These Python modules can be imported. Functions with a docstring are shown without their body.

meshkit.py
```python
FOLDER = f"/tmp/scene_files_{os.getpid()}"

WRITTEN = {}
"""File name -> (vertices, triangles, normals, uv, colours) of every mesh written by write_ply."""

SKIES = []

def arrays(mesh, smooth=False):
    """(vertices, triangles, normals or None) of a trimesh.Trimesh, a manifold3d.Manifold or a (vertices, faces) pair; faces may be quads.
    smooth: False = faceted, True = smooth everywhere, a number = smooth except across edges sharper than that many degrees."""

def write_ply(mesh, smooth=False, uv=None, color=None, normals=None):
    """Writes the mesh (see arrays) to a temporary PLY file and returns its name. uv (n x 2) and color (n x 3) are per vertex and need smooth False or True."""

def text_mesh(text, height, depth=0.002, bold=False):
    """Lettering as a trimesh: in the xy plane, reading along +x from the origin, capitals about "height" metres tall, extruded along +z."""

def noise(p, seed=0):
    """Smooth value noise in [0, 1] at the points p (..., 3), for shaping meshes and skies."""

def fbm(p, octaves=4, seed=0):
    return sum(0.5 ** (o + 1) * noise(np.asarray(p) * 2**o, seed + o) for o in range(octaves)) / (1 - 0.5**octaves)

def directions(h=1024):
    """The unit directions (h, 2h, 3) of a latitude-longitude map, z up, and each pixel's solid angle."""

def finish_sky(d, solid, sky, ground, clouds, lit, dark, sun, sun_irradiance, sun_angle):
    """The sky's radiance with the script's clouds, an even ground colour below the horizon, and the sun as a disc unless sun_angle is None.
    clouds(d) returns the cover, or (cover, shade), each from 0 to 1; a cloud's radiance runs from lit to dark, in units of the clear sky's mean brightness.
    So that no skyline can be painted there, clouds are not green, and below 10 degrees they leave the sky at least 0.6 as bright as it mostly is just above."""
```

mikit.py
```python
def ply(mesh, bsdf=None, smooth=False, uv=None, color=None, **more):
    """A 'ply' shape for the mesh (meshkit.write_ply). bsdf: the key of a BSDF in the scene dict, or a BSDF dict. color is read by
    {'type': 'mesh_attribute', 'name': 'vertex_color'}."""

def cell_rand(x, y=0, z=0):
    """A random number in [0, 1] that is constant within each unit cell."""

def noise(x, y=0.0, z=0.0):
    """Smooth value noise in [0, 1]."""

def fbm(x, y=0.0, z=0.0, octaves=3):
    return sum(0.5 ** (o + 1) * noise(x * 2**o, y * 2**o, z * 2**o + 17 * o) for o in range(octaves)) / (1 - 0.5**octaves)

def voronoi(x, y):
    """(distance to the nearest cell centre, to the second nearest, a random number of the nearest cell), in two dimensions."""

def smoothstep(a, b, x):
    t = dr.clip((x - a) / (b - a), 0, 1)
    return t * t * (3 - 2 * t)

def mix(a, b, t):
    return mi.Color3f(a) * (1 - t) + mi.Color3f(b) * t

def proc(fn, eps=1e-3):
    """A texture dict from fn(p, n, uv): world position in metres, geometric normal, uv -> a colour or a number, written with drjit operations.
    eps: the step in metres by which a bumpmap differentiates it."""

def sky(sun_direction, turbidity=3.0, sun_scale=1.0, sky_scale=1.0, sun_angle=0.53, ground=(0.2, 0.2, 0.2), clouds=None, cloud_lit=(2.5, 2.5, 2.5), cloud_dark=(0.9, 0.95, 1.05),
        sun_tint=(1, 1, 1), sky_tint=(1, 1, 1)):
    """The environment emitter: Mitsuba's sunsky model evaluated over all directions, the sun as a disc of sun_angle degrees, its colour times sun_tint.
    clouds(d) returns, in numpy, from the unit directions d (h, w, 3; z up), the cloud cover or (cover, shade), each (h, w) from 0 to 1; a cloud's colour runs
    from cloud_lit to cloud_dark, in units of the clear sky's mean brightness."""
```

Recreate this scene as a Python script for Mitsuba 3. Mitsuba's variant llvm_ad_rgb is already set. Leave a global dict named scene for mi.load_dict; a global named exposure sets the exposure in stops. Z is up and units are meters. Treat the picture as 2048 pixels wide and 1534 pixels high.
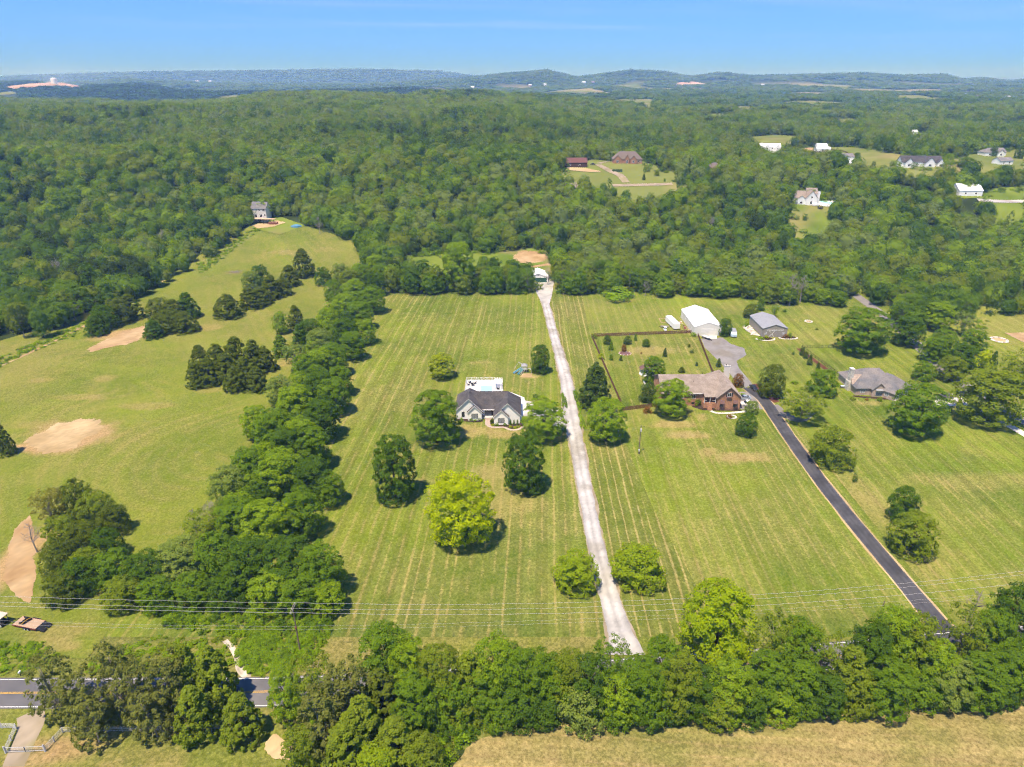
import math, random
import numpy as np, trimesh, shapely, drjit as dr, mitsuba as mi, mikit, meshkit
from shapely.geometry import Polygon, LineString, Point, box as sbox
from shapely.ops import unary_union
from mikit import noise, fbm, voronoi, cell_rand, smoothstep, mix, proc

T = mi.ScalarTransform4f
scene, labels = {}, {}
rng = np.random.default_rng(11)
PI = math.pi

# ------------------------------------------------------------------ camera, sky, haze, exposure
EYE = np.array([0.0, 0.0, 110.0])
PITCH = math.radians(24.11)
FWD = np.array([0, math.cos(PITCH), -math.sin(PITCH)])
UPV = np.array([0, math.sin(PITCH), math.cos(PITCH)])
FOCAL = 1365.0
exposure = 2.2
scene['air'] = {'type': 'homogeneous', 'albedo': {'type': 'rgb', 'value': [0.94, 0.955, 0.97]},
                'sigma_t': {'type': 'rgb', 'value': [4.4e-5, 8.2e-5, 1.65e-4]}}
scene['camera'] = {'type': 'perspective', 'fov': 2 * math.degrees(math.atan(1024 / FOCAL)), 'fov_axis': 'x', 'near_clip': 1.0, 'far_clip': 40000.0,
                   'to_world': T().look_at(origin=EYE.tolist(), target=(EYE + FWD).tolist(), up=[0, 0, 1]),
                   'medium': {'type': 'ref', 'id': 'air'}}


def cirrus(d):
    e = np.maximum(d[..., 2], 0.02)
    q = np.stack([d[..., 0] / e * 0.35 + d[..., 1] / e * 0.18, d[..., 1] / e * 0.9 - d[..., 0] / e * 0.2, 0 * e], -1)
    c = meshkit.fbm(q * 0.55, 5, 3)
    return np.clip((c - 0.52) * 1.6, 0, 1) ** 1.3 * 0.55 * np.clip((d[..., 2] - 0.02) / 0.08, 0, 1), 0 * c


SUN = np.array([-0.22, -0.36, 1.0])
scene['sky'] = mikit.sky(SUN.tolist(), turbidity=2.4, ground=(0.06, 0.08, 0.03), clouds=cirrus, sky_tint=(0.46, 0.76, 1.25))


def ss(a, b, x):
    t = np.clip((np.asarray(x, float) - a) / (b - a), 0, 1)
    return t * t * (3 - 2 * t)


# ------------------------------------------------------------------ the lie of the land
# skyline of the far hills: azimuth (x / y) -> crest height in metres
NEAR_HILLS = np.array([(-0.9, 70), (-0.62, 92), (-0.56, 88), (-0.52, 112), (-0.48, 100), (-0.40, 84), (-0.2, 76), (-0.07, 110), (-0.02, 136), (0.045, 160), (0.085, 118), (0.16, 160), (0.20, 152), (0.235, 122),
                       (0.28, 145), (0.315, 128), (0.38, 134), (0.47, 142), (0.52, 128), (0.575, 136), (0.60, 106), (0.63, 114), (0.665, 92), (0.70, 112), (0.75, 142), (0.95, 150)])
FAR_HILLS = np.array([(-0.95, 140), (-0.70, 135), (-0.60, 160), (-0.50, 190), (-0.36, 205), (-0.28, 212), (-0.18, 214), (-0.10, 205), (-0.06, 165), (-0.02, 130), (0.02, 105), (0.3, 95), (0.95, 95)])


def ground_z(x, y):
    x, y = np.asarray(x, float), np.asarray(y, float)
    a = np.clip(x / np.maximum(y, 60.0), -1.5, 1.5)
    left = 1 - ss(-0.06, 0.22, a)
    z = 40 * ss(415, 655, y)
    z = z + left * (17 * ss(660, 1050, y) + 7 * ss(1050, 1550, y) - 38 * ss(1650, 2400, y)) - (1 - ss(-0.44, -0.30, a)) * 11 * ss(950, 1500, y)
    z = z + 34 * np.exp(-((y - 3000) / 420) ** 2) * (1 - ss(-0.16, 0.04, a))
    z = z + (1 - left) * (4 * ss(950, 1400, y) + 4 * ss(1400, 2300, y))
    z = z + 20 * ss(2700, 4600, y)
    p = np.stack([x / 420.0, y / 420.0, 0 * x], -1)
    z = z + ss(720, 1100, y) * (meshkit.fbm(p, 3, 7) - 0.5) * (14 + 16 * ss(1500, 3200, y))
    z = z + ss(470, 700, y) * (1 - ss(2500, 3500, y)) * (meshkit.fbm(np.stack([x / 130.0, y / 150.0, 0 * x + 9], -1), 2, 17) - 0.5) * 13
    w = meshkit.fbm(np.stack([x / 900.0, y / 900.0, 0 * x + 5], -1), 3, 9) - 0.5
    tower = 62 * np.exp(-((a + 0.655) / 0.11) ** 2) * ss(2900, 3700, y) * (1 - ss(4000, 4700, y))
    z = z + tower + 34 * np.exp(-((a + 0.50) / 0.06) ** 2) * ss(3000, 3600, y) * (1 - ss(3700, 4300, y))
    h = np.interp(a, NEAR_HILLS[:, 0], NEAR_HILLS[:, 1]) - 12
    h = 96 + (h - 96) * 1.22
    ridge = ss(4300, 5700, y + 900 * w) * (1 - 0.8 * ss(6000, 7600, y))
    z = z + np.maximum(h - z, 0) * ridge ** 1.3
    h2 = np.interp(a, FAR_HILLS[:, 0], FAR_HILLS[:, 1]) - 12
    z = z + np.maximum(h2 - z, 0) * ss(7600, 9400, y + 900 * w)
    return z


def at(px, py, z=None):
    """The point of the ground (or of the level plane z) that a surveyed picture point shows."""
    d = FWD * FOCAL + np.array([1.0, 0, 0]) * (px - 1024) - UPV * (py - 767)
    if z is not None:
        t = (z - EYE[2]) / d[2]
        return EYE + d * t
    d = d / math.hypot(d[0], d[1])
    t = np.arange(40.0, 12000.0, 2.0)
    hgt = EYE[2] + d[2] * t - ground_z(d[0] * t, d[1] * t)
    k = int(np.argmax(hgt < 0)) if (hgt < 0).any() else len(t) - 1
    if k == 0:
        tt = t[0]
    else:
        f = hgt[k - 1] / max(hgt[k - 1] - hgt[k], 1e-9)
        tt = t[k - 1] + (t[k] - t[k - 1]) * f
    return np.array([d[0] * tt, d[1] * tt, float(ground_z(d[0] * tt, d[1] * tt))])


def pts(lst, z=None):
    return [tuple(at(px, py, z)[:2]) for px, py in lst]


# ------------------------------------------------------------------ helpers
def num(key):
    if key not in scene and key not in TAKEN:
        TAKEN.add(key)
        return key
    i = 1
    while f'{key}_{i:03d}' in scene or f'{key}_{i:03d}' in TAKEN:
        i += 1
    k = f'{key}_{i:03d}'
    TAKEN.add(k)
    return k


TAKEN = set()
COUNT = {}


def fresh(key):
    n = COUNT.get(key, 0)
    COUNT[key] = n + 1
    return key if n == 0 else f'{key}_{n:03d}'


def thing(name, label, cat, group=None):
    k = fresh(name)
    labels[k] = {'label': label, 'category': cat}
    if group:
        labels[k]['group'] = group
    return k


def part(parent, name, mesh, bsdf, smooth=False, label=None, **kw):
    k = fresh(parent + '__' + name)
    scene[k] = mikit.ply(mesh, bsdf, smooth=smooth, **kw)
    if label:
        labels[k] = {'label': label}
    return k


def struct(name, mesh, bsdf, label=None, smooth=False, kind='structure', **kw):
    k = fresh(name)
    scene[k] = mikit.ply(mesh, bsdf, smooth=smooth, **kw)
    labels[k] = {'kind': kind}
    if label:
        labels[k]['label'] = label
    return k


def cat(ms):
    ms = [m for m in ms if m is not None]
    return trimesh.util.concatenate(ms) if len(ms) > 1 else ms[0]


def bx(cx, cy, cz, sx, sy, sz, rz=0.0):
    m = trimesh.creation.box((sx, sy, sz))
    if rz:
        m.apply_transform(trimesh.transformations.rotation_matrix(rz, [0, 0, 1]))
    m.apply_translation((cx, cy, cz))
    return m


def tube(p0, p1, r0, r1=None, n=6):
    r1 = r0 if r1 is None else r1
    p0, p1 = np.asarray(p0, float), np.asarray(p1, float)
    z = p1 - p0
    z = z / max(np.linalg.norm(z), 1e-9)
    x = np.cross(z, [0, 0, 1] if abs(z[2]) < 0.9 else [1, 0, 0])
    x /= np.linalg.norm(x)
    y = np.cross(z, x)
    a = np.arange(n) * 2 * PI / n
    ring = np.cos(a)[:, None] * x + np.sin(a)[:, None] * y
    v = np.vstack([p0 + ring * r0, p1 + ring * r1, [p0], [p1]])
    i = np.arange(n)
    j = (i + 1) % n
    f = np.vstack([np.stack([i, j, j + n], 1), np.stack([i, j + n, i + n], 1), np.stack([j, i, i * 0 + 2 * n], 1), np.stack([i + n, j + n, i * 0 + 2 * n + 1], 1)])
    return trimesh.Trimesh(v, f, process=False)


def polytube(points, radii, n=6):
    return cat([tube(points[i], points[i + 1], radii[i], radii[i + 1], n) for i in range(len(points) - 1)])


def smooth_line(p, step=2.0):
    """Catmull-Rom through 2-D points."""
    p = np.asarray(p, float)
    q = np.vstack([2 * p[0] - p[1], p, 2 * p[-1] - p[-2]])
    out = []
    for i in range(len(p) - 1):
        a, b, c, d = q[i:i + 4]
        n = max(2, int(np.linalg.norm(c - b) / step))
        for t in np.arange(n) / n:
            out.append(0.5 * ((2 * b) + (c - a) * t + (2 * a - 5 * b + 4 * c - d) * t * t + (3 * b - a - 3 * c + d) * t ** 3))
    out.append(p[-1])
    return np.array(out)


def ribbon(line, w, off=0.02, step=2.0, wobble=0.0, smoothed=True, seed=0, m=5):
    """A sheet of width w (a number or one per point) along a 2-D line, laid on the ground."""
    c = smooth_line(line, step) if smoothed else np.asarray(line, float)
    if np.ndim(w):
        q = np.asarray(line, float)
        near = [int(np.argmin(np.hypot(*(c - p).T))) for p in q]
        w = np.interp(np.arange(len(c)), near, w)
    else:
        w = np.full(len(c), float(w))
    t = np.gradient(c, axis=0)
    t /= np.linalg.norm(t, axis=1, keepdims=True)
    nrm = np.stack([-t[:, 1], t[:, 0]], 1)
    k = np.arange(len(c))
    if wobble:
        wl = (meshkit.fbm(np.stack([k * 0.16, k * 0 + seed, k * 0], -1), 3, 1) - 0.5) * 2 * wobble
        wr = (meshkit.fbm(np.stack([k * 0.16, k * 0 + seed + 9, k * 0], -1), 3, 2) - 0.5) * 2 * wobble
    else:
        wl = wr = 0 * w
    rows = [c + nrm * (w / 2 + wl)[:, None] * (1 - u) - nrm * (w / 2 + wr)[:, None] * u for u in np.linspace(0, 1, m)]
    v = np.stack(rows, 1).reshape(-1, 2)
    z = ground_z(v[:, 0], v[:, 1]) + off
    v = np.column_stack([v, z])
    i, j = np.meshgrid(np.arange(len(c) - 1), np.arange(m - 1), indexing='ij')
    a = (i * m + j).ravel()
    f = np.vstack([np.stack([a, a + 1, a + m + 1], 1), np.stack([a, a + m + 1, a + m], 1)])
    n = np.cross(v[f[0, 1]] - v[f[0, 0]], v[f[0, 2]] - v[f[0, 0]])
    if n[2] < 0:
        f = f[:, ::-1]
    return trimesh.Trimesh(v, f, process=False)


def ribbon_poly(line, w, step=2.0):
    return LineString(smooth_line(line, step)).buffer(w / 2, cap_style=2)


def ragged(poly, amp=0.8, step=1.5, freq=0.25, seed=0):
    """The polygon with an uneven, natural edge."""
    poly = max(poly.geoms, key=lambda g: g.area) if hasattr(poly, 'geoms') else poly
    L = poly.exterior.length
    s = np.arange(0, L, step)
    p = np.array([poly.exterior.interpolate(x).coords[0] for x in s])
    c = np.array(poly.centroid.coords[0])
    d = p - c
    d /= np.linalg.norm(d, axis=1, keepdims=True)
    k = (meshkit.fbm(np.column_stack([p * freq, np.full(len(p), seed * 3.7)]), 4, seed) - 0.5) * 2 * amp
    return Polygon(p + d * k[:, None]).buffer(0)


def sheet(poly, off=0.01, cell=None):
    """A triangulated sheet laid on the ground; cell: grid step where the ground is not level."""
    poly = poly.buffer(0)
    shapely.prepare(poly)
    vs, fs, n = [], [], 0
    if cell:
        x0, y0, x1, y1 = poly.bounds
        xs, ys = np.arange(math.floor(x0 / cell), math.ceil(x1 / cell)) * cell, np.arange(math.floor(y0 / cell), math.ceil(y1 / cell)) * cell
        X, Y = (q.ravel() for q in np.meshgrid(xs, ys))
        boxes = shapely.box(X, Y, X + cell, Y + cell)
        full = shapely.contains_properly(poly, boxes)
        cut = shapely.intersects(poly, boxes) & ~full
        geoms = list(shapely.intersection(poly, boxes[cut]))
        if full.any():
            q = np.stack([np.stack([X, Y], 1), np.stack([X + cell, Y], 1), np.stack([X + cell, Y + cell], 1), np.stack([X, Y + cell], 1)], 1)[full]
            key, inv = np.unique(np.round(q.reshape(-1, 2) / cell).astype(int), axis=0, return_inverse=True)
            inv = inv.reshape(-1, 4)
            vs.append(key * cell)
            fs.append(np.vstack([inv[:, [0, 1, 2]], inv[:, [0, 2, 3]]]))
            n = len(key)
    else:
        geoms = [poly]
    for g in geoms:
        for q in getattr(g, 'geoms', [g]):
            if q.geom_type != 'Polygon' or q.area < 1e-4:
                continue
            v, f = trimesh.creation.triangulate_polygon(q, engine='earcut')
            if len(f) == 0:
                continue
            e1, e2 = v[f[:, 1]] - v[f[:, 0]], v[f[:, 2]] - v[f[:, 0]]
            flip = e1[:, 0] * e2[:, 1] - e1[:, 1] * e2[:, 0] < 0
            f = np.where(flip[:, None], f[:, ::-1], f)
            vs.append(v)
            fs.append(f + n)
            n += len(v)
    v, f = np.vstack(vs), np.vstack(fs)
    return trimesh.Trimesh(np.column_stack([v, ground_z(v[:, 0], v[:, 1]) + off]), f, process=False)


def diffuse(c):
    return {'type': 'twosided', 'bsdf': {'type': 'diffuse', 'reflectance': {'type': 'rgb', 'value': list(c)}}}


def matte(c, rough=0.8, **kw):
    base = {'type': 'rgb', 'value': list(c)} if isinstance(c, (tuple, list)) else proc(c)
    return {'type': 'twosided', 'bsdf': {'type': 'principled', 'base_color': base, 'roughness': rough, 'specular': 0.3, **kw}}

# ------------------------------------------------------------------ materials of the ground
# Two kinds: grass, a procedural texture with mower lines and fine grain whose slow changes (dry patches, bare spots) come per vertex in uv,
# and plain ground (soil, gravel, asphalt ...) whose mottling is vertex colour.
def n2(x, y, k=0):
    """Smooth value noise in two dimensions (cheaper than mikit.noise)."""
    ix, iy = dr.floor(x), dr.floor(y)
    fx, fy = x - ix, y - iy
    fx, fy = fx * fx * (3 - 2 * fx), fy * fy * (3 - 2 * fy)
    return dr.lerp(dr.lerp(cell_rand(ix, iy, k), cell_rand(ix + 1, iy, k), fx), dr.lerp(cell_rand(ix, iy + 1, k), cell_rand(ix + 1, iy + 1, k), fx), fy)


def grass_fn(g1, g2, s1, s2, soil=(0.36, 0.24, 0.12), stripe=None, grain=0.46):
    """uv.x: 0 green .. 1 straw .. 2 bare soil; uv.y: which green."""
    def fn(p, n, uv):
        x, y = p.x, p.y
        h = n2(x * 2.3, y * 2.3, 1) * 0.55 + n2(x * 5.9, y * 5.9, 2) * 0.45
        m = n2(x * 0.42, y * 0.30, 3)
        straw = dr.clip(uv.x, 0, 1)
        tone = 1.0
        if stripe:
            ang, space, k = stripe
            ca, sa = math.cos(math.radians(ang)), math.sin(math.radians(ang))
            u = (x * ca + y * sa) / space + m * 0.05 + uv.y * 0.25
            i = dr.floor(u)
            w = 0.13 + 0.10 * cell_rand(i, 3, 1)
            line = smoothstep(w, 0.02, dr.abs(u - i - 0.34 - 0.32 * cell_rand(i, 5, 4))) * smoothstep(0.25, 0.75, m * 0.40 + h * 0.2 + 0.5 * n2(i * 0.73, (y * ca - x * sa) * 0.022, 8))
            straw = straw + k * line * (0.55 + 0.45 * dr.clip(uv.x * 1.6, 0, 1))
            par = (i * 0.5 - dr.floor(i * 0.5)) * 4 - 1
            tone = 1 + 0.06 * par + 0.12 * (cell_rand(i, 1, 5) - 0.5)
        straw = dr.clip(straw + (m - 0.5) * 0.22 + (h - 0.5) * 0.30, 0, 1)
        c = mix(mix(g1, g2, uv.y), mix(s1, s2, h), straw)
        c = mix(c, soil, dr.clip(uv.x - 1 + (h - 0.5) * 0.5 * dr.select(uv.x > 1.05, 1.0, 0.0), 0, 1))
        return c * (1 - grain * 0.5 + grain * h) * tone
    return fn


def fb(x, y, f, seed, o=3):
    return meshkit.fbm(np.stack([np.asarray(x) * f, np.asarray(y) * f, np.zeros(np.shape(x)) + seed * 1.7], -1), o, seed)


def macro(dry, spots=(), f=0.03, lo=0.40, hi=0.68, seed=2):
    """(straw .. soil, green) per vertex."""
    def fn(x, y):
        t = dry * (0.25 + 0.75 * ss(lo, hi, 0.6 * fb(x, y, f, seed, 4) + 0.4 * fb(x, y, f * 4.5, seed + 3, 3)))
        g = np.clip(0.5 + 1.5 * (fb(x, y, 0.045, seed + 5, 3) - 0.5) + 0.5 * (fb(x, y, 0.009, seed + 8, 2) - 0.5), 0, 1)
        for (cx, cy, rx, ry, k) in spots:
            d = np.sqrt(((x - cx) / rx) ** 2 + ((y - cy) / ry) ** 2) + (fb(x, y, 0.16, 4) - 0.5) * 1.0
            w = k * (1 - ss(0.55, 1.1, d))
            t = np.maximum(t, 0) * (1 - w) + w * 2.0
        return np.clip(t, 0, 2), g
    return fn


def hay_macro(x, y):
    t, g = macro(0.50, HAY_SOIL, 0.02)(x, y)
    wx = x + (fb(x, y, 0.018, 11, 2) - 0.5) * 50
    wy = y + (fb(x, y, 0.018, 17, 2) - 0.5) * 50
    r = np.hypot((wx + 78) * 0.9, wy - 205)
    sel = ss(-20, 20, y - 245 + (x + 120) * 0.3)
    r = r * (1 - sel) + (wy * 0.55 + wx * 0.83) * sel
    f = r / 4.8 - np.floor(r / 4.8)
    line = (1 - ss(0.06, 0.26, np.abs(f - 0.5))) * ss(0.40, 0.62, fb(x, y, 0.05, 21, 2))
    i = np.floor(r / 9.6)
    g = np.clip(g * 0.7 + 0.3 * meshkit.noise(np.stack([i * 0.9, 0 * i, 0 * i], -1), 3), 0, 1)
    g = np.clip(g + 0.45 * (meshkit.noise(np.stack([np.floor(r / 4.8) * 0.77, 0 * r, 0 * r], -1), 5) - 0.5), 0, 1)
    return np.where(t > 1, t, np.clip(t + 0.26 * line, 0, 1)), g


GRASS = {
    'lawn_main': (grass_fn((0.074, 0.128, 0.015), (0.172, 0.222, 0.021), (0.245, 0.218, 0.062), (0.335, 0.288, 0.100), stripe=(-2.6, 3.0, 0.78)), None),
    'lawn_lot': (grass_fn((0.082, 0.140, 0.014), (0.190, 0.250, 0.020), (0.262, 0.230, 0.068), (0.345, 0.292, 0.104), stripe=(-1.4, 2.6, 0.48)), None),
    'lawn_strip': (grass_fn((0.085, 0.125, 0.017), (0.150, 0.190, 0.024), (0.285, 0.248, 0.075), (0.375, 0.318, 0.120), stripe=(-0.8, 2.3, 1.25)), None),
    'hay': (grass_fn((0.100, 0.150, 0.016), (0.185, 0.230, 0.024), (0.240, 0.208, 0.060), (0.315, 0.262, 0.090), soil=(0.42, 0.28, 0.14)), None),
    'dry': (grass_fn((0.140, 0.165, 0.034), (0.215, 0.215, 0.055), (0.265, 0.212, 0.080), (0.360, 0.285, 0.120), stripe=(86, 2.3, 0.35), grain=0.7), None),
    'meadow_green': (grass_fn((0.095, 0.140, 0.018), (0.180, 0.212, 0.028), (0.255, 0.208, 0.075), (0.320, 0.240, 0.100), grain=0.8), None),
}
MACRO = {}
for k, (f, _) in GRASS.items():
    scene['ground_' + k] = {'type': 'twosided', 'bsdf': {'type': 'diffuse', 'reflectance': proc(f)}}
scene['tinted'] = {'type': 'twosided', 'bsdf': {'type': 'diffuse', 'reflectance': {'type': 'mesh_attribute', 'name': 'vertex_color'}}}


def mottle(a, b, f1=0.2, amp=0.18, seed=1, f2=1.4, spot=None):
    def fn(x, y):
        t = ss(0.25, 0.75, fb(x, y, f1, seed, 4))[..., None]
        c = np.array(a) * (1 - t) + np.array(b) * t
        if spot is not None:
            s = ss(0.55, 0.75, fb(x, y, f1 * 0.7, seed + 4, 3))[..., None]
            c = c * (1 - s) + np.array(spot) * s
        return c * (1 - amp / 2 + amp * 2 * (fb(x, y, f2, seed + 9, 2) - 0.25))[..., None]
    return fn


PLAIN = {
    'forest_floor': mottle((0.030, 0.046, 0.014), (0.058, 0.080, 0.024), 0.03, 0.5, 1, 0.2),
    'meadow_far': mottle((0.150, 0.190, 0.045), (0.215, 0.230, 0.062), 0.03, 0.15, 2, 0.3, (0.29, 0.245, 0.105)),
    'meadow_bright': mottle((0.120, 0.180, 0.024), (0.190, 0.240, 0.034), 0.05, 0.2, 3, 0.6, (0.235, 0.220, 0.075)),
    'soil_tan': mottle((0.38, 0.28, 0.14), (0.54, 0.41, 0.23), 0.12, 0.22, 4),
    'soil_orange': mottle((0.36, 0.235, 0.115), (0.50, 0.375, 0.215), 0.12, 0.22, 5),
    'soil_far': mottle((0.46, 0.25, 0.155), (0.60, 0.45, 0.34), 0.010, 0.2, 6, 0.04, (0.16, 0.19, 0.06)),
    'mulch': mottle((0.045, 0.032, 0.024), (0.075, 0.052, 0.038), 0.8, 0.4, 7, 2.5),
    'mulch_red': mottle((0.105, 0.045, 0.030), (0.150, 0.065, 0.042), 0.8, 0.4, 8, 2.5),
    'gravel': mottle((0.40, 0.39, 0.37), (0.55, 0.535, 0.51), 0.25, 0.26, 9, 1.8, (0.36, 0.34, 0.30)),
    'gravel_tan': mottle((0.28, 0.23, 0.15), (0.38, 0.32, 0.24), 0.35, 0.25, 10, 1.8, (0.30, 0.27, 0.12)),
    'asphalt_new': mottle((0.056, 0.057, 0.064), (0.092, 0.093, 0.102), 0.2, 0.2, 11, 1.6),
    'asphalt_old': mottle((0.215, 0.205, 0.200), (0.300, 0.285, 0.275), 0.2, 0.2, 12, 1.5, (0.24, 0.22, 0.19)),
    'asphalt_road': mottle((0.130, 0.130, 0.138), (0.175, 0.172, 0.178), 0.2, 0.2, 13, 1.5),
    'concrete': mottle((0.56, 0.54, 0.49), (0.66, 0.63, 0.58), 0.3, 0.1, 14, 1.2),
    'concrete_white': mottle((0.64, 0.63, 0.61), (0.70, 0.69, 0.67), 0.3, 0.06, 15, 1.2),
    'paver': mottle((0.40, 0.32, 0.27), (0.50, 0.41, 0.34), 0.6, 0.25, 16, 2.5),
    'stone_bed': mottle((0.42, 0.36, 0.27), (0.62, 0.57, 0.48), 1.2, 0.5, 17, 2.0),
}


def open_country(x, y):
    """Where the far plain is field rather than wood."""
    return meshkit.fbm(np.stack([np.asarray(x) / 330, np.asarray(y) / 620, 0 * np.asarray(x)], -1), 3, 31)


def floor_colour(x, y):
    c = mottle((0.030, 0.046, 0.014), (0.058, 0.080, 0.024), 0.03, 0.5, 1, 0.2)(x, y)
    k = (ss(0.60, 0.64, open_country(x, y)) * ss(1900, 2200, y) * (1 - ss(4300, 4900, y)))[..., None]
    f = ss(0.35, 0.65, fb(x, y, 0.004, 33, 2))[..., None]
    return c * (1 - k) + k * (np.array([0.17, 0.21, 0.055]) * (1 - f) + np.array([0.30, 0.27, 0.12]) * f)


PLAIN['forest_floor'] = floor_colour


def ground(name, mesh, mat, label=None, smooth=False, kind='structure'):
    """A piece of the setting in one of the ground materials; the mesh should be fine enough for its mottling."""
    x, y = np.asarray(mesh.vertices)[:, 0], np.asarray(mesh.vertices)[:, 1]
    if mat in PLAIN:
        return struct(name, mesh, 'tinted', label, smooth, kind, color=np.clip(PLAIN[mat](x, y), 0.005, 0.9))
    t, g = MACRO[mat](x, y)
    return struct(name, mesh, 'ground_' + mat.partition('@')[0], label, smooth, kind, uv=np.column_stack([t, g]))


HAY_SOIL = [tuple(at(130, 872)[:2]) + (17.0, 13.0, 0.9), tuple(at(30, 1120)[:2]) + (5.5, 20.0, 0.9), tuple(at(240, 672)[:2]) + (15.0, 11.0, 0.85),
            tuple(at(210, 757)[:2]) + (6.0, 4, 0.30), tuple(at(300, 812)[:2]) + (11.0, 3.5, 0.30), tuple(at(155, 795)[:2]) + (10.0, 3.0, 0.27), tuple(at(90, 850)[:2]) + (16.0, 4.0, 0.21),
            tuple(at(80, 760)[:2]) + (7, 3.5, 0.30), tuple(at(575, 505)[:2]) + (14, 5, 0.24), tuple(at(415, 655)[:2]) + (8, 6, 0.27), tuple(at(575, 725)[:2]) + (4, 6, 0.30), tuple(at(420, 780)[:2]) + (6, 3, 0.24),
            tuple(at(130, 1265)[:2]) + (8, 3.0, 0.30), tuple(at(110, 1290)[:2]) + (7, 2.5, 0.30), tuple(at(340, 1265)[:2]) + (4, 2.0, 0.30), tuple(at(5, 1350)[:2]) + (14, 1.5, 0.36),
            tuple(at(470, 545)[:2]) + (7, 4, 0.18), tuple(at(660, 500)[:2]) + (10, 5, 0.18)]
LAWN_SOIL = [tuple(at(935, 862)[:2]) + (7.0, 4.5, 0.55), tuple(at(1010, 868)[:2]) + (7.0, 3.0, 0.6), tuple(at(985, 850)[:2]) + (2.5, 5.0, 0.5), tuple(at(860, 958)[:2]) + (9.0, 0.7, 0.8), tuple(at(1005, 940)[:2]) + (10.0, 7.0, 0.35),
             tuple(at(1110, 870)[:2]) + (4.0, 6.0, 0.5), tuple(at(1060, 752)[:2]) + (4.0, 2.0, 0.7), tuple(at(960, 725)[:2]) + (8, 3, 0.35), tuple(at(690, 770)[:2]) + (2.5, 12, 0.6), tuple(at(1000, 1000)[:2]) + (14, 10, 0.25)]
LOT_SOIL = [tuple(at(1380, 870)[:2]) + (11.0, 2.6, 0.6), tuple(at(1350, 850)[:2]) + (9, 3, 0.5), tuple(at(1480, 915)[:2]) + (9.0, 3.5, 0.6), tuple(at(1250, 600)[:2]) + (8, 4, 0.3), tuple(at(1420, 905)[:2]) + (5, 2, 0.55), tuple(at(1405, 835)[:2]) + (3, 1.6, 0.6)]
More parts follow.
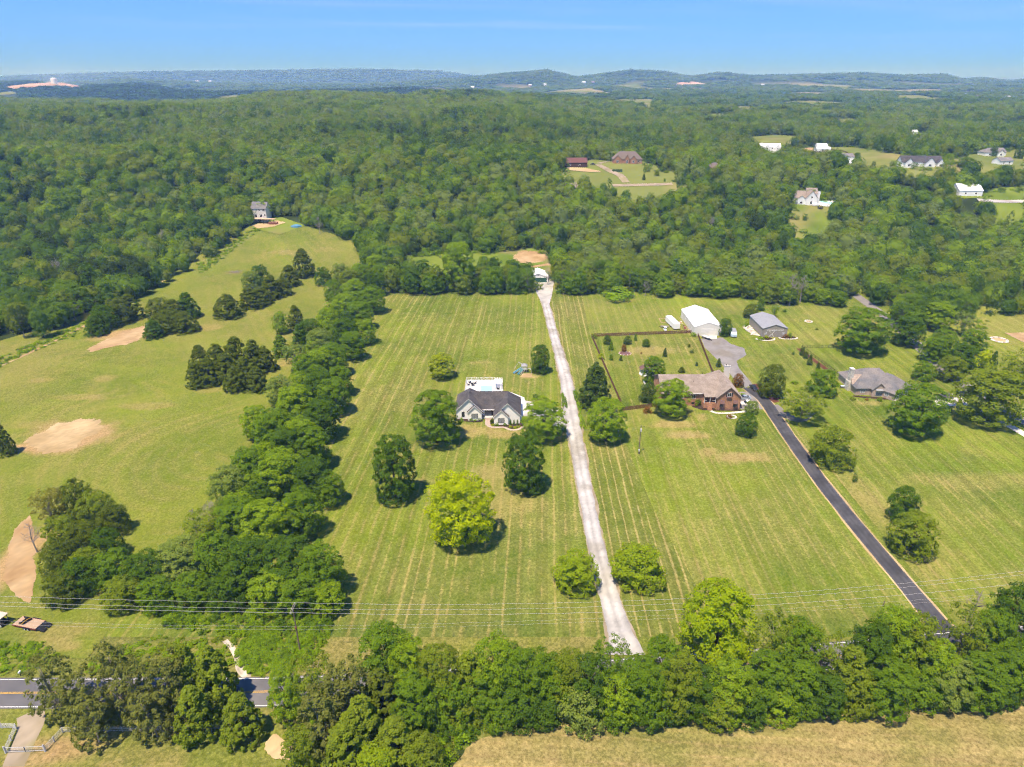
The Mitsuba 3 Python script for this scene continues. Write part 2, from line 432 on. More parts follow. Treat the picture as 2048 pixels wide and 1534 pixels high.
YARD_SOIL = [tuple(at(1735, 1000)[:2]) + (6, 18, 0.2), tuple(at(1850, 1140)[:2]) + (9, 6, 0.2), tuple(at(1950, 960)[:2]) + (22, 5, 0.22), tuple(at(1740, 805)[:2]) + (5, 2, 0.4)]

MACRO.update({
    'lawn_main': macro(0.44, LAWN_SOIL, 0.026), 'lawn_lot': macro(0.42, LOT_SOIL, 0.022, seed=6), 'lawn_strip': macro(0.40, (), seed=9),
    'lawn_main@fenced': macro(0.45, [tuple(at(1292, 700)[:2]) + (12, 6, 0.4)], seed=12), 'lawn_lot@right': macro(0.50, YARD_SOIL, 0.022, seed=15),
    'hay': hay_macro, 'dry': macro(0.88, (), 0.05, 0.32, 0.60, 18), 'meadow_green': macro(0.6, [tuple(at(60, 1505)[:2]) + (6, 4, 0.5), tuple(at(140, 1500)[:2]) + (4, 2.5, 0.5)], 0.06, seed=21),
})
scene['paint_white'] = matte((0.74, 0.74, 0.72), 0.6)
scene['paint_yellow'] = matte((0.62, 0.36, 0.05), 0.6)

# ------------------------------------------------------------------ the ground as one sheet to the horizon
gx = np.concatenate([-np.geomspace(640, 15000, 46)[::-1], np.arange(-630, 631, 10), np.geomspace(640, 15000, 46)])
gy = np.concatenate([np.arange(-400, 40, 40), np.arange(40, 1600, 10), np.geomspace(1600, 13000, 120)])
GX, GY = np.meshgrid(gx, gy)
vz = ground_z(GX, GY)
ni, nj = GX.shape
ii, jj = np.meshgrid(np.arange(ni - 1), np.arange(nj - 1), indexing='ij')
a0 = (ii * nj + jj).ravel()
tf = np.vstack([np.stack([a0, a0 + 1, a0 + nj + 1], 1), np.stack([a0, a0 + nj + 1, a0 + nj], 1)])
ground('terrain', trimesh.Trimesh(np.stack([GX, GY, vz], -1).reshape(-1, 3), tf, process=False), 'forest_floor', smooth=True)

# the near fields, survey points turned into ground
DRIVE = pts([(1083, 583), (1092, 610), (1105, 660), (1122, 720), (1133, 765), (1143, 830), (1152, 880), (1170, 980), (1190, 1080), (1210, 1160), (1227, 1220), (1242, 1272), (1250, 1310)])
ADRIVE = pts([(1497, 775), (1530, 803), (1562, 850), (1640, 960), (1720, 1060), (1800, 1155), (1868, 1238), (1905, 1290)])
road_line = pts([(-700, 1392), (-100, 1386.5), (300, 1385), (540, 1383), (870, 1368), (1200, 1348), (1510, 1326), (1690, 1310), (1900, 1290), (2250, 1262), (2700, 1230)])
drive_w = [3.9, 3.8, 3.9, 4.1, 4.7, 5.1, 4.5, 4.2, 4.2, 4.3, 4.7, 5.8, 8.5]
adrive_w = [5.0, 4.7, 4.4, 4.3, 4.3, 4.3, 5.0, 8.5]

lot_edge = pts([(1172, 600), (1232, 845), (1330, 1010), (1440, 1230)])
lawn_main = Polygon([(-88, 112), (24, 112)] + [(x, y) for x, y in DRIVE[::-1] if y > 114] + [(16, 392), (-90, 392), (-84, 300)])
ground('lawn', sheet(lawn_main, 0.012, 2.5), 'lawn_main', 'mown front lawn with pale clipping stripes around the white house')
strip = Polygon([(24.4, 112)] + [(x, y) for x, y in DRIVE[::-1] if y > 114] + [(16.5, 392), (40, 392), (36.5, 300), (36.5, 215), (39.5, 160), (46, 112)])
ground('lawn', sheet(strip, 0.012, 2.5), 'lawn_strip', 'boldly striped lawn strip beside the white gravel drive')
lot = Polygon([(46, 112), (39.5, 160), (36.5, 215), (36.5, 300), (40, 392), (98, 392), (98, 112)])
ground('lawn', sheet(lot, 0.012, 2.5), 'lawn_lot', 'lawn between the gravel drive and the black asphalt drive')
right = Polygon([(98, 112), (98, 392), (430, 392), (430, 112)])
ground('lawn', sheet(right, 0.012, 3), 'lawn_lot@right', 'lawn on the far side of the black asphalt drive')
yard = Polygon(pts([(1183, 674), (1392, 661), (1424, 748), (1470, 760), (1340, 780), (1310, 812), (1245, 822)]))
ground('lawn', sheet(yard, 0.020, 2), 'lawn_main@fenced', 'lawn inside the brown fence behind the brick house')
hay = Polygon([(-420, 106), (-88, 106), (-84, 300), (-90, 392)] + pts([(800, 560), (720, 484), (612, 452), (560, 438), (500, 452), (400, 510), (290, 575), (140, 640), (-60, 700)]) + [(-420, 300)])
ground('hay_field', sheet(hay, 0.11, 1.25), 'hay', 'mown hay field with curved mower tracks')
ground('dry_field', sheet(ragged(Polygon(pts([(820, 1620), (900, 1534), (945, 1482), (1050, 1458), (1300, 1438), (1700, 1412), (1900, 1402), (2200, 1385), (2500, 1420), (2500, 1800), (820, 1800)])), 1.2, 1.0, 0.4), 0.02, 2), 'dry', 'straw coloured mown field behind the roadside trees')
ground('meadow', sheet(Polygon(pts([(-300, 1424), (560, 1420), (600, 1534), (820, 1620), (820, 1800), (-300, 1800)])), 0.012, 2), 'meadow_green', 'rough grass around the pipe gate')
ground('road_verge', sheet(LineString(road_line).buffer(15, cap_style=2), 0.006, 4), 'meadow_green')

# roads and drives
def tracked(name, mesh, mat, label, across):
    """A drive whose wheel tracks and edges differ in wear."""
    v = np.asarray(mesh.vertices)
    c = PLAIN[mat](v[:, 0], v[:, 1]) * np.tile(across, len(v) // len(across))[:, None]
    return struct(name, mesh, 'tinted', label, color=np.clip(c, 0.005, 0.9))


ground('road', ribbon(road_line, 7.4, 0.03, 2.0), 'asphalt_road', 'two lane road with a double yellow centre line')
rl = smooth_line(road_line, 2.0)


def offset_line(c, d):
    t = np.gradient(c, axis=0)
    t /= np.linalg.norm(t, axis=1, keepdims=True)
    return c + np.stack([-t[:, 1], t[:, 0]], 1) * d


for d, m, w in ((3.28, 'paint_white', 0.16), (-3.28, 'paint_white', 0.16), (0.14, 'paint_yellow', 0.13), (-0.14, 'paint_yellow', 0.13)):
    struct('road_marking', ribbon(offset_line(rl, d), w, 0.038, smoothed=False), m)


tracked('gravel_drive', ribbon(DRIVE, drive_w, 0.035, 0.6, 0.28, seed=1, m=11), 'gravel', 'long white gravel drive past the white house', [0.72, 0.88, 1.02, 1.10, 1.0, 0.86, 1.0, 1.10, 1.02, 0.88, 0.72])
ground('gravel_shoulder', ribbon(DRIVE, [w + 0.9 for w in drive_w], 0.025, 0.8, 0.6, seed=5), 'gravel_tan')
spur = ragged(Polygon(pts([(1046, 800), (1075, 806), (1110, 822), (1140, 812), (1150, 850), (1145, 885), (1128, 862), (1105, 850), (1060, 838), (1046, 832)])), 0.5, 1.0, 0.5, 2)
ground('gravel_drive', sheet(spur, 0.03, 1), 'gravel', 'gravel turning area joining the drive to the white house')
ground('gravel_drive', sheet(ragged(Polygon(pts([(1068, 560), (1108, 560), (1104, 590), (1098, 612), (1082, 604), (1072, 585)])), 0.4, 1.0, 0.5, 3), 0.20, 1.25), 'gravel', 'gravel apron in front of the green door garage')
tracked('asphalt_drive', ribbon(ADRIVE, adrive_w, 0.035, 0.8, 0.10, seed=6, m=11), 'asphalt_new', 'fresh black asphalt drive down to the road', [1.5, 1.1, 1.0, 1.12, 1.05, 0.95, 1.05, 1.12, 1.0, 1.1, 1.5])
ground('soil_edge', ribbon(ADRIVE, [w + 1.1 for w in adrive_w], 0.025, 1.5, 0.35), 'soil_tan')
old = Polygon(pts([(1402, 678), (1445, 675), (1462, 688), (1488, 696), (1493, 710), (1473, 722), (1478, 736), (1505, 768), (1492, 776), (1470, 760), (1438, 722), (1410, 696)]))
ground('asphalt_drive', sheet(ragged(old, 0.3, 0.8, 0.5, 4), 0.03, 1), 'asphalt_old', 'old grey asphalt drive up to the white metal barn')
ground('driveway_apron', sheet(Polygon(pts([(1418, 670), (1434, 670), (1434, 678), (1417, 678)])), 0.036, 1), 'concrete')
ground('asphalt_drive', ribbon(pts([(1690, 575), (1725, 600), (1760, 625), (1800, 658), (1850, 705), (1900, 750), (1960, 790), (2048, 842), (2120, 880)]), 5.6, 0.03, 2), 'asphalt_old', 'worn grey lane under the trees behind the grey roofed house')
ground('asphalt_drive', sheet(Polygon(pts([(1872, 790), (1930, 785), (1935, 812), (1868, 812)])), 0.034, 1), 'concrete', 'pale concrete parking pad beside the grey roofed house')
ground('asphalt_drive', ribbon(pts([(1930, 800), (1990, 835), (2060, 875)]), 3.2, 0.03, 2), 'concrete', 'pale concrete drive leading off beside the wide oak')
ground('asphalt_drive', ribbon(pts([(1545, 810), (1575, 832), (1600, 838), (1622, 822)]), 4.2, 0.03, 1), 'asphalt_old', 'short grey spur off the black drive')

# bare soil
soils = [('soil_tan', [(48, 884), (80, 862), (115, 845), (160, 838), (198, 838), (205, 860), (175, 878), (150, 895), (105, 910), (65, 900)], 'large patch of bare tan soil on the hay field', 1.3),
         ('soil_orange', [(12, 1110), (30, 1060), (60, 1030), (72, 1080), (70, 1150), (60, 1205), (30, 1190), (8, 1160)], 'orange bare soil beside the dark clump of trees', 0.9),
         ('soil_orange', [(172, 700), (210, 680), (255, 662), (290, 652), (295, 668), (262, 688), (215, 696), (185, 704)], 'bare soil under the two cedar clumps', 1.2),
         ('soil_orange', [(1022, 510), (1045, 503), (1085, 502), (1105, 516), (1080, 526), (1040, 526)], 'bare building plot behind the green door garage', 1.5),
         ('soil_orange', [(1165, 524), (1110, 524), (1060, 533), (1062, 536), (1112, 529), (1160, 530)], 'strip of bare earth beside the garage roof', .5),
         ('soil_tan', [(525, 1500), (545, 1470), (575, 1480), (598, 1505), (600, 1525), (570, 1520), (540, 1525)], 'pale gravelly creek bed under the roadside trees', 0.6)]
for m, pl, lab, amp in soils:
    ground('bare_soil', sheet(ragged(ragged(Polygon(pts(pl)), amp * 2.2, 0.5, 0.16, len(pl)), amp * 1.6, 0.4, 0.9, 3), 0.15, 1.0), m, lab)
ground('bare_soil', ribbon(pts([(-20, 742), (60, 706), (130, 672), (170, 652), (200, 640)]), 1.6, 0.15, 2, 0.8, seed=4), 'soil_orange', 'strip of bare orange earth along the fence line by the woods')
ground('bare_soil', ribbon(pts([(290, 582), (330, 560)]), 1.6, 0.15, 2, 0.8, seed=3), 'soil_orange', 'short bare strip along the wood edge')
ground('ditch', ribbon(pts([(452, 1280), (470, 1310), (482, 1335), (497, 1356)]), 1.3, 0.03, 0.7, 0.5, seed=2), 'stone_bed', 'rocky ditch running down to the road')
ground('path', ribbon(pts([(60, 1425), (62, 1450), (52, 1480), (30, 1534), (15, 1580)]), [5.0, 4.6, 4.0, 3.6, 3.4], 0.03, 1.0, 0.5), 'gravel_tan', 'worn gravel track through the pipe gate')

# ------------------------------------------------------------------ clearings and far fields
CLEAR = {
    'behind_lawn': ('meadow_bright', [(808, 515), (880, 508), (960, 505), (1050, 498), (1100, 508), (1112, 530), (1112, 560), (1060, 560), (1050, 545), (960, 535), (900, 545), (830, 545)], 'small grass clearing behind the belt of trees', 11),
    'brick': ('meadow_far', [(1130, 324), (1190, 320), (1225, 324), (1285, 322), (1310, 340), (1370, 352), (1350, 366), (1300, 372), (1262, 366), (1240, 350), (1195, 340), (1150, 338), (1128, 335)], 'hilltop lawn around the far brick house', 9),
    'pool_house': ('meadow_bright', [(1572, 424), (1584, 406), (1660, 403), (1690, 424), (1676, 436), (1640, 441), (1592, 440)], 'sloping lawn below the white house with the pool', 15),
    'field_a': ('meadow_far', [(1500, 274), (1545, 270), (1590, 272), (1600, 284), (1575, 290), (1505, 290)], 'pale far field behind the long white house', 6),
    'field_b': ('meadow_far', [(1560, 300), (1640, 294), (1700, 295), (1770, 305), (1840, 318), (1900, 314), (1900, 330), (1800, 330), (1740, 332), (1690, 326), (1640, 320), (1590, 314)], 'dry paddock between the far white houses', 7),
    'field_c': ('meadow_far', [(1890, 318), (1950, 306), (2060, 296), (2060, 330), (1970, 336), (1900, 334)], 'far lawn around the grey roofed houses', 6),
    'field_d': ('meadow_bright', [(1972, 382), (2060, 376), (2060, 430), (2020, 424), (1985, 408)], 'green field beside the far white barn', 8),
    'field_e': ('meadow_far', [(1222, 203), (1245, 199), (1312, 199), (1310, 208), (1296, 216), (1345, 219), (1345, 213), (1300, 216), (1265, 206), (1245, 210)], 'thin pale field among far woods', 0),
    'field_f': ('meadow_far', [(1466, 218), (1490, 213), (1528, 217), (1520, 227), (1475, 229)], 'small pale far field in the woods', 4),
    'field_g': ('meadow_far', [(1775, 192), (1830, 191), (1915, 197), (1910, 202), (1850, 201), (1790, 197)], 'long flat green far field', 0),
    'field_h': ('meadow_far', [(1238, 170), (1270, 172), (1300, 175), (1240, 174)], 'sliver of pale far field', 0),
    'field_i': ('meadow_bright', [(-20, 326), (30, 322), (42, 327), (-20, 332)], 'small clearing in the left hand woods', 2),
    'field_j': ('meadow_bright', [(1660, 512), (1690, 508), (1702, 516), (1670, 524)], 'scrap of grass inside the right hand woods', 6),
    'long_house': ('meadow_far', [(1512, 302), (1516, 309), (1545, 313), (1572, 306), (1568, 296), (1520, 296)], 'lawn around the long white house', 16),
    'dark_house': ('meadow_far', [(1795, 330), (1805, 337), (1850, 340), (1892, 336), (1890, 326), (1800, 324)], 'lawn around the dark roofed white house', 14),
    'far_barn': ('meadow_bright', [(1912, 392), (1925, 398), (1962, 396), (1972, 386), (1920, 384)], 'grass around the far white barn', 14),
    'field_m': ('meadow_far', [(1640, 243), (1690, 238), (1745, 241), (1700, 248)], 'thin field among the right hand woods', 8),
    'field_n': ('meadow_far', [(1805, 270), (1840, 266), (1866, 268), (1860, 276), (1815, 278)], 'pale yard beside the far road', 8),
    'field_o': ('meadow_bright', [(1395, 232), (1440, 228), (1470, 231), (1430, 237)], 'small field left of the pale far field', 7),
    'field_p': ('meadow_far', [(1560, 206), (1640, 203), (1700, 206), (1630, 211)], 'pale strip of far field', 6),
    'field_q': ('meadow_far', [(1100, 183), (1180, 181), (1200, 185), (1130, 188)], 'pale far field near the centre', 6),
    'field_k': ('soil_far', [(1340, 172), (1362, 164), (1385, 163), (1420, 169), (1425, 172)], 'bare cut on the far hillside', 0),
    'field_l': ('meadow_far', [(-10, 186), (25, 183), (40, 188), (-10, 191)], 'pale field below the water tower hill', 0),
    'site': ('soil_far', [(-5, 178), (40, 170), (70, 167), (92, 163), (118, 163), (140, 169), (175, 172), (172, 177), (120, 176), (70, 178), (20, 180)], 'raw red building site below the water tower', 0),
    'left_house': ('meadow_bright', [(500, 456), (520, 440), (560, 434), (612, 452), (560, 470)], 'weedy ground around the unfinished tall house', 0),
}
BLOCK, CLEARED = [], {}
for k, (mat, pl, lab, hgt) in CLEAR.items():
    g = Polygon(pts(pl)).buffer(0)
    hgt = 7 if hgt == 0 and k not in ('site', 'left_house', 'field_k') else hgt * 0.6
    polys = [g]
    if hgt:
        for hh in (hgt * 0.5, hgt):
            up = []
            for px, py in pl:
                q = at(px, py)
                up.append(tuple(at(px, py, q[2] + hh)[:2]))
            polys.append(Polygon(up).buffer(0))
    BLOCK.append(unary_union(polys).convex_hull if len(pl) < 6 else unary_union(polys))
    CLEARED[k] = BLOCK[-1]
    far = g.centroid.y > 1200
    if k in ('brick', 'pool_house', 'field_d', 'behind_lawn', 'field_b', 'field_c'):
        g = BLOCK[-1].buffer(3)
    ground('bare_soil' if 'soil' in mat else 'meadow', sheet(ragged(g, 0.02 * math.sqrt(g.area), max(2.0, math.sqrt(g.area) / 40), 3 / math.sqrt(g.area), len(k)), 1.2 if far else 0.12 if k == 'behind_lawn' else 0.35, 40 if far else 1.25 if k == 'behind_lawn' else 10), mat, lab)
NEAR_OPEN = Polygon(pts([(-500, 900), (-80, 735), (60, 692), (150, 652), (270, 602), (390, 532), (480, 472), (505, 455), (560, 440), (612, 452), (705, 482), (745, 560), (772, 588), (1055, 592), (1075, 560), (1105, 560), (1112, 590), (1400, 594), (1560, 608),
                         (1690, 614), (1715, 596), (1735, 598), (1815, 668), (1960, 632), (2060, 634), (2500, 660), (2500, 1700), (-500, 1700)])).buffer(0)
OPEN = unary_union([NEAR_OPEN] + BLOCK)
for nm, line, w in (('lane', [(1225, 372), (1280, 371), (1345, 369)], 4.5), ('lane', [(1195, 330), (1218, 342), (1240, 352), (1252, 366)], 6.5), ('lane', [(1198, 328), (1225, 324), (1250, 328)], 4.5)):
    ground(nm, ribbon(pts(line), w, 0.6, 3), 'gravel_tan')
ground('lane', ribbon(pts([(1955, 401), (2000, 404), (2070, 404)]), 5, 0.6, 3), 'gravel')
ground('lane', ribbon(pts([(1855, 313), (1900, 310), (1950, 303), (1970, 301)]), 5, 0.6, 3), 'asphalt_old')
ground('bare_soil', sheet(ragged(Polygon(pts([(1565, 300), (1620, 296), (1640, 299), (1600, 306), (1575, 306)])), 2.0, 3, .1, 3), 0.7, 10), 'soil_orange', 'bare graded ground beside the long white house')
ground('bare_soil', sheet(ragged(Polygon(pts([(1598, 313), (1625, 314), (1630, 320), (1605, 318)])), 1.5, 3, .1, 5), 0.7, 10), 'soil_orange', 'bare patch in the dry paddock')
ground('bare_soil', sheet(ragged(Polygon(pts([(1132, 336), (1170, 337), (1205, 345), (1180, 346), (1140, 342)])), 1.5, 3, .1, 5), 0.7, 10), 'soil_tan', 'bare slope below the red roofed shed')
ground('bare_soil', sheet(ragged(Polygon(pts([(505, 452), (525, 446), (555, 442), (572, 446), (545, 455), (515, 458)])), 0.8, 1.5, .3, 6), 0.5, 10), 'soil_tan', 'bare building ground beside the unfinished tall house')

# ------------------------------------------------------------------ foliage
TONES = {  # young leaf, old leaf
    'mid': ((0.189, 0.317, 0.021), (0.106, 0.207, 0.017)), 'fresh': ((0.291, 0.433, 0.025), (0.151, 0.265, 0.016)), 'deep': ((0.119, 0.221, 0.020), (0.064, 0.138, 0.015)),
    'olive': ((0.244, 0.337, 0.029), (0.143, 0.212, 0.021)), 'silver': ((0.279, 0.380, 0.079), (0.151, 0.233, 0.048)), 'yellow': ((0.440, 0.550, 0.008), (0.270, 0.370, 0.006)),
    'cedar': ((0.160, 0.224, 0.026), (0.092, 0.137, 0.020)), 'cedar_grey': ((0.268, 0.286, 0.054), (0.161, 0.179, 0.034)), 'willow': ((0.375, 0.466, 0.034), (0.215, 0.297, 0.021)),
    'spruce': ((0.106, 0.179, 0.029), (0.060, 0.109, 0.021)), 'myrtle': ((0.300, 0.430, 0.020), (0.200, 0.295, 0.014)), 'weed': ((0.279, 0.444, 0.020), (0.161, 0.286, 0.015)), 'rust': ((0.279, 0.148, 0.048), (0.172, 0.106, 0.034)),
 'dark': ((0.073, 0.123, 0.020), (0.044, 0.081, 0.015)), 'bright': ((0.245, 0.369, 0.028), (0.159, 0.262, 0.021)), 'scrag': ((0.226, 0.267, 0.065), (0.134, 0.166, 0.040)),
 'lime': ((0.350, 0.480, 0.012), (0.215, 0.325, 0.010)),
}


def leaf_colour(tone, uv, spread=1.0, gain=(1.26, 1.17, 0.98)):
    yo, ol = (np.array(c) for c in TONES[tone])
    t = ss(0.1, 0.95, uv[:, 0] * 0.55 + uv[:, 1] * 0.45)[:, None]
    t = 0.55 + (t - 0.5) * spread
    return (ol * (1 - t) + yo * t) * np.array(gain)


scene['leaf'] = {'type': 'principledthin', 'base_color': {'type': 'mesh_attribute', 'name': 'vertex_color'}, 'roughness': 0.5, 'spec_trans': 0.0, 'diff_trans': 0.95, 'eta': 1.35}
scene['bark'] = diffuse((0.11, 0.085, 0.062))
scene['bark_grey'] = diffuse((0.30, 0.27, 0.235))


def leaves(centres, normals, size, r, fold=0.18, aspect=0.62, lobe=None, down=0.0):
    """One bent rhombus per leaf spray."""
    n = len(centres)
    nn = normals / (np.linalg.norm(normals, axis=1, keepdims=True) + 1e-9)
    a = r.normal(size=(n, 3))
    a[:, 2] -= down * 3
    a -= nn * (a * nn).sum(1, keepdims=True)
    a /= np.linalg.norm(a, axis=1, keepdims=True) + 1e-9
    b = np.cross(nn, a)
    s = size * r.uniform(0.65, 1.35, (n, 1))
    v = np.stack([centres - a * s, centres + b * s * aspect - nn * s * fold, centres + a * s, centres - b * s * aspect - nn * s * fold], 1).reshape(-1, 3)
    i = np.arange(n)[:, None] * 4
    f = np.vstack([i + [0, 1, 2], i + [0, 2, 3]])
    uv = np.column_stack([np.repeat(r.uniform(0, 1, n), 4), np.repeat(lobe if lobe is not None else r.uniform(0, 1, n), 4)])
    return v, f, uv


def limbs(ends, height, r, girth, base=0.0, clear=0.18):
    """A tapered trunk with limbs to some of the given points."""
    lean = r.normal(0, 0.02, 2) * height
    top = np.array([lean[0], lean[1], height * 0.75])
    ms = [polytube([(0, 0, base - 0.03 * height), (lean[0] * 0.3, lean[1] * 0.3, height * 0.3), top], [girth, girth * 0.72, girth * 0.2], 7)]
    for e in ends:
        t = np.clip((e[2] / height) * 0.6, clear, 0.7)
        s = np.array([lean[0] * t, lean[1] * t, height * t])
        mid = s * 0.5 + e * 0.5 + np.array([0, 0, 0.06 * height])
        ms.append(polytube([s, mid, e], [girth * 0.42 * (1 - t * 0.6), girth * 0.25, girth * 0.08], 5))
    return cat(ms)


def crown(kind, seed, n_lobes, per_lobe, size, lobe_r, up=0.35, dome=0.35, flat=0.8):
    """A crown of unit height and unit width about the z axis. Returns (vertices, faces, uv, lobe centres)."""
    r = np.random.default_rng(seed)
    c, rad = [], []
    tries = 0
    while len(c) < n_lobes and tries < 6000:
        tries += 1
        if kind == 'cone':
            z = r.uniform(0.03, 0.97) ** 1.15
            R = 0.47 * (1 - z ** 1.7) ** 0.80 * min(1, (z + 0.10) / 0.16) + 0.015
        elif kind == 'column':
            z = r.uniform(0.06, 0.96)
            R = 0.46 * (max(0.0, 1 - abs((z - 0.42) / 0.60) ** 2.6)) ** 0.5
        elif kind == 'bush':
            z = r.uniform(0.05, 0.92)
            R = 0.47 * (max(0.0, 1 - (max(z - 0.30, 0) / 0.68) ** 2)) ** 0.5 * min(1, 0.75 + z)
        elif kind == 'vase':
            z = r.uniform(0.22, 0.95)
            R = 0.46 * (max(0.0, 1 - ((z - 0.66) / 0.40) ** 2)) ** 0.5
        else:
            z = r.uniform(0.14, 0.95)
            R = 0.46 * (max(0.0, 1 - (abs(z - 0.48) / 0.52) ** 2.3)) ** 0.5
        th = r.uniform(0, 2 * PI)
        q = 1 - r.uniform(0, 1) ** 1.7 * 0.85
        wob = 0.86 + 0.24 * meshkit.noise(np.array([math.cos(th) * 1.7 + seed * 3.1, math.sin(th) * 1.7, z * 3.0]), seed)
        R *= wob
        rr = lobe_r * r.uniform(0.7, 1.3)
        p = np.array([math.cos(th) * R * q, math.sin(th) * R * q, z])
        if c and np.min(np.linalg.norm(np.array(c) - p, axis=1)) < rr * 0.62:
            if r.uniform() < 0.93:
                continue
        c.append(p)
        rad.append(rr)
    c, rad = np.array(c), np.array(rad)
    n = len(c) * per_lobe
    k = np.repeat(np.arange(len(c)), per_lobe)
    d = r.normal(size=(n, 3))
    d /= np.linalg.norm(d, axis=1, keepdims=True)
    out = c[k] - np.array([0, 0, 0.40])
    out /= np.linalg.norm(out, axis=1, keepdims=True) + 1e-9
    flip = (d * (out + [0, 0, 0.35])).sum(1) < -0.25
    d[flip] *= -1
    rr = rad[k] * r.uniform(0.55, 1.08, n)
    pos = c[k] + d * rr[:, None] * np.array([1.05, 1.05, flat])
    nrm = d * 0.55 + out[...] * dome + r.normal(size=(n, 3)) * 0.42 + np.array([0, 0, up])
    lob = r.uniform(0, 1, len(c))[k]
    v, f, uv = leaves(pos, nrm, size, r, lobe=lob)
    return v, f, uv, c


MEMO = {}


def tree_kind(name, kind, seed, n_lobes, per_lobe, size, lobe_r, tone, H, W, ends=9, girth=None, bark='bark', up=0.35, dome=0.35, trunk=True, core=0.0, spread=1.0, flat=0.8, gain=(1.26, 1.17, 0.98)):
    """A shapegroup of one tree: crown and trunk of unit height and width (built at H x W so that leaf sprays keep their shape)."""
    memo = (kind, seed, n_lobes, per_lobe, size / H, lobe_r, up, dome, flat)
    if memo not in MEMO:
        MEMO[memo] = crown(*memo)
    v, f, uv, c = MEMO[memo]
    v = v * np.array([W, W, H])
    # leaf sprays were made in unit space: restore their shape by building them about their own centres
    ctr = v.reshape(-1, 4, 3).mean(1, keepdims=True)
    loc = v.reshape(-1, 4, 3) - ctr
    loc[..., :2] *= H / W
    v = (ctr + loc).reshape(-1, 3) / np.array([W, W, H])
    if core:
        ico = trimesh.creation.icosphere(2 if core > 0.8 else 1, 1.0)
        d = np.asarray(ico.vertices)
        wob = 0.80 + 0.42 * meshkit.fbm(d * 2.1 + seed * 3.7, 2, seed)
        cz, hz = (0.52, 0.42) if kind == 'broad' else (0.40, 0.50)
        cv = d * wob[:, None] * np.array([0.42, 0.42, hz]) * min(core, 1.0) + [0, 0, cz]
        f = np.vstack([f, np.asarray(ico.faces) + len(v)])
        v = np.vstack([v, cv])
        uv = np.vstack([uv, np.column_stack([0 * wob + 0.15, 0.8 * meshkit.noise(d * 3 + seed, seed)])])
    g = {'type': 'shapegroup', 'crown': mikit.ply(trimesh.Trimesh(v, f, process=False), 'leaf', color=leaf_colour(tone, uv, spread, gain))}
    if trunk:
        r = np.random.default_rng(seed + 500)
        e = c[r.permutation(len(c))[:ends]] * np.array([0.86, 0.86, 0.96])
        m = limbs(e * np.array([W, W, H]), H, r, girth or 0.022 * H)
        m.apply_scale([1 / W, 1 / W, 1 / H])
        g['trunk'] = mikit.ply(m, bark)
    scene['kind_' + name] = g
    return 'kind_' + name


KT = {}


SPEC = {}


def variants(base, kind, seeds, *a, **k):
    SPEC[base] = (kind, seeds, a, k)


def tone_pick(base, tone, r):
    """A shapegroup of this form in this leaf tone, built when first asked for."""
    kind, seeds, a, k = SPEC[base]
    s = seeds[int(r.integers(len(seeds)))]
    if (base, tone, s) not in KT:
        KT[(base, tone, s)] = tree_kind(f'{base}_{tone}_{s}', kind, s, a[0], a[1], a[2], a[3], tone, a[4], a[5], **k)
    return KT[(base, tone, s)]


#        base      form      seeds         lobes per size lobe_r  H   W
variants('oak', 'broad', (1, 2, 3, 4, 5), 270, 56, 0.235, 0.072, 16, 14, ends=14, up=0.5, dome=0.55, flat=0.62)
variants('ash', 'column', (5, 6), 320, 46, 0.225, 0.064, 18, 11, up=0.45, dome=0.5, flat=0.75)
variants('cedar', 'cone', (7, 8, 9), 230, 36, 0.23, 0.062, 13, 8, up=0.45, dome=0.4)
variants('bush', 'bush', (10, 11), 210, 34, 0.165, 0.080, 7, 8, ends=6, girth=0.12, up=0.5, dome=0.6)
variants('loose', 'vase', (12, 13), 150, 40, 0.22, 0.070, 16, 13, ends=24, bark='bark_grey', up=0.45, dome=0.5, flat=0.6)
variants('shrub', 'bush', (14, 15), 26, 30, 0.14, 0.17, 2.5, 3, trunk=False)
variants('wood', 'broad', (21, 22, 23, 24, 25, 26), 64, 11, 0.44, 0.115, 12, 12, ends=3, up=0.35, dome=0.75, core=0.90, spread=0.85, gain=(1.12, 1.02, 1.0))
variants('midoak', 'broad', (71, 72, 73, 74), 130, 26, 0.33, 0.090, 15, 12, ends=6, up=0.45, dome=0.6, flat=0.65, core=0.85, gain=(1.14, 1.06, 1.0))
variants('pine', 'cone', (81, 82), 70, 9, 0.42, 0.080, 16, 9, trunk=False, up=0.35, dome=0.6)
variants('dist', 'broad', (31, 32, 33, 34), 38, 6, 0.72, 0.14, 14, 11, trunk=False, up=0.30, dome=0.75, core=0.78, spread=0.65, gain=(1.06, 0.96, 1.02))
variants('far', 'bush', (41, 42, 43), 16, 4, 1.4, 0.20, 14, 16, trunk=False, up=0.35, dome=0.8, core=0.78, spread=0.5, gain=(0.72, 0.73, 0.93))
variants('scrag', 'column', (61, 62, 63), 120, 34, 0.24, 0.075, 15, 9, ends=24, girth=0.2, bark='bark_grey')
variants('clump', 'bush', (51, 52, 53), 18, 16, 0.20, 0.19, 2.5, 3, trunk=False)

# ------------------------------------------------------------------ materials of things built
def mottled(a, b, f=1.3, amp=0.3, g=4.5):
    def fn(p, n, uv):
        q = p.x + p.z * 0.7
        w = p.y + p.z * 0.9
        h = n2(q * f, w * f, 4)
        k = n2(q * g, w * g, 6)
        return mix(a, b, h) * (1 - amp / 2 + amp * k)
    return fn


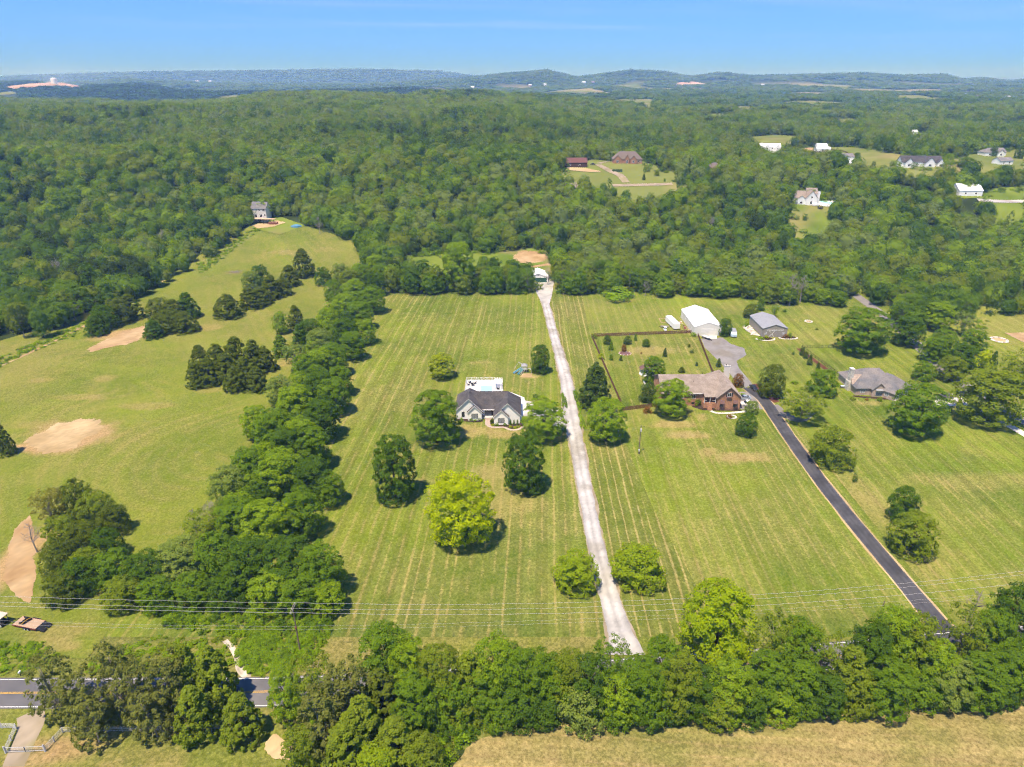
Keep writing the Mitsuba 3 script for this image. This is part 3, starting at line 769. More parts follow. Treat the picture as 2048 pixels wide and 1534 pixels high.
def ribs(c, step=0.3, depth=0.16):
    """Ribbed sheet metal: ribs every step metres, along x on the long roofs and walls."""
    def fn(p, n, uv):
        u = dr.select(dr.abs(n.x) > 0.9, p.y, dr.select(dr.abs(n.y) > 0.9, p.x, p.y)) / step
        u = u - dr.floor(u)
        return mi.Color3f(c) * (1 - depth * smoothstep(0.12, 0.02, dr.abs(u - 0.5))) * (0.95 + 0.08 * n2(p.x * 0.6, p.y * 0.6, 2))
    return fn


MAT = {
    'siding_white': matte(mottled((0.83, 0.84, 0.84), (0.88, 0.88, 0.87), 0.5, 0.05), 0.6), 'trim_white': matte((0.82, 0.82, 0.81), 0.5),
    'shingle_dark': matte(mottled((0.060, 0.060, 0.068), (0.110, 0.100, 0.098), 0.55, 0.45, 3.0), 0.9),
    'shingle_tan': matte(mottled((0.240, 0.195, 0.160), (0.340, 0.285, 0.240), 0.7, 0.30, 3.2), 0.9),
    'shingle_grey': matte(mottled((0.150, 0.155, 0.170), (0.250, 0.225, 0.210), 0.45, 0.30, 3.0), 0.9),
    'shingle_brown': matte((0.175, 0.140, 0.120), 0.9), 'roof_red': matte((0.150, 0.062, 0.055), 0.6), 'barn_brown': matte((0.085, 0.045, 0.038), 0.8),
    'brick': matte(mottled((0.300, 0.155, 0.095), (0.420, 0.230, 0.140), 1.6, 0.35, 5.0), 0.85), 'brick_pale': matte(mottled((0.360, 0.280, 0.230), (0.470, 0.390, 0.330), 1.6, 0.35, 5.0), 0.85),
    'metal_white': matte(ribs((0.84, 0.845, 0.84), 0.9, 0.05), 0.45), 'metal_ivory': matte(ribs((0.70, 0.69, 0.63), 0.45, 0.14), 0.5), 'metal_taupe': matte(ribs((0.300, 0.275, 0.245), 0.45, 0.16), 0.55), 'metal_slate': matte(ribs((0.300, 0.310, 0.330), 0.9, 0.14), 0.5),
    'garage_white': matte((0.74, 0.725, 0.66), 0.5), 'garage_green': matte((0.030, 0.090, 0.055), 0.5), 'stone': matte(mottled((0.40, 0.385, 0.36), (0.58, 0.56, 0.52), 1.8, 0.4, 4.0), 0.9),
    'glass_dark': {'type': 'principled', 'base_color': {'type': 'rgb', 'value': [0.025, 0.03, 0.036]}, 'roughness': 0.08, 'specular': 0.6},
    'glass_pale': {'type': 'principled', 'base_color': {'type': 'rgb', 'value': [0.24, 0.26, 0.28]}, 'roughness': 0.10, 'specular': 0.6},
    'frame_dark': matte((0.030, 0.030, 0.032), 0.5), 'shutter_brown': matte((0.150, 0.085, 0.075), 0.7), 'wood_brown': matte((0.130, 0.062, 0.042), 0.8), 'wood_tan': matte((0.46, 0.33, 0.22), 0.85), 'wood_grey': matte((0.24, 0.215, 0.19), 0.85),
    'metal_black': matte((0.020, 0.020, 0.022), 0.45), 'pipe_white': matte((0.50, 0.51, 0.52), 0.45), 'pool_liner': matte((0.40, 0.74, 0.82), 0.5),
    'water': {'type': 'principled', 'base_color': {'type': 'rgb', 'value': [0.36, 0.72, 0.80]}, 'roughness': 0.05, 'specular': 0.5},
    'teal': matte((0.010, 0.190, 0.250), 0.35), 'pale_blue': matte((0.50, 0.62, 0.70), 0.5), 'rubber': matte((0.018, 0.018, 0.018), 0.8),
    'car_black': matte((0.020, 0.022, 0.028), 0.22, clearcoat=1.0), 'car_silver': matte((0.46, 0.53, 0.58), 0.25, metallic=0.4, clearcoat=1.0), 'car_white': matte((0.80, 0.80, 0.79), 0.3, clearcoat=1.0), 'car_grey': matte((0.16, 0.155, 0.15), 0.28, metallic=0.4, clearcoat=1.0),
    'tarp_blue': matte((0.10, 0.26, 0.40), 0.6), 'rust_red': matte((0.20, 0.065, 0.045), 0.8), 'cedar_pole': matte((0.16, 0.125, 0.10), 0.9), 'wire': matte((0.46, 0.45, 0.44), 0.5), 'stone_pale': matte((0.62, 0.59, 0.53), 0.9), 'tank_white': matte((0.86, 0.86, 0.86), 0.5), 'insulator': matte((0.55, 0.54, 0.52), 0.4), 'canopy_tan': matte((0.58, 0.50, 0.40), 0.8), 'concrete_plain': matte((0.60, 0.58, 0.54), 0.85),
}
MAT['leaf_solid'] = matte((0.05, 0.085, 0.02), 0.8)
scene.update(MAT)


# ------------------------------------------------------------------ builders
class Frame:
    """A local frame: x to the right, y away, z up, turned by rz degrees about z, standing on the ground."""

    def __init__(self, x, y, rz=0.0, z=None):
        self.m = trimesh.transformations.rotation_matrix(math.radians(rz), [0, 0, 1])
        self.m[:3, 3] = (x, y, float(ground_z(x, y)) if z is None else z)

    def __call__(self, mesh):
        mesh = mesh.copy()
        mesh.apply_transform(self.m)
        return mesh


def hull(p):
    return trimesh.convex.convex_hull(np.asarray(p, float))


def slab(poly, t=0.16):
    p = np.asarray(poly, float)
    return hull(np.vstack([p, p - [0, 0, t]]))


def bar(p0, p1, w, h):
    """A straight board from p0 to p1 (same height or not), w wide and h tall."""
    p0, p1 = np.asarray(p0, float), np.asarray(p1, float)
    d = p1 - p0
    d2 = np.array([-d[1], d[0], 0])
    n = np.linalg.norm(d2)
    d2 = d2 / n * w / 2 if n > 1e-6 else np.array([w / 2, 0, 0])
    u = np.array([0, 0, h / 2]) if n > 1e-6 else np.array([0, h / 2, 0])
    return hull([q + s * d2 + v * u for q in (p0, p1) for s in (-1, 1) for v in (-1, 1)])


def wing(x0, x1, y0, y1, ze, zr, axis='y', o=0.45, ends=('gable', 'gable'), z0=0.0, hip=None):
    """(walls, roof) of a rectangular wing with its ridge along the axis; ends: gable or hip at the low and the high end."""
    if axis == 'x':
        w, rf = wing(y0, y1, x0, x1, ze, zr, 'y', o, ends, z0, hip)
        m = np.array([[0, 1, 0, 0], [1, 0, 0, 0], [0, 0, 1, 0], [0, 0, 0, 1.0]])
        for q in (w, rf):
            q.apply_transform(m)
        return w, rf
    xm, hw = (x0 + x1) / 2, (x1 - x0) / 2
    sl = (zr - ze) / hw
    hp = hip if hip is not None else hw
    ra = y0 + (hp if ends[0] == 'hip' else 0)
    rb = y1 - (hp if ends[1] == 'hip' else 0)
    e = 0.03
    walls = hull([(x, y, z) for x in (x0, x1) for y in (y0, y1) for z in (z0, ze - 0.12)] + [(xm, ra + (0 if ends[0] == 'gable' else 0.3), zr - 0.22), (xm, rb - (0 if ends[1] == 'gable' else 0.3), zr - 0.22)])
    zo = ze - o * sl
    ya, yb = y0 - o, y1 + o
    Ra, Rb = (ya if ends[0] == 'gable' else ra - 0.0), (yb if ends[1] == 'gable' else rb + 0.0)
    top = 0.10
    planes = [[(x0 - o, ya, zo + top), (xm, Ra, zr + top), (xm, Rb, zr + top), (x0 - o, yb, zo + top)], [(x1 + o, ya, zo + top), (xm, Ra, zr + top), (xm, Rb, zr + top), (x1 + o, yb, zo + top)]]
    if ends[0] == 'hip':
        planes.append([(x0 - o, ya, zo + top), (x1 + o, ya, zo + top), (xm, Ra, zr + top)])
    if ends[1] == 'hip':
        planes.append([(x0 - o, yb, zo + top), (x1 + o, yb, zo + top), (xm, Rb, zr + top)])
    return walls, cat([slab(p) for p in planes])


FACE = {'S': (0, -1), 'N': (0, 1), 'E': (1, 0), 'W': (-1, 0)}


def opening(fr, parent, name, cx, cy, cz, w, h, face='S', frame='trim_white', pane='glass_dark', cols=2, rows=1, t=0.09, label=None, proud=0.05):
    """A window or door: a frame standing proud of the wall, and panes as its sub-part."""
    nx, ny = FACE[face]
    ax = np.array([-ny, nx, 0.0]) if face in 'SN' else np.array([ny if ny else 0, 1.0, 0])
    ax = np.array([1.0, 0, 0]) if face in 'SN' else np.array([0, 1.0, 0])
    nrm = np.array([nx, ny, 0.0])
    c = np.array([cx, cy, cz]) + nrm * proud * 0.5

    def b(u, v, su, sv, d=proud * 2, off=0.0):
        p = c + ax * u + np.array([0, 0, v]) + nrm * off
        s = np.abs(ax) * su + np.abs(nrm) * d + np.array([0, 0, sv])
        return bx(*p, *s)
    ms = [b(0, h / 2 - t / 2, w, t), b(0, -h / 2 + t / 2, w, t), b(-w / 2 + t / 2, 0, t, h - 2 * t), b(w / 2 - t / 2, 0, t, h - 2 * t)]
    for i in range(1, cols):
        ms.append(b(-w / 2 + w * i / cols, 0, t * 0.7, h - 2 * t, proud * 1.9))
    for j in range(1, rows):
        ms.append(b(0, -h / 2 + h * j / rows, w - 2 * t, t * 0.6, proud * 1.8))
    k = part(parent, name, fr(cat(ms)), frame, label=label)
    part(k, 'pane', fr(b(0, 0, w - 2 * t, h - 2 * t, 0.04, 0.002)), pane)
    return k


def garage_door(fr, parent, cx, cy, w, h, bsdf, z0=0.05, face='S', panels=4):
    nx, ny = FACE[face]
    k = None
    for j in range(panels):
        ph = h / panels
        m = bx(cx + nx * 0.04, cy + ny * 0.04, z0 + ph * (j + 0.5), w if ny else 0.08, 0.08 if ny else w, ph - 0.03)
        if k is None:
            k = part(parent, 'garage_door', fr(m), bsdf)
        else:
            part(k, 'panel', fr(m), bsdf)
    return k


def fence_run(parent, p, rails, post_h, bsdf, step=2.4, rail_h=0.14, rail_t=0.04, post=0.11, per_span=True, post_bsdf=None, round_rail=False):
    p = [np.asarray(q, float) for q in p]
    for a, b in zip(p[:-1], p[1:]):
        L = np.linalg.norm(b - a)
        n = max(1, round(L / step))
        q = [a + (b - a) * i / n for i in range(n + 1)]
        zs = [float(ground_z(*c)) for c in q]
        for c, z in zip(q, zs):
            part(parent, 'post', bx(c[0], c[1], z + post_h / 2 - 0.05, post, post, post_h + 0.1), post_bsdf or bsdf)
        spans = list(zip(q[:-1], q[1:], zs[:-1], zs[1:])) if per_span else [(a, b, zs[0], zs[-1])]
        for c, d, z1, z2 in spans:
            for rz in rails:
                if round_rail:
                    part(parent, 'rail', tube((*c, z1 + rz), (*d, z2 + rz), rail_h / 2, n=5), bsdf)
                else:
                    e = (d - c) / np.linalg.norm(d - c) * (post / 2 + 0.004)
                    part(parent, 'rail', bar((*(c + e), z1 + rz), (*(d - e), z2 + rz), rail_t, rail_h), bsdf)


# ------------------------------------------------------------------ the white house
H = thing('white_house', 'white house with a dark grey roof and stepped front gables, beside the pool', 'house')
F0 = Frame(0, 0, 0, 0.0)
W, R = [], []
for a in [(-19.7, -10.6, 215.0, 228.2, 3.6, 8.1, 'y', 0.45, ('gable', 'hip')), (-5.9, 2.8, 211.6, 225.6, 3.6, 8.0, 'y', 0.45, ('gable', 'hip')), (-15.2, -1.6, 217.2, 225.4, 3.6, 7.9, 'x', 0.0, ('gable', 'gable')),
          (-15.5, -10.7, 213.9, 218.0, 3.35, 5.75, 'y', 0.35, ('gable', 'gable')), (-6.25, -1.3, 210.5, 214.8, 3.35, 5.80, 'y', 0.35, ('gable', 'gable'))]:
    w_, r_ = wing(*a)
    W.append(w_)
    R.append(r_)
R.append(slab([(-10.7, 215.6, 3.36), (-6.1, 215.6, 3.36), (-6.1, 217.6, 4.4), (-10.7, 217.6, 4.4)], 0.2))
part(H, 'wall', cat(W), 'siding_white')
part(H, 'roof', cat(R), 'shingle_dark', label='dark grey shingle roof with crossing ridges')
for z, (xa, xb, y, ze, zr) in enumerate([(-19.7, -10.6, 215.0, 3.6, 8.1), (-5.9, 2.8, 211.6, 3.6, 8.0), (-15.5, -10.7, 213.9, 3.35, 5.75), (-6.25, -1.3, 210.5, 3.35, 5.8)]):
    o = 0.45 if z < 2 else 0.35
    sl = (zr - ze) / ((xb - xa) / 2)
    for s in (0, 1):
        e = (xa - o if s == 0 else xb + o, y - o - 0.03, ze - o * sl - 0.09)
        part(H, 'gable_board', bar(e, ((xa + xb) / 2, y - o - 0.03, zr - 0.09), 0.06, 0.22), 'trim_white')
for vx, vy, vz in ((-12.0, 222.6, 6.5), (-5.2, 222.9, 6.2), (-8.2, 218.6, 5.5)):
    part(H, 'roof_vent', tube((vx, vy, vz - 0.5), (vx, vy, vz + 0.45), 0.09), 'frame_dark')
for gx_, gy_, gw in ((-8.4, 215.55, 4.4),):
    part(H, 'gutter', bx(gx_, gy_, 3.30, gw, 0.14, 0.12), 'trim_white')
opening(F0, H, 'window', -17.2, 215.0, 1.9, 1.0, 1.9, frame='frame_dark', pane='glass_dark', cols=2, rows=2)
opening(F0, H, 'window', -13.1, 213.9, 1.75, 2.3, 1.8, frame='frame_dark', pane='glass_pale', cols=2)
opening(F0, H, 'window', -3.75, 210.5, 1.75, 2.3, 1.8, frame='frame_dark', pane='glass_pale', cols=2)
opening(F0, H, 'window', -8.4, 217.2, 1.9, 2.6, 2.2, frame='frame_dark', pane='glass_dark', cols=2)
opening(F0, H, 'window', -19.7, 221.5, 1.9, 1.6, 1.5, 'W', frame='frame_dark', pane='glass_dark')
for i in range(3):
    garage_door(F0, H, 2.8, 215.2 + i * 3.2, 2.7, 2.4, 'garage_white', face='E')
part(H, 'porch_floor', bx(-8.4, 216.2, 0.28, 4.3, 2.0, 0.56), 'concrete_plain')
for i, y in enumerate((214.9, 214.5)):
    part(H, 'step', bx(-8.4, y, 0.20 - i * 0.11, 2.2, 0.42, 0.38 - i * 0.18), 'brick_pale')
for x in (-10.3, -6.5):
    part(H, 'porch_column', bx(x, 215.75, 1.95, 0.26, 0.26, 2.75), 'frame_dark')
part(H, 'porch_beam', bx(-8.4, 215.72, 3.28, 4.2, 0.3, 0.3), 'trim_white')
part(H, 'door', bx(-6.75, 217.12, 1.6, 0.95, 0.08, 2.1), 'frame_dark')
ground('mulch_bed', sheet(ragged(Polygon([(-20.4, 215.2), (-10.4, 214.6), (-10.2, 213.0), (-13, 212.4), (-17, 213.2), (-20.3, 213.6)]), 0.3, 0.6, 0.8, 1), 0.045, 0.7), 'mulch')
ground('mulch_bed', sheet(ragged(Polygon([(-7.4, 214.9), (-6.3, 214.6), (-6.2, 210.6), (-1.2, 210.4), (3.4, 212), (4.0, 210.0), (2.0, 207.9), (-0.4, 207.6), (-2.5, 209.2), (-6.2, 209.2), (-7.5, 211)]), 0.2, 0.6, 0.8, 2), 0.045, 0.7), 'mulch')
ground('front_walk', ribbon([(-8.5, 214.5), (-8.5, 211.2), (-7.4, 209.2), (-5.4, 208.7), (-2.8, 208.7), (-1.0, 207.2), (0.6, 206.8), (2.4, 207.4), (3.6, 209.2)], [1.9, 1.7, 1.3, 1.1, 1.0, 1.0, 1.0, 1.0, 1.0], 0.055, 0.5), 'paver', 'curving brick walk to the front steps of the white house')
ground('side_slab', sheet(Polygon([(2.95, 213), (3.6, 216.2), (5.3, 224.4), (4.6, 233), (-1.6, 238.6), (-1.6, 229), (2.95, 226)]), 0.05, 1), 'concrete_white', 'white concrete pad along the garage side of the white house')
# pool
deck = Polygon([(-18.1, 248.8), (-3.9, 248.8), (-3.4, 229), (-17.8, 229)]).difference(sbox(-12.2, 236.4, -7.7, 243.3))
ground('pool_deck', sheet(deck, 0.10, 1.2), 'concrete_white', 'white concrete deck behind the white house')
PL = thing('swimming_pool', 'pale blue rectangular swimming pool behind the white house', 'pool')
part(PL, 'basin', cat([bx(-9.95, 239.85, -0.42, 4.5, 6.9, 0.04), bx(-12.18, 239.85, -0.15, 0.06, 6.9, 0.5), bx(-7.72, 239.85, -0.15, 0.06, 6.9, 0.5), bx(-9.95, 243.28, -0.15, 4.4, 0.06, 0.5), bx(-9.95, 236.42, -0.15, 4.4, 0.06, 0.5)]), 'pool_liner')
part(PL, 'water', sheet(sbox(-12.15, 236.45, -7.75, 243.25), 0.045), 'water')
part(PL, 'coping', cat([bx(-9.95, 243.45, 0.12, 5.1, 0.3, 0.06), bx(-12.35, 239.85, 0.12, 0.3, 6.9, 0.06), bx(-7.55, 239.85, 0.12, 0.3, 6.9, 0.06)]), 'trim_white')
RL = thing('pool_railing', 'white railing around the pool deck', 'railing')
rp = [(-17.9, 232), (-18.2, 248.9), (-3.8, 248.9), (-3.4, 236)]
pk = []
for a, b in zip(rp[:-1], rp[1:]):
    a, b = np.array(a), np.array(b)
    n = round(np.linalg.norm(b - a) / 2.05)
    for i in range(n + 1):
        q = a + (b - a) * i / n
        part(RL, 'post', bx(q[0], q[1], 0.72, 0.12, 0.12, 1.24), 'trim_white')
    for z in (0.3, 1.22):
        part(RL, 'rail', bar((*a, z), (*b, z), 0.06, 0.09), 'trim_white')
    for i in range(int(np.linalg.norm(b - a) / 0.24)):
        q = a + (b - a) * (i + 0.5) / int(np.linalg.norm(b - a) / 0.24)
        pk.append(bx(q[0], q[1], 0.76, 0.035, 0.035, 0.84))
k = part(RL, 'picket', cat(pk), 'trim_white')
labels[k] = {'kind': 'stuff'}
PG = thing('pergola', 'small white slatted pergola at the corner of the pool deck', 'pergola')
for x in (-6.6, -4.3):
    for y in (240.4, 243.8):
        part(PG, 'post', bx(x, y, 1.25, 0.16, 0.16, 2.4), 'trim_white')
    part(PG, 'beam', bx(x, 242.1, 2.55, 0.12, 4.2, 0.2), 'trim_white')
for i in range(6):
    part(PG, 'rafter', bx(-5.45, 240.3 + i * 0.72, 2.74, 3.0, 0.30, 0.14), 'trim_white')
for i in range(5):
    part(PG, 'slat', bx(-6.5 + i * 0.52, 242.1, 2.86, 0.16, 4.3, 0.06), 'trim_white')
for i, (x, y, rz, lab) in enumerate([(-16.7, 246.2, 200, 'black garden chair on the pool deck, nearest the back railing'), (-17.0, 243.9, 100, 'black garden chair on the pool deck, nearest the side railing'), (-15.3, 243.4, 20, 'black garden chair on the pool deck, nearest the pool'), (-14.7, 245.2, 290, 'black reclining garden chair facing the other chairs'), (-5.3, 240.0, 160, 'dark garden chair under the pergola side of the deck')]):
    C = thing('garden_chair', lab, 'chair', 'dark garden chairs on the pool deck')
    f = Frame(x, y, rz, 0.1)
    part(C, 'seat', f(slab([(-0.35, -0.4, 0.45), (0.35, -0.4, 0.45), (0.35, 0.35, 0.34), (-0.35, 0.35, 0.34)], 0.06)), 'frame_dark')
    part(C, 'backrest', f(hull([(-0.33, 0.3, 0.34), (0.33, 0.3, 0.34), (0.28, 0.72, 1.05), (-0.28, 0.72, 1.05), (-0.33, 0.37, 0.34), (0.33, 0.37, 0.34), (0.28, 0.78, 1.05), (-0.28, 0.78, 1.05)])), 'frame_dark')
    for s in (-1, 1):
        part(C, 'arm', f(bx(s * 0.42, -0.02, 0.62, 0.14, 0.8, 0.05)), 'frame_dark')
        for yy in (-0.36, 0.36):
            part(C, 'leg', f(bx(s * 0.40, yy, 0.3, 0.08, 0.08, 0.6)), 'frame_dark')
TB = thing('garden_table', 'low dark round table between the garden chairs', 'table')
part(TB, 'top', trimesh.creation.cylinder(0.42, 0.05, sections=16).apply_translation((-15.9, 244.9, 0.55)), 'frame_dark')
part(TB, 'base', trimesh.creation.cylinder(0.2, 0.42, sections=10).apply_translation((-15.9, 244.9, 0.31)), 'frame_dark')

# ------------------------------------------------------------------ play set
P = thing('play_set', 'white and teal play set with two slides and a climbing arch', 'play set')
f = Frame(5.0, 257.3, 0, 0)
for x in (-0.9, 0.9):
    for y in (-0.9, 0.9):
        part(P, 'post', f(bx(x, y, 1.6, 0.14, 0.14, 3.2)), 'pipe_white')
part(P, 'platform', f(bx(0, 0, 1.55, 1.9, 1.9, 0.1)), 'pale_blue')
part(P, 'panel', f(bx(0, -0.95, 2.0, 1.8, 0.06, 0.8)), 'trim_white')
part(P, 'roof', f(cat([slab([(-1.3, -1.3, 3.0), (1.3, -1.3, 3.0), (0, 0, 4.0)], 0.1), slab([(-1.3, 1.3, 3.0), (1.3, 1.3, 3.0), (0, 0, 4.0)], 0.1), slab([(1.3, -1.3, 3.0), (1.3, 1.3, 3.0), (0, 0, 4.0)], 0.1), slab([(-1.3, -1.3, 3.0), (-1.3, 1.3, 3.0), (0, 0, 4.0)], 0.1)])), 'metal_slate')
for (x0, y0, x1, y1, w) in ((-1.1, 0.4, -4.4, -1.8, 0.8), (-0.6, -1.0, -2.6, -3.0, 0.7)):
    q0, q1 = np.array([x0, y0, 1.65]), np.array([x1, y1, 0.25])
    d = (q1 - q0)[:2]
    nn = np.array([-d[1], d[0]]) / np.linalg.norm(d) * w / 2
    bed = hull([(*(q[:2] + s * nn), q[2] + t) for q in (q0, q1) for s in (-1, 1) for t in (0, 0.06)])
    k = part(P, 'slide', f(bed), 'teal', label='teal slide')
    for s in (-1, 1):
        part(k, 'side_wall', f(hull([(*(q[:2] + s * nn * g), q[2] + t) for q in (q0, q1) for g in (1, 1.12) for t in (0.0, 0.26)])), 'pale_blue')
part(P, 'swing_beam', f(bar((-0.9, 0.9, 3.1), (-2.2, 3.4, 3.1), 0.12, 0.14)), 'pipe_white')
for s in (-1, 1):
    part(P, 'swing_leg', f(bar((-2.2, 3.4, 3.1), (-4.3 if s < 0 else -1.4, 2.6 if s < 0 else 4.4, 0), 0.12, 0.12)), 'pipe_white')
part(P, 'ladder', f(cat([bar((-0.3, -0.95, 1.6), (-1.6, -3.2, 0.05), 0.08, 0.08), bar((0.3, -0.95, 1.6), (-0.9, -3.4, 0.05), 0.08, 0.08)])), 'trim_white')
for s in (-0.3, 0.3):
    arc = [(0.95 + 2.0 * math.sin(t), -0.6 + s - 0.9 * math.sin(t), 1.5 + 0.9 * math.sin(t * 2.0) - 1.5 * (t / 1.6) ** 2) for t in np.linspace(0, 1.6, 8)]
    part(P, 'climbing_rail', f(polytube(arc, [0.07] * 8, 5)), 'pipe_white')
arc = [(0.95 + 2.0 * math.sin(t), -0.6 - 0.9 * math.sin(t), 1.5 + 0.9 * math.sin(t * 2.0) - 1.5 * (t / 1.6) ** 2) for t in np.linspace(0, 1.6, 9)]
for q in arc[1:-1]:
    part(P, 'rung', f(bx(*q, 0.06, 0.62, 0.06)), 'pipe_white')
ground('bare_soil', sheet(ragged(Polygon([(3, 252), (8, 252), (8.5, 255.5), (4, 256)]), 0.7, 0.6, 0.5, 3), 0.02, 0.8), 'soil_tan')

# ------------------------------------------------------------------ the brick house
H = thing('brick_house', 'long orange brick house with a tan shingle roof and a front gable', 'house')
W, R = [], []
for a in [(55.0, 76.0, 226.0, 242.0, 5.2, 9.0, 'x', 0.5, ('gable', 'gable')), (74.2, 82.6, 222.5, 242.5, 5.2, 9.0, 'y', 0.55, ('gable', 'hip'))]:
    w_, r_ = wing(*a)
    W.append(w_)
    R.append(r_)
R.append(slab([(69.8, 223.6, 4.6), (74.4, 223.6, 4.6), (74.4, 226.5, 5.5), (69.8, 226.5, 5.5)], 0.16))
part(H, 'wall', cat(W), 'brick')
part(H, 'roof', cat(R), 'shingle_tan')
opening(F0, H, 'window', 78.3, 222.5, 6.0, 1.4, 1.5, frame='trim_white', pane='glass_dark', cols=2)
part(H, 'window_box', bx(78.3, 222.2, 5.0, 1.8, 0.45, 0.35), 'shutter_brown')
for x in (75.9, 80.7):
    opening(F0, H, 'window', x, 222.5, 2.0, 1.3, 2.0, frame='frame_dark', pane='glass_dark', cols=1, rows=2)
    part(H, 'awning', slab([(x - 0.85, 221.5, 2.75), (x + 0.85, 221.5, 2.75), (x + 0.85, 222.48, 3.8), (x - 0.85, 222.48, 3.8)], 0.06), 'shutter_brown')
for s in (-1, 1):
    part(H, 'shutter', bx(78.3 + s * 0.98, 222.46, 6.0, 0.4, 0.07, 1.6), 'frame_dark')
for x in (58.5, 62.0, 66.5):
    opening(F0, H, 'window', x, 226.0, 3.6, 1.5, 1.5, frame='trim_white', pane='glass_dark', cols=2)
    opening(F0, H, 'window', x, 226.0, 1.0, 1.1, 0.8, frame='frame_dark', pane='glass_dark', cols=2)
part(H, 'porch_floor', bx(72.0, 224.9, 1.0, 4.3, 2.2, 2.0), 'brick')
for i in range(6):
    part(H, 'step', bx(71.8, 223.62 - i * 0.3, 0.85 - i * 0.15, 1.6, 0.29, 1.7 - i * 0.3), 'brick')
for x in (69.95, 72.0, 74.0):
    part(H, 'porch_column', bx(x, 223.95, 3.2, 0.16, 0.16, 2.5), 'trim_white')
part(H, 'porch_rail', cat([bx(70.4, 223.95, 2.9, 0.8, 0.06, 0.08), bx(73.4, 223.95, 2.9, 1.1, 0.06, 0.08)]), 'trim_white')
part(H, 'door', bx(71.4, 225.94, 3.1, 1.0, 0.1, 2.1), 'shutter_brown')
for vx, vy, vz in ((60.0, 236.5, 8.2), (67.0, 230.6, 7.5), (72.0, 237.0, 8.0)):
    part(H, 'roof_vent', tube((vx, vy, vz - 0.5), (vx, vy, vz + 0.45), 0.10), 'frame_dark')
part(H, 'gutter', bx(62.3, 225.38, 5.0, 14.2, 0.14, 0.12), 'trim_white')
k = part(H, 'chimney', bx(82.2, 240.3, 5.2, 2.0, 1.3, 9.4), 'stone_pale')
part(k, 'chimney_cap', bx(82.2, 240.3, 9.98, 2.2, 1.5, 0.18), 'stone')
for s in (-0.5, 0.5):
    part(k, 'flue', tube((82.2 + s, 240.3, 10.0), (82.2 + s, 240.3, 10.4), 0.22), 'metal_black')
ground('front_walk', ribbon([(72.0, 221.6), (73.0, 220.2), (75.5, 219.6), (80.0, 220.1), (84.5, 221.2), (87.5, 222.4)], 1.25, 0.04, 0.6), 'concrete', 'pale concrete walk in front of the brick gable')
ground('driveway_apron', sheet(Polygon([(83.2, 222.8), (91.5, 222.8), (91.5, 238), (84.8, 238), (83.2, 232)]), 0.03, 1), 'asphalt_old')
ground('mulch_bed', sheet(ragged(Polygon([(69, 222.2), (73.4, 221.6), (83, 221.4), (83.2, 222.6), (74, 222.6), (73.8, 226), (66, 226), (66, 224.8)]), 0.2, 0.6, 0.8, 3), 0.03, 0.8), 'mulch')
ground('mulch_bed', sheet(ragged(Polygon(pts([(1505, 768), (1522, 768), (1560, 792), (1562, 802), (1548, 806), (1520, 788)])), 0.4, 0.6, 0.6, 4), 0.03, 0.8), 'mulch_red')
ST = thing('stone_ring', 'white stone ring around a purple shrub on the lawn before the brick house', 'stone ring')
q = at(1463, 834)
for i in range(14):
    a = i * 2 * PI / 14
    part(ST, 'stone', trimesh.creation.icosphere(1, 0.32).apply_scale((1.2, 1, 0.6)).apply_translation((q[0] + 1.6 * math.cos(a), q[1] + 1.3 * math.sin(a), 0.1)), 'stone_pale')
# gazebo
G = thing('gazebo', 'white garden gazebo with a brown roof in the fenced yard', 'gazebo')
gx_, gy_ = 54.6, 255.2
for i in range(8):
    a = (i + 0.5) * PI / 4
    part(G, 'post', bx(gx_ + 2.6 * math.cos(a), gy_ + 2.6 * math.sin(a), 1.4, 0.16, 0.16, 2.8), 'trim_white')
    b_ = a + PI / 4
    p0, p1 = (gx_ + 2.6 * math.cos(a), gy_ + 2.6 * math.sin(a)), (gx_ + 2.6 * math.cos(b_), gy_ + 2.6 * math.sin(b_))
    part(G, 'rail_panel', bar((*p0, 0.75), (*p1, 0.75), 0.05, 0.8), 'trim_white')
part(G, 'floor', trimesh.creation.cylinder(2.9, 0.3, sections=8).apply_translation((gx_, gy_, 0.15)), 'trim_white')
part(G, 'roof', hull([(gx_ + 3.2 * math.cos(a), gy_ + 3.2 * math.sin(a), 2.75) for a in (np.arange(8) + 0.5) * PI / 4] + [(gx_, gy_, 4.7)]), 'shutter_brown')
BN = thing('garden_bench', 'small white bench near the gazebo', 'bench')
q = at(1289, 768)
part(BN, 'seat', bx(q[0], q[1], 0.45, 0.6, 1.9, 0.1), 'trim_white')
part(BN, 'backrest', bx(q[0] - 0.35, q[1], 0.8, 0.08, 1.9, 0.6), 'trim_white')
for s in (-0.8, 0.8):
    part(BN, 'leg', bx(q[0], q[1] + s, 0.2, 0.5, 0.1, 0.4), 'trim_white')
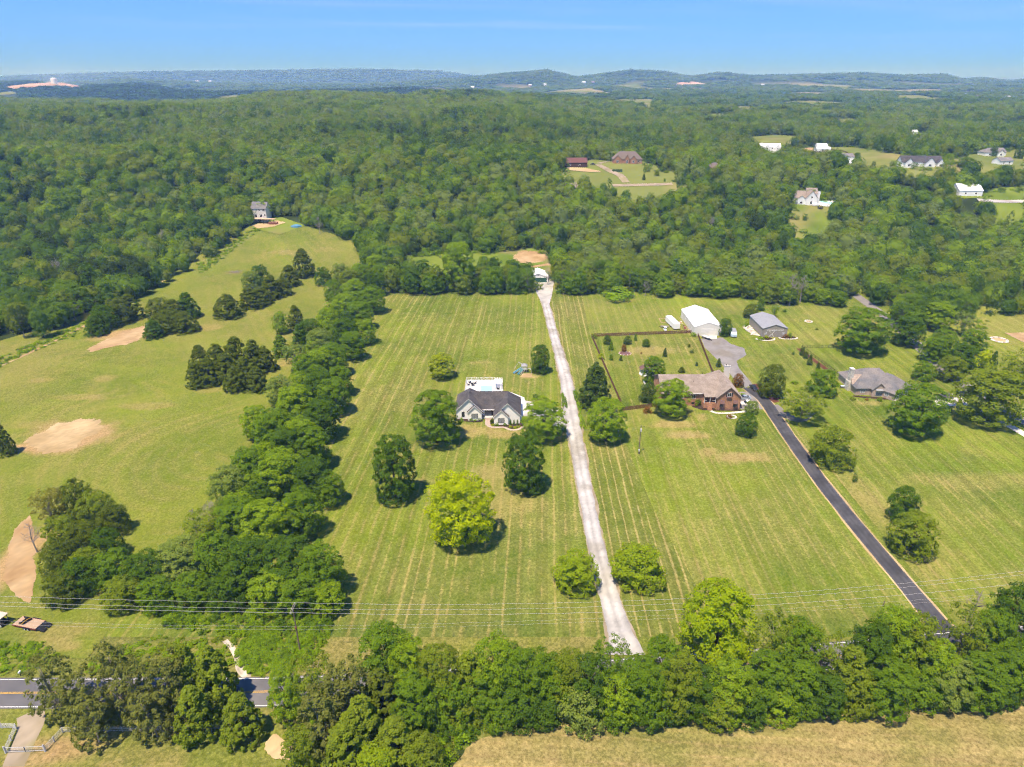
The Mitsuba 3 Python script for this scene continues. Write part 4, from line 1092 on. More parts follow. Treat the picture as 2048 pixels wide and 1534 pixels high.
# brown fence: four runs
for nm, p, lab in (('back', [(37.0, 299.1), (60, 301.5), (84.6, 304.1)], 'brown board fence across the back of the fenced yard'), ('side', [(37.0, 299.1), (40.5, 221.7)], 'brown board fence along the drive side of the fenced yard'),
                   ('front', [(40.5, 221.7), (55, 225.6)], 'short brown board fence from the yard corner to the brick house'), ('right', [(87.0, 301.6), (81.9, 257.2), (82.5, 245)], 'brown board fence along the old asphalt drive')):
    FN = thing('board_fence', lab, 'fence', 'brown fences of the brick house yard')
    fence_run(FN, p, (0.25, 0.62, 0.99, 1.36), 1.6, 'wood_brown', rail_h=0.27, rail_t=0.05)
B = thing('ringed_flower_bed', 'round flower bed edged with reddish blocks in the fenced yard', 'flower bed')
q = at(1250, 707)
for i in range(20):
    a = i * 2 * PI / 20
    part(B, 'edging_block', bx(q[0] + 2.6 * math.cos(a), q[1] + 2.3 * math.sin(a), 0.1, 0.55, 0.4, 0.24, a), 'brick' if i % 2 else 'stone_pale')
part(B, 'mulch', sheet(Point(q[0], q[1]).buffer(2.3), 0.05), 'shutter_brown')

# ------------------------------------------------------------------ single trees
PLACED = []
COPIES = {}


def plant(name, group, x, y, h, w, label=None, cat_=None, grp=None, rz=None, r=None, w2=None):
    r = r or rng
    k = fresh(name)
    rz = r.uniform(0, 360) if rz is None else rz
    scene[k] = {'type': 'instance', 'g': {'type': 'ref', 'id': group},
                'to_world': T().translate([float(x), float(y), float(ground_z(x, y)) - 0.05]).rotate([0, 0, 1], float(rz)).scale([float(w), float(w2 or w), float(h)])}
    if label:
        labels[k] = {'label': label, 'category': cat_ or 'tree'}
        if grp:
            labels[k]['group'] = grp
    PLACED.append((float(x), float(y), w / 2))
    return k


def tan_dep(py):
    return math.tan(PITCH + math.atan((py - 767) / FOCAL))


def lone(px, y_top, y_bot, w_px, base, tone, label, name='broadleaf_tree', cat_='tree', grp=None, low=0.0, hk=0.97, wk=1.0):
    """A tree that stands free: sized from the crown's outline, its foot found on the ground."""
    q = at(px, y_bot)
    s = FOCAL / float((q - EYE) @ FWD)
    w = w_px / s
    yb = q[1] + 0.62 * w / 2
    x = (px - 1024) / FOCAL * (yb * math.cos(PITCH) + (EYE[2] - 4) * math.sin(PITCH))
    zg = float(ground_z(x, yb))
    h = max(0.6, (EYE[2] - yb * tan_dep(y_top) - zg) * hk)
    return plant(name, tone_pick(base, tone, rng), x, yb, h, w * 1.06 * wk, label, cat_, grp)


def row(px, y_top, h, w, base, tone, label, name='broadleaf_tree', cat_='tree', grp=None):
    """A tree of a row or clump: of known height, placed by where its top is seen."""
    zg = 0.0
    for _ in range(4):
        y = (EYE[2] - h * 0.95 - zg) / tan_dep(y_top)
        x = (px - 1024) / FOCAL * (y * math.cos(PITCH) + (EYE[2] - h * 0.6 - zg) * math.sin(PITCH))
        zg = float(ground_z(x, y))
    return plant(name, tone_pick(base, tone, rng), x, y, h, w, label, cat_, grp)


LONE = [
    (873, 780, 900, 98, 'oak', 'mid', 'broad round tree at the front corner of the white house, biggest on its lawn', 'broadleaf_tree'),
    (791, 868, 1012, 82, 'ash', 'deep', 'dense dark upright lawn tree, the one nearer the hedgerow', 'broadleaf_tree'),
    (920, 945, 1108, 135, 'oak', 'yellow', 'bright yellow-green tree alone in the middle of the front lawn', 'broadleaf_tree'),
    (1048, 865, 993, 84, 'ash', 'deep', 'dense dark upright lawn tree, the one nearer the gravel drive', 'broadleaf_tree'),
    (1087, 796, 890, 86, 'oak', 'fresh', 'leafy green tree between the white house and the gravel drive', 'broadleaf_tree'),
    (883, 706, 762, 54, 'oak', 'willow', 'pale weeping willow on the lawn behind the white house', 'willow_tree'),
    (1080, 688, 750, 38, 'ash', 'deep', 'small dark upright tree beside the play set', 'broadleaf_tree'),
    (1153, 1104, 1192, 92, 'bush', 'myrtle', 'round yellowish bushy tree on the house side of the drive near the road', 'bushy_tree'),
    (1277, 1092, 1182, 106, 'bush', 'myrtle', 'round yellowish bushy tree across the drive near the road', 'bushy_tree'),
    (1190, 722, 818, 66, 'cedar', 'spruce', 'big dark spreading conifer outside the corner of the brown fence', 'conifer_tree'),
    (1212, 795, 893, 80, 'oak', 'fresh', 'bright leafy tree beside the drive, in front of the dark spreading conifer', 'broadleaf_tree'),
    (1343, 758, 840, 72, 'oak', 'fresh', 'leafy green tree hiding the end of the brick house', 'broadleaf_tree'),
    (1307, 712, 772, 44, 'ash', 'mid', 'rounded tree beside the white gazebo', 'broadleaf_tree'),
    (1297, 764, 808, 36, 'bush', 'spruce', 'dark bushy evergreen at the back corner of the brick house', 'bushy_tree'),
    (1543, 725, 799, 53, 'bush', 'cedar', 'dense dark evergreen in a red mulch bed beside the black drive', 'bushy_tree'),
    (1494, 823, 876, 42, 'bush', 'deep', 'compact dark green tree on the lawn left of the black drive', 'bushy_tree'),
    (1606, 782, 856, 92, 'loose', 'olive', 'airy greyish tree on the right edge of the black drive', 'broadleaf_tree'),
    (1664, 850, 940, 84, 'bush', 'olive', 'dense olive round tree standing alone right of the black drive', 'bushy_tree'),
    (1645, 736, 795, 60, 'bush', 'mid', 'round green tree at the fence corner of the grey roofed house', 'bushy_tree'),
    (1830, 765, 882, 104, 'oak', 'mid', 'full leafy tree in front of the garage of the grey roofed house', 'broadleaf_tree'),
    (1975, 735, 862, 134, 'oak', 'olive', 'wide oak shading the parked cars at the right edge', 'broadleaf_tree'),
    (1808, 970, 1052, 58, 'bush', 'deep', 'smaller and darker of the two touching trees right of the black drive', 'bushy_tree'),
    (1826, 1022, 1122, 90, 'bush', 'olive', 'larger and nearer of the two touching trees right of the black drive', 'bushy_tree'),
    (1722, 614, 716, 100, 'oak', 'mid', 'broad tree behind the back fence of the grey roofed house', 'broadleaf_tree'),
    (1968, 700, 742, 36, 'shrub', 'yellow', 'yellow green shrub at the field end of the grove', 'shrub'),
    (1988, 700, 740, 16, 'cedar', 'deep', 'little dark upright evergreen beside the right hand field', 'conifer_tree'),
    (2040, 700, 788, 84, 'loose', 'olive', 'olive tree cut by the right edge of the view beside the oak', 'broadleaf_tree'),
    (1450, 636, 674, 27, 'ash', 'deep', 'small tree at the front corner of the white metal barn', 'broadleaf_tree'),
    (1503, 606, 638, 29, 'bush', 'cedar', 'dark bushy tree behind the grey barn', 'bushy_tree'),
    (1523, 594, 622, 15, 'ash', 'mid', 'slim sapling behind the grey barn, farther from it', 'sapling'),
    (1550, 609, 635, 15, 'loose', 'mid', 'slim sapling right behind the roof of the grey barn', 'sapling'),
    (1713, 945, 966, 9, 'shrub', 'deep', 'tiny sapling alone on the lawn right of the black drive', 'sapling'),
    # fenced yard
    (1215, 669, 690, 15, 'bush', 'spruce', 'round dark evergreen near the back corner of the fenced yard', 'yard_evergreen'),
    (1256, 671, 690, 16, 'bush', 'spruce', 'round dark evergreen behind the ringed flower bed', 'yard_evergreen'),
    (1272, 666, 682, 7, 'cedar', 'mid', 'slim light green tree against the back rail fence', 'yard_evergreen'),
    (1293, 677, 695, 16, 'bush', 'deep', 'round dark evergreen alone in the middle of the back yard', 'yard_evergreen'),
    (1223, 681, 701, 10, 'cedar', 'mid', 'small conifer beside the round dark evergreen at the yard corner', 'yard_evergreen'),
    (1249, 688, 704, 11, 'bush', 'rust', 'reddish purple small tree in the ringed flower bed', 'yard_evergreen'),
    (1331, 695, 714, 10, 'cedar', 'spruce', 'slim conifer in the middle of the fenced lawn', 'yard_evergreen'),
    (1203, 706, 720, 12, 'shrub', 'yellow', 'yellow green shrub on the side fence line', 'shrub'),
    (1223, 707, 721, 9, 'cedar', 'mid', 'small bright conifer near the yellow green shrub', 'yard_evergreen'),
    (1243, 711, 722, 8, 'cedar', 'spruce', 'tiny dark conifer below the ringed flower bed', 'yard_evergreen'),
    (1284, 703, 708, 4, 'shrub', 'rust', 'tiny reddish shrub on the bare patch of the yard', 'shrub'),
    (1380, 687, 695, 6, 'cedar', 'cedar', 'tiny dark conifer near the barn end of the fence, farther back', 'yard_evergreen'),
    (1386, 699, 707, 8, 'shrub', 'spruce', 'low bluish conifer near the barn end of the fence', 'yard_evergreen'),
    (1395, 723, 732, 7, 'cedar', 'spruce', 'tiny conifer near the middle of the right hand fence', 'yard_evergreen'),
    (1365, 733, 746, 14, 'cedar', 'cedar', 'dark conifer peeping over the brick house roof', 'yard_evergreen'),
    (1439, 716, 735, 11, 'cedar', 'spruce', 'upright conifer between the fence and the old asphalt', 'yard_evergreen'),
    (1188, 667, 678, 11, 'shrub', 'olive', 'olive shrub at the far corner of the brown fence', 'shrub'),
    (1389, 664, 674, 11, 'shrub', 'weed', 'bright green bush at the front corner of the white metal barn', 'shrub'),
    (1478, 745, 776, 22, 'bush', 'rust', 'reddish airy bush beside the chimney of the brick house', 'shrub'),
    (1505, 800, 829, 28, 'bush', 'silver', 'pale flowering bush in front of the parked white pickup', 'shrub'),
    (1448, 742, 756, 8, 'cedar', 'cedar', 'dark little conifer behind the chimney', 'yard_evergreen'),
    (1400, 795, 812, 12, 'shrub', 'deep', 'round dark bush at the porch of the brick house', 'shrub'),
    (1395, 798, 813, 8, 'shrub', 'fresh', 'bright green bush left of the porch bush', 'shrub'),
    (1455, 802, 818, 12, 'shrub', 'weed', 'green bush between the shuttered windows of the brick gable', 'shrub'),
    (1297, 812, 828, 18, 'shrub', 'rust', 'brownish shrub below the front run of the brown fence', 'shrub'),
    (1478, 782, 788, 9, 'shrub', 'yellow', 'yellow shrub beside the parked silver sedan', 'shrub'),
    (1488, 786, 792, 10, 'shrub', 'weed', 'green shrub beside the parked silver sedan', 'shrub'),
    (1462, 828, 838, 12, 'shrub', 'rust', 'purple shrub in the white stone ring on the lawn', 'shrub'),
    # evergreens along the fence of the grey roofed house
    (1606, 693, 712, 10, 'bush', 'spruce', 'first and farthest evergreen along the black fence', 'fence_evergreen'),
    (1614, 702, 718, 10, 'bush', 'spruce', 'second evergreen along the black fence', 'fence_evergreen'),
    (1622, 708, 731, 11, 'cedar', 'spruce', 'third and tallest evergreen along the black fence', 'fence_evergreen'),
    (1639, 724, 739, 9, 'cedar', 'spruce', 'last evergreen along the black fence, nearest the house', 'fence_evergreen'),
    (1636, 655, 660, 6, 'shrub', 'deep', 'low dark shrub on the lawn behind the grey barn', 'shrub'),
    (1589, 703, 710, 5, 'shrub', 'deep', 'small lone shrub on the lawn before the black fence', 'shrub'),
    (1592, 761, 769, 14, 'shrub', 'fresh', 'low green shrub right of the mulch bed evergreen', 'shrub'),
    (1764, 795, 804, 9, 'shrub', 'mid', 'round shrub at the front door of the grey roofed house', 'shrub'),
    (1709, 793, 801, 11, 'shrub', 'olive', 'pale shrub at the corner of the grey roofed house', 'shrub'),
    (1738, 796, 801, 7, 'shrub', 'rust', 'dark reddish shrub under the bay window of the grey roofed house', 'shrub'),
    # beds round the grey barn
    (1524, 673, 681, 14, 'shrub', 'weed', 'green plants in the stone bed left of the barn door', 'shrub'),
    (1535, 671, 677, 9, 'shrub', 'yellow', 'yellowish plants against the grey barn front', 'shrub'),
    (1574, 668, 678, 11, 'shrub', 'rust', 'purple shrub in the bed right of the barn door', 'shrub'),
    (1582, 664, 676, 9, 'shrub', 'weed', 'green plants at the end of the bed right of the barn door', 'shrub'),
    (1494, 640, 655, 8, 'shrub', 'weed', 'low plants on the rock bank beside the grey barn', 'shrub'),
    # foundation planting of the white house
    (1021, 838, 850, 4.5, 'cedar', 'deep', 'first of three slim arborvitae at the white house gable, nearest the window', 'arborvitae'),
    (1028, 838, 850, 4.5, 'cedar', 'deep', 'middle one of three slim arborvitae at the white house gable', 'arborvitae'),
    (1035, 838, 850, 4.5, 'cedar', 'deep', 'last of three slim arborvitae at the white house gable, nearest the corner', 'arborvitae'),
    (994, 845, 853, 8.5, 'shrub', 'mid', 'round boxwood left of the window on the nearer white gable', 'boxwood_shrub'),
    (1010, 846, 852, 7.5, 'shrub', 'mid', 'round boxwood right of the window on the nearer white gable', 'boxwood_shrub'),
    (959, 835, 842, 8, 'shrub', 'deep', 'round boxwood left of the front steps', 'boxwood_shrub'),
    (942, 836, 842, 7, 'shrub', 'mid', 'round boxwood at the window of the farther white gable', 'boxwood_shrub'),
    (950, 839, 843, 9, 'shrub', 'weed', 'low green edging plants beside the front steps boxwood', 'shrub'),
    (984, 835, 847, 7, 'shrub', 'spruce', 'dark plants right of the front steps', 'shrub'),
    (985, 847, 853, 7, 'shrub', 'yellow', 'yellow plants where the brick path bends', 'shrub'),
    (1021, 851, 856, 7, 'shrub', 'yellow', 'first yellow mound under the arborvitae', 'yellow_shrub'),
    (1029, 853, 857, 6.5, 'shrub', 'yellow', 'second yellow mound under the arborvitae', 'yellow_shrub'),
    (1034, 851, 856, 6, 'shrub', 'yellow', 'third yellow mound under the arborvitae', 'yellow_shrub'),
    (1039, 851, 855, 6, 'shrub', 'yellow', 'last yellow mound under the arborvitae, nearest the tree', 'yellow_shrub'),
    # clipped hedges along the drive
    (1072, 788, 800, 16, 'shrub', 'deep', 'dark shrub behind the leafy tree beside the drive', 'shrub'),
    # the far brick house
    (1283, 330, 346, 6, 'shrub', 'mid', 'slim young tree on the hilltop lawn, nearest the brick house', 'sapling'),
    (1289, 330, 344, 10, 'bush', 'silver', 'pale young tree on the hilltop lawn', 'sapling'),
    (1282, 346, 361, 7, 'cedar', 'spruce', 'dark young conifer on the hilltop lawn', 'sapling'),
    (1307, 338, 353, 10, 'bush', 'olive', 'olive young tree on the hilltop lawn', 'sapling'),
    (1323, 356, 364, 5, 'cedar', 'mid', 'tiny tree low on the hilltop lawn', 'sapling'),
    (1347, 352, 363, 6, 'cedar', 'mid', 'small tree at the wood edge of the hilltop lawn', 'sapling'),
    (1350, 338, 349, 15, 'bush', 'mid', 'round bush at the right edge of the hilltop lawn', 'bushy_tree'),
    (1325, 340, 346, 12, 'shrub', 'olive', 'low bushes on the hilltop lawn', 'shrub'),
    # right hand far fields
    (1697, 304, 328, 15, 'ash', 'deep', 'dark upright tree alone in the dry paddock', 'broadleaf_tree'),
    (1909, 313, 338, 32, 'bush', 'deep', 'round dark tree right of the dark roofed white house', 'bushy_tree'),
    (1965, 293, 313, 15, 'ash', 'deep', 'dark tree left of the far grey roofed house', 'broadleaf_tree'),
    (2015, 292, 318, 17, 'ash', 'deep', 'dark tree right of the far grey roofed house', 'broadleaf_tree'),
    (1920, 284, 308, 34, 'oak', 'fresh', 'light tree above the far road bend', 'broadleaf_tree'),
    (1953, 290, 306, 13, 'oak', 'mid', 'small tree between the far road and the grey roofed house', 'broadleaf_tree'),
    (1596, 270, 294, 20, 'cedar', 'spruce', 'dark conifer left of the white farmhouse', 'conifer_tree'),
    # behind the lawn
    (918, 478, 588, 62, 'oak', 'fresh', 'tall bright tree standing above the belt behind the lawn', 'broadleaf_tree'),
    (967, 510, 560, 26, 'oak', 'mid', 'small round tree in the clearing behind the belt', 'broadleaf_tree'),
    (1237, 575, 602, 60, 'shrub', 'weed', 'mound of weedy bushes on the lawn in front of the woods', 'shrub'),
    (540, 395, 440, 40, 'loose', 'fresh', 'airy tree right of the unfinished tall house', 'broadleaf_tree'),
    (1572, 618, 624, 8, 'shrub', 'deep', 'dark heap of brush on the lawn before the woods', 'shrub'),
    (8, 845, 915, 36, 'cedar', 'cedar', 'dark cedar cut by the left edge of the hay field', 'cedar_tree'),
]
for e in LONE:
    if e[7] in ('yard_evergreen', 'arborvitae', 'fence_evergreen'):
        e = (*e[:7], {'yard_evergreen': 'evergreen_shrub', 'fence_evergreen': 'evergreen_shrub', 'arborvitae': 'arborvitae_shrub'}[e[7]])
    lone(*e[:7], name=e[7], cat_={'willow_tree': 'tree', 'broadleaf_tree': 'tree', 'bushy_tree': 'tree', 'conifer_tree': 'tree', 'cedar_tree': 'tree', 'sapling': 'sapling'}.get(e[7], 'shrub'))

GROVE = [(1819, 634, 14, 14, 'oak', 'deep', 'tall tree behind the roof ridge of the grey roofed house', 'broadleaf_tree'), (1888, 662, 12, 12, 'oak', 'mid', 'leafy tree in the middle of the grove behind the grey roofed house', 'broadleaf_tree'),
         (1926, 690, 12, 12, 'oak', 'deep', 'dark leafy tree behind the parked cars', 'broadleaf_tree'), (1850, 724, 8, 9, 'bush', 'mid', 'bushy tree against the back of the grey roofed house garage', 'bushy_tree'),
         (1880, 606, 14, 15, 'oak', 'fresh', 'light green wide crown above the lane, rear of the grove', 'broadleaf_tree'), (1932, 625, 12, 11, 'loose', 'silver', 'silvery tree at the field side of the grove', 'broadleaf_tree'), (1822, 590, 14, 13, 'oak', 'mid', 'tree arching over the lane beside the woods', 'broadleaf_tree'),
         (1868, 676, 11, 11, 'oak', 'mid', 'leafy tree hiding the bend of the lane', 'broadleaf_tree'), (1905, 716, 10, 11, 'oak', 'olive', 'olive tree between the lane and the parked cars', 'broadleaf_tree'), (1950, 660, 11, 11, 'oak', 'mid', 'round green tree at the field edge of the grove', 'broadleaf_tree'), (478, 392, 14, 11, 'oak', 'silver', 'silvery tree beside the unfinished tall house, towards the field', 'broadleaf_tree'), (496, 380, 14, 11, 'oak', 'deep', 'dark tree overlapping the wall of the unfinished tall house', 'broadleaf_tree')]
for px, yt, h, w, b, t, lab, nm in GROVE:
    row(px, yt, h, w, b, t, lab, nm, 'tree')
# clipped hedges along the gravel drive
for i, (px, y0, y1, w, lab) in enumerate([(1151, 782, 806, 8, 'clipped hedge on the fence side of the drive, farthest'), (1158, 806, 825, 8, 'yellowish clipped hedge on the fence side of the drive, middle'),
                                          (1163, 828, 862, 9, 'clipped hedge on the fence side of the drive, nearest'), (1127, 788, 818, 9, 'clipped hedge on the house side of the drive above the turning area'), (1126, 852, 868, 10, 'clipped hedge on the house side of the drive below the turning area')]):
    a, b = at(px, y0), at(px, y1)
    plant('hedge', tone_pick('shrub', 'weed' if i == 1 else 'fresh' if i == 2 else 'mid', rng), (a[0] + b[0]) / 2, (a[1] + b[1]) / 2, 1.5, 2.0, lab, 'hedge', 'clipped hedges along the drive', rz=0, w2=abs(a[1] - b[1]) * 1.05)

# rows and clumps: (picture x, picture y of the top, height, width, form, tone)
ROWS = []
CEDARS_GROUP = 'cedars standing in the hay field'
CEDARS = [(398, 692, 12, 10.4, 'farthest left cedar of the dense clump in the hay field'), (432, 690, 13, 11.7, ''), (470, 676, 15, 13.0, ''), (505, 682, 14, 11.7, ''), (450, 708, 12, 11.7, ''), (415, 718, 11, 11.7, ''), (490, 716, 12, 11.7, ''), (528, 694, 11, 10.4, ''), (512, 735, 10, 9.1, ''), (390, 728, 10, 9.1, ''), (470, 735, 10, 10.4, ''),
          (453, 590, 12, 15.6, 'near end'), (497, 578, 11, 14.3, ''), (520, 575, 10, 13.0, ''), (541, 552, 13, 14.3, ''), (565, 556, 10, 11.7, ''), (578, 532, 12, 14.3, ''), (604, 500, 17, 15.6, 'tall far end'),
          (205, 612, 12, 13.0, ''), (232, 598, 13, 14.3, ''), (256, 590, 13, 13.0, ''), (188, 632, 10, 10.4, ''), (318, 596, 12, 14.3, ''), (345, 600, 11, 13.0, ''), (372, 587, 13, 13.0, ''), (335, 620, 11, 14.3, ''), (368, 625, 10, 13.0, ''), (305, 640, 9, 10.4, '')]
for i, (px, yt, h, w, _) in enumerate(CEDARS):
    if i < 11:
        lab = 'dark cedar in the dense clump beside the hedgerow'
    elif i < 18:
        lab = ['dark cedar at the near end of the diagonal row in the hay field', 'second cedar of the diagonal row', 'third cedar of the diagonal row', 'fourth cedar of the diagonal row', 'fifth cedar of the diagonal row', 'sixth cedar of the diagonal row', 'tall pointed cedar at the far end of the diagonal row'][i - 11]
    elif i < 22:
        lab = 'cedar of the clump touching the woods'
    else:
        lab = 'cedar of the clump between bare soil and diagonal row'
    ROWS.append(row(px, yt, h, w, 'cedar' if i not in (18, 19, 22, 25) else 'bush', 'cedar' if i % 3 else ('cedar' if i < 18 else 'deep'), lab, 'cedar_tree', 'tree', CEDARS_GROUP if i < 11 else ('cedars in the diagonal row' if i < 18 else 'cedars by the bare soil strip')))


FILL = smooth_line([(470, 1020), (535, 905), (585, 800), (628, 715), (668, 640), (712, 565), (740, 510)], 18.0)
ORD = ['first', 'second', 'third', 'fourth', 'fifth', 'sixth', 'seventh', 'eighth', 'ninth', 'tenth', 'eleventh', 'twelfth']
HEDGEROW = [  # from the road up to the woods
    (640, 1095, 14, 11.2, 'oak', 'mid'), (575, 1085, 14, 13.4, 'oak', 'deep'), (500, 1085, 14, 12.3, 'oak', 'deep'), (430, 1075, 13, 12.3, 'bush', 'mid'), (360, 1085, 11, 12.3, 'oak', 'silver'), (290, 1110, 10, 11.2, 'bush', 'deep'), (225, 1105, 10, 10.1, 'bush', 'mid'), (160, 1120, 9, 10.1, 'bush', 'deep'),
    (605, 1150, 10, 10.1, 'oak', 'mid'), (540, 1150, 10, 10.1, 'oak', 'fresh'), (455, 1150, 9, 10.1, 'bush', 'deep'), (380, 1155, 8, 10.1, 'bush', 'mid'), (655, 1170, 8, 7.8, 'oak', 'fresh'), (310, 1160, 8, 9.0, 'bush', 'mid'), (240, 1160, 8, 9.0, 'bush', 'olive'), (120, 1150, 8, 9.0, 'bush', 'cedar'),
    (530, 1010, 14, 13.4, 'oak', 'fresh'), (600, 985, 14, 11.2, 'oak', 'mid'), (470, 1005, 13, 12.3, 'oak', 'mid'), (410, 1030, 11, 11.2, 'loose', 'olive'), (455, 940, 13, 11.2, 'oak', 'silver'), (625, 920, 14, 11.2, 'oak', 'deep'), (560, 905, 15, 13.4, 'oak', 'fresh'), (500, 900, 14, 12.3, 'oak', 'mid'),
    (600, 840, 15, 12.3, 'oak', 'fresh'), (545, 825, 15, 13.4, 'oak', 'mid'), (645, 800, 15, 12.3, 'oak', 'deep'), (590, 775, 15, 13.4, 'oak', 'fresh'), (510, 815, 12, 10.1, 'oak', 'fresh'), (640, 745, 14, 12.3, 'oak', 'deep'), (560, 755, 12, 11.2, 'oak', 'silver'), (680, 735, 12, 10.1, 'oak', 'mid'),
    (610, 712, 13, 11.2, 'oak', 'mid'), (665, 690, 14, 12.3, 'oak', 'mid'), (590, 690, 12, 10.1, 'loose', 'silver'), (640, 660, 14, 12.3, 'oak', 'silver'), (690, 640, 14, 12.3, 'oak', 'deep'), (600, 650, 12, 10.1, 'cedar', 'deep'), (560, 672, 10, 9.0, 'cedar', 'mid'), (655, 618, 13, 11.2, 'oak', 'fresh'),
    (720, 605, 14, 13.4, 'oak', 'mid'), (690, 588, 14, 12.3, 'oak', 'fresh'), (560, 625, 11, 7.8, 'oak', 'fresh'), (590, 612, 11, 9.0, 'cedar', 'cedar'), (745, 575, 14, 13.4, 'oak', 'mid'), (710, 560, 14, 12.3, 'oak', 'fresh'), (665, 560, 12, 10.1, 'bush', 'mid'), (645, 535, 11, 10.1, 'bush', 'deep'), (680, 528, 13, 11.2, 'oak', 'silver'), (725, 530, 14, 12.3, 'oak', 'mid'), (752, 548, 13, 11.2, 'oak', 'deep'),
    (705, 665, 13, 11.2, 'oak', 'mid'), (730, 640, 12, 10.1, 'oak', 'fresh'), (665, 760, 14, 12.3, 'oak', 'mid'), (625, 860, 14, 11.2, 'oak', 'mid'), (575, 860, 14, 12.3, 'oak', 'deep'), (640, 700, 14, 12.3, 'oak', 'fresh'), (620, 640, 12, 11.2, 'oak', 'deep'), (700, 540, 13, 12.3, 'oak', 'olive'), (750, 510, 14, 12.3, 'oak', 'fresh'), (735, 495, 13, 11.2, 'oak', 'mid'), (760, 530, 13, 11.2, 'oak', 'mid'), (655, 950, 10, 9.0, 'oak', 'mid'),
]
TW = {'scrag': 'greyish', 'dark': 'deep', 'bright': 'pale','mid': 'green', 'fresh': 'bright', 'deep': 'dark', 'silver': 'silvery', 'olive': 'olive', 'cedar': 'blackish', 'yellow': 'yellow', 'cedar_grey': 'greyish', 'myrtle': 'yellowish', 'weed': 'fresh', 'spruce': 'bluish'}


def ordered(keys, axis, tail):
    """Things of a row that would share a label are told apart by their order along it."""
    by = {}
    for k in keys:
        by.setdefault(labels[k]['label'], []).append(k)
    for lab, ks in by.items():
        if len(ks) > 1:
            ks.sort(key=lambda k: float(np.array(T(scene[k]['to_world']).matrix)[axis, 3]))
            for i, k in enumerate(ks):
                labels[k]['label'] = f'{lab}, {ORD[min(i, 11)]} {tail}'


def zone(i, n, names):
    return names[min(len(names) - 1, i * len(names) // n)]


ordered(ROWS, 1, 'from the near side')
ROWS = []
HEDGEROW += [(float(q[0]) + (14 if i % 2 else -16), float(q[1]), 9 + i % 3, 9.5, 'bush', ['fresh', 'mid', 'fresh', 'deep'][i % 4]) for i, q in enumerate(FILL)]
HEDGEROW.sort(key=lambda e: -e[1])
for i, (px, yt, h, w, b, t) in enumerate(HEDGEROW):
    z = zone(i, len(HEDGEROW), ['at the road end of the hedgerow', 'in the hedgerow by the dead branches', 'in the hedgerow level with the white house', 'in the hedgerow level with the cedar clump', 'at the wood end of the hedgerow'])
    nm = {'oak': 'broadleaf_tree', 'loose': 'broadleaf_tree', 'bush': 'bushy_tree', 'cedar': 'cedar_tree'}[b]
    what = {'oak': 'leafy', 'loose': 'airy', 'bush': 'bushy', 'cedar': 'pointed'}[b]
    ROWS.append(row(px, yt, h, w, b, t, f'{TW[t]} {what} tree {z}', nm, 'tree', 'trees of the hedgerow'))
ordered(ROWS, 1, 'from the road')
ROWS = []
DARK_CLUMP = [(95, 985, 11, 9, 'loose', 'cedar_grey'), (150, 965, 12, 10, 'bush', 'cedar'), (190, 985, 11, 10, 'bush', 'olive'), (225, 1010, 9, 8, 'bush', 'cedar'), (120, 1035, 10, 9, 'bush', 'olive'), (165, 1045, 10, 9, 'bush', 'cedar'), (210, 1060, 9, 8, 'bush', 'deep'), (110, 1090, 9, 8, 'bush', 'cedar'), (175, 1100, 9, 9, 'bush', 'olive')]
for px, yt, h, w, b, t in DARK_CLUMP:
    ROWS.append(row(px, yt, h, w, b, t, f'{TW[t]} {"airy" if b == "loose" else "bushy"} tree in the dark clump beside the orange soil', 'bushy_tree' if b == 'bush' else 'broadleaf_tree', 'tree', 'trees of the clump beside the orange soil'))
ordered(ROWS, 1, 'from the road')
ROWS = []

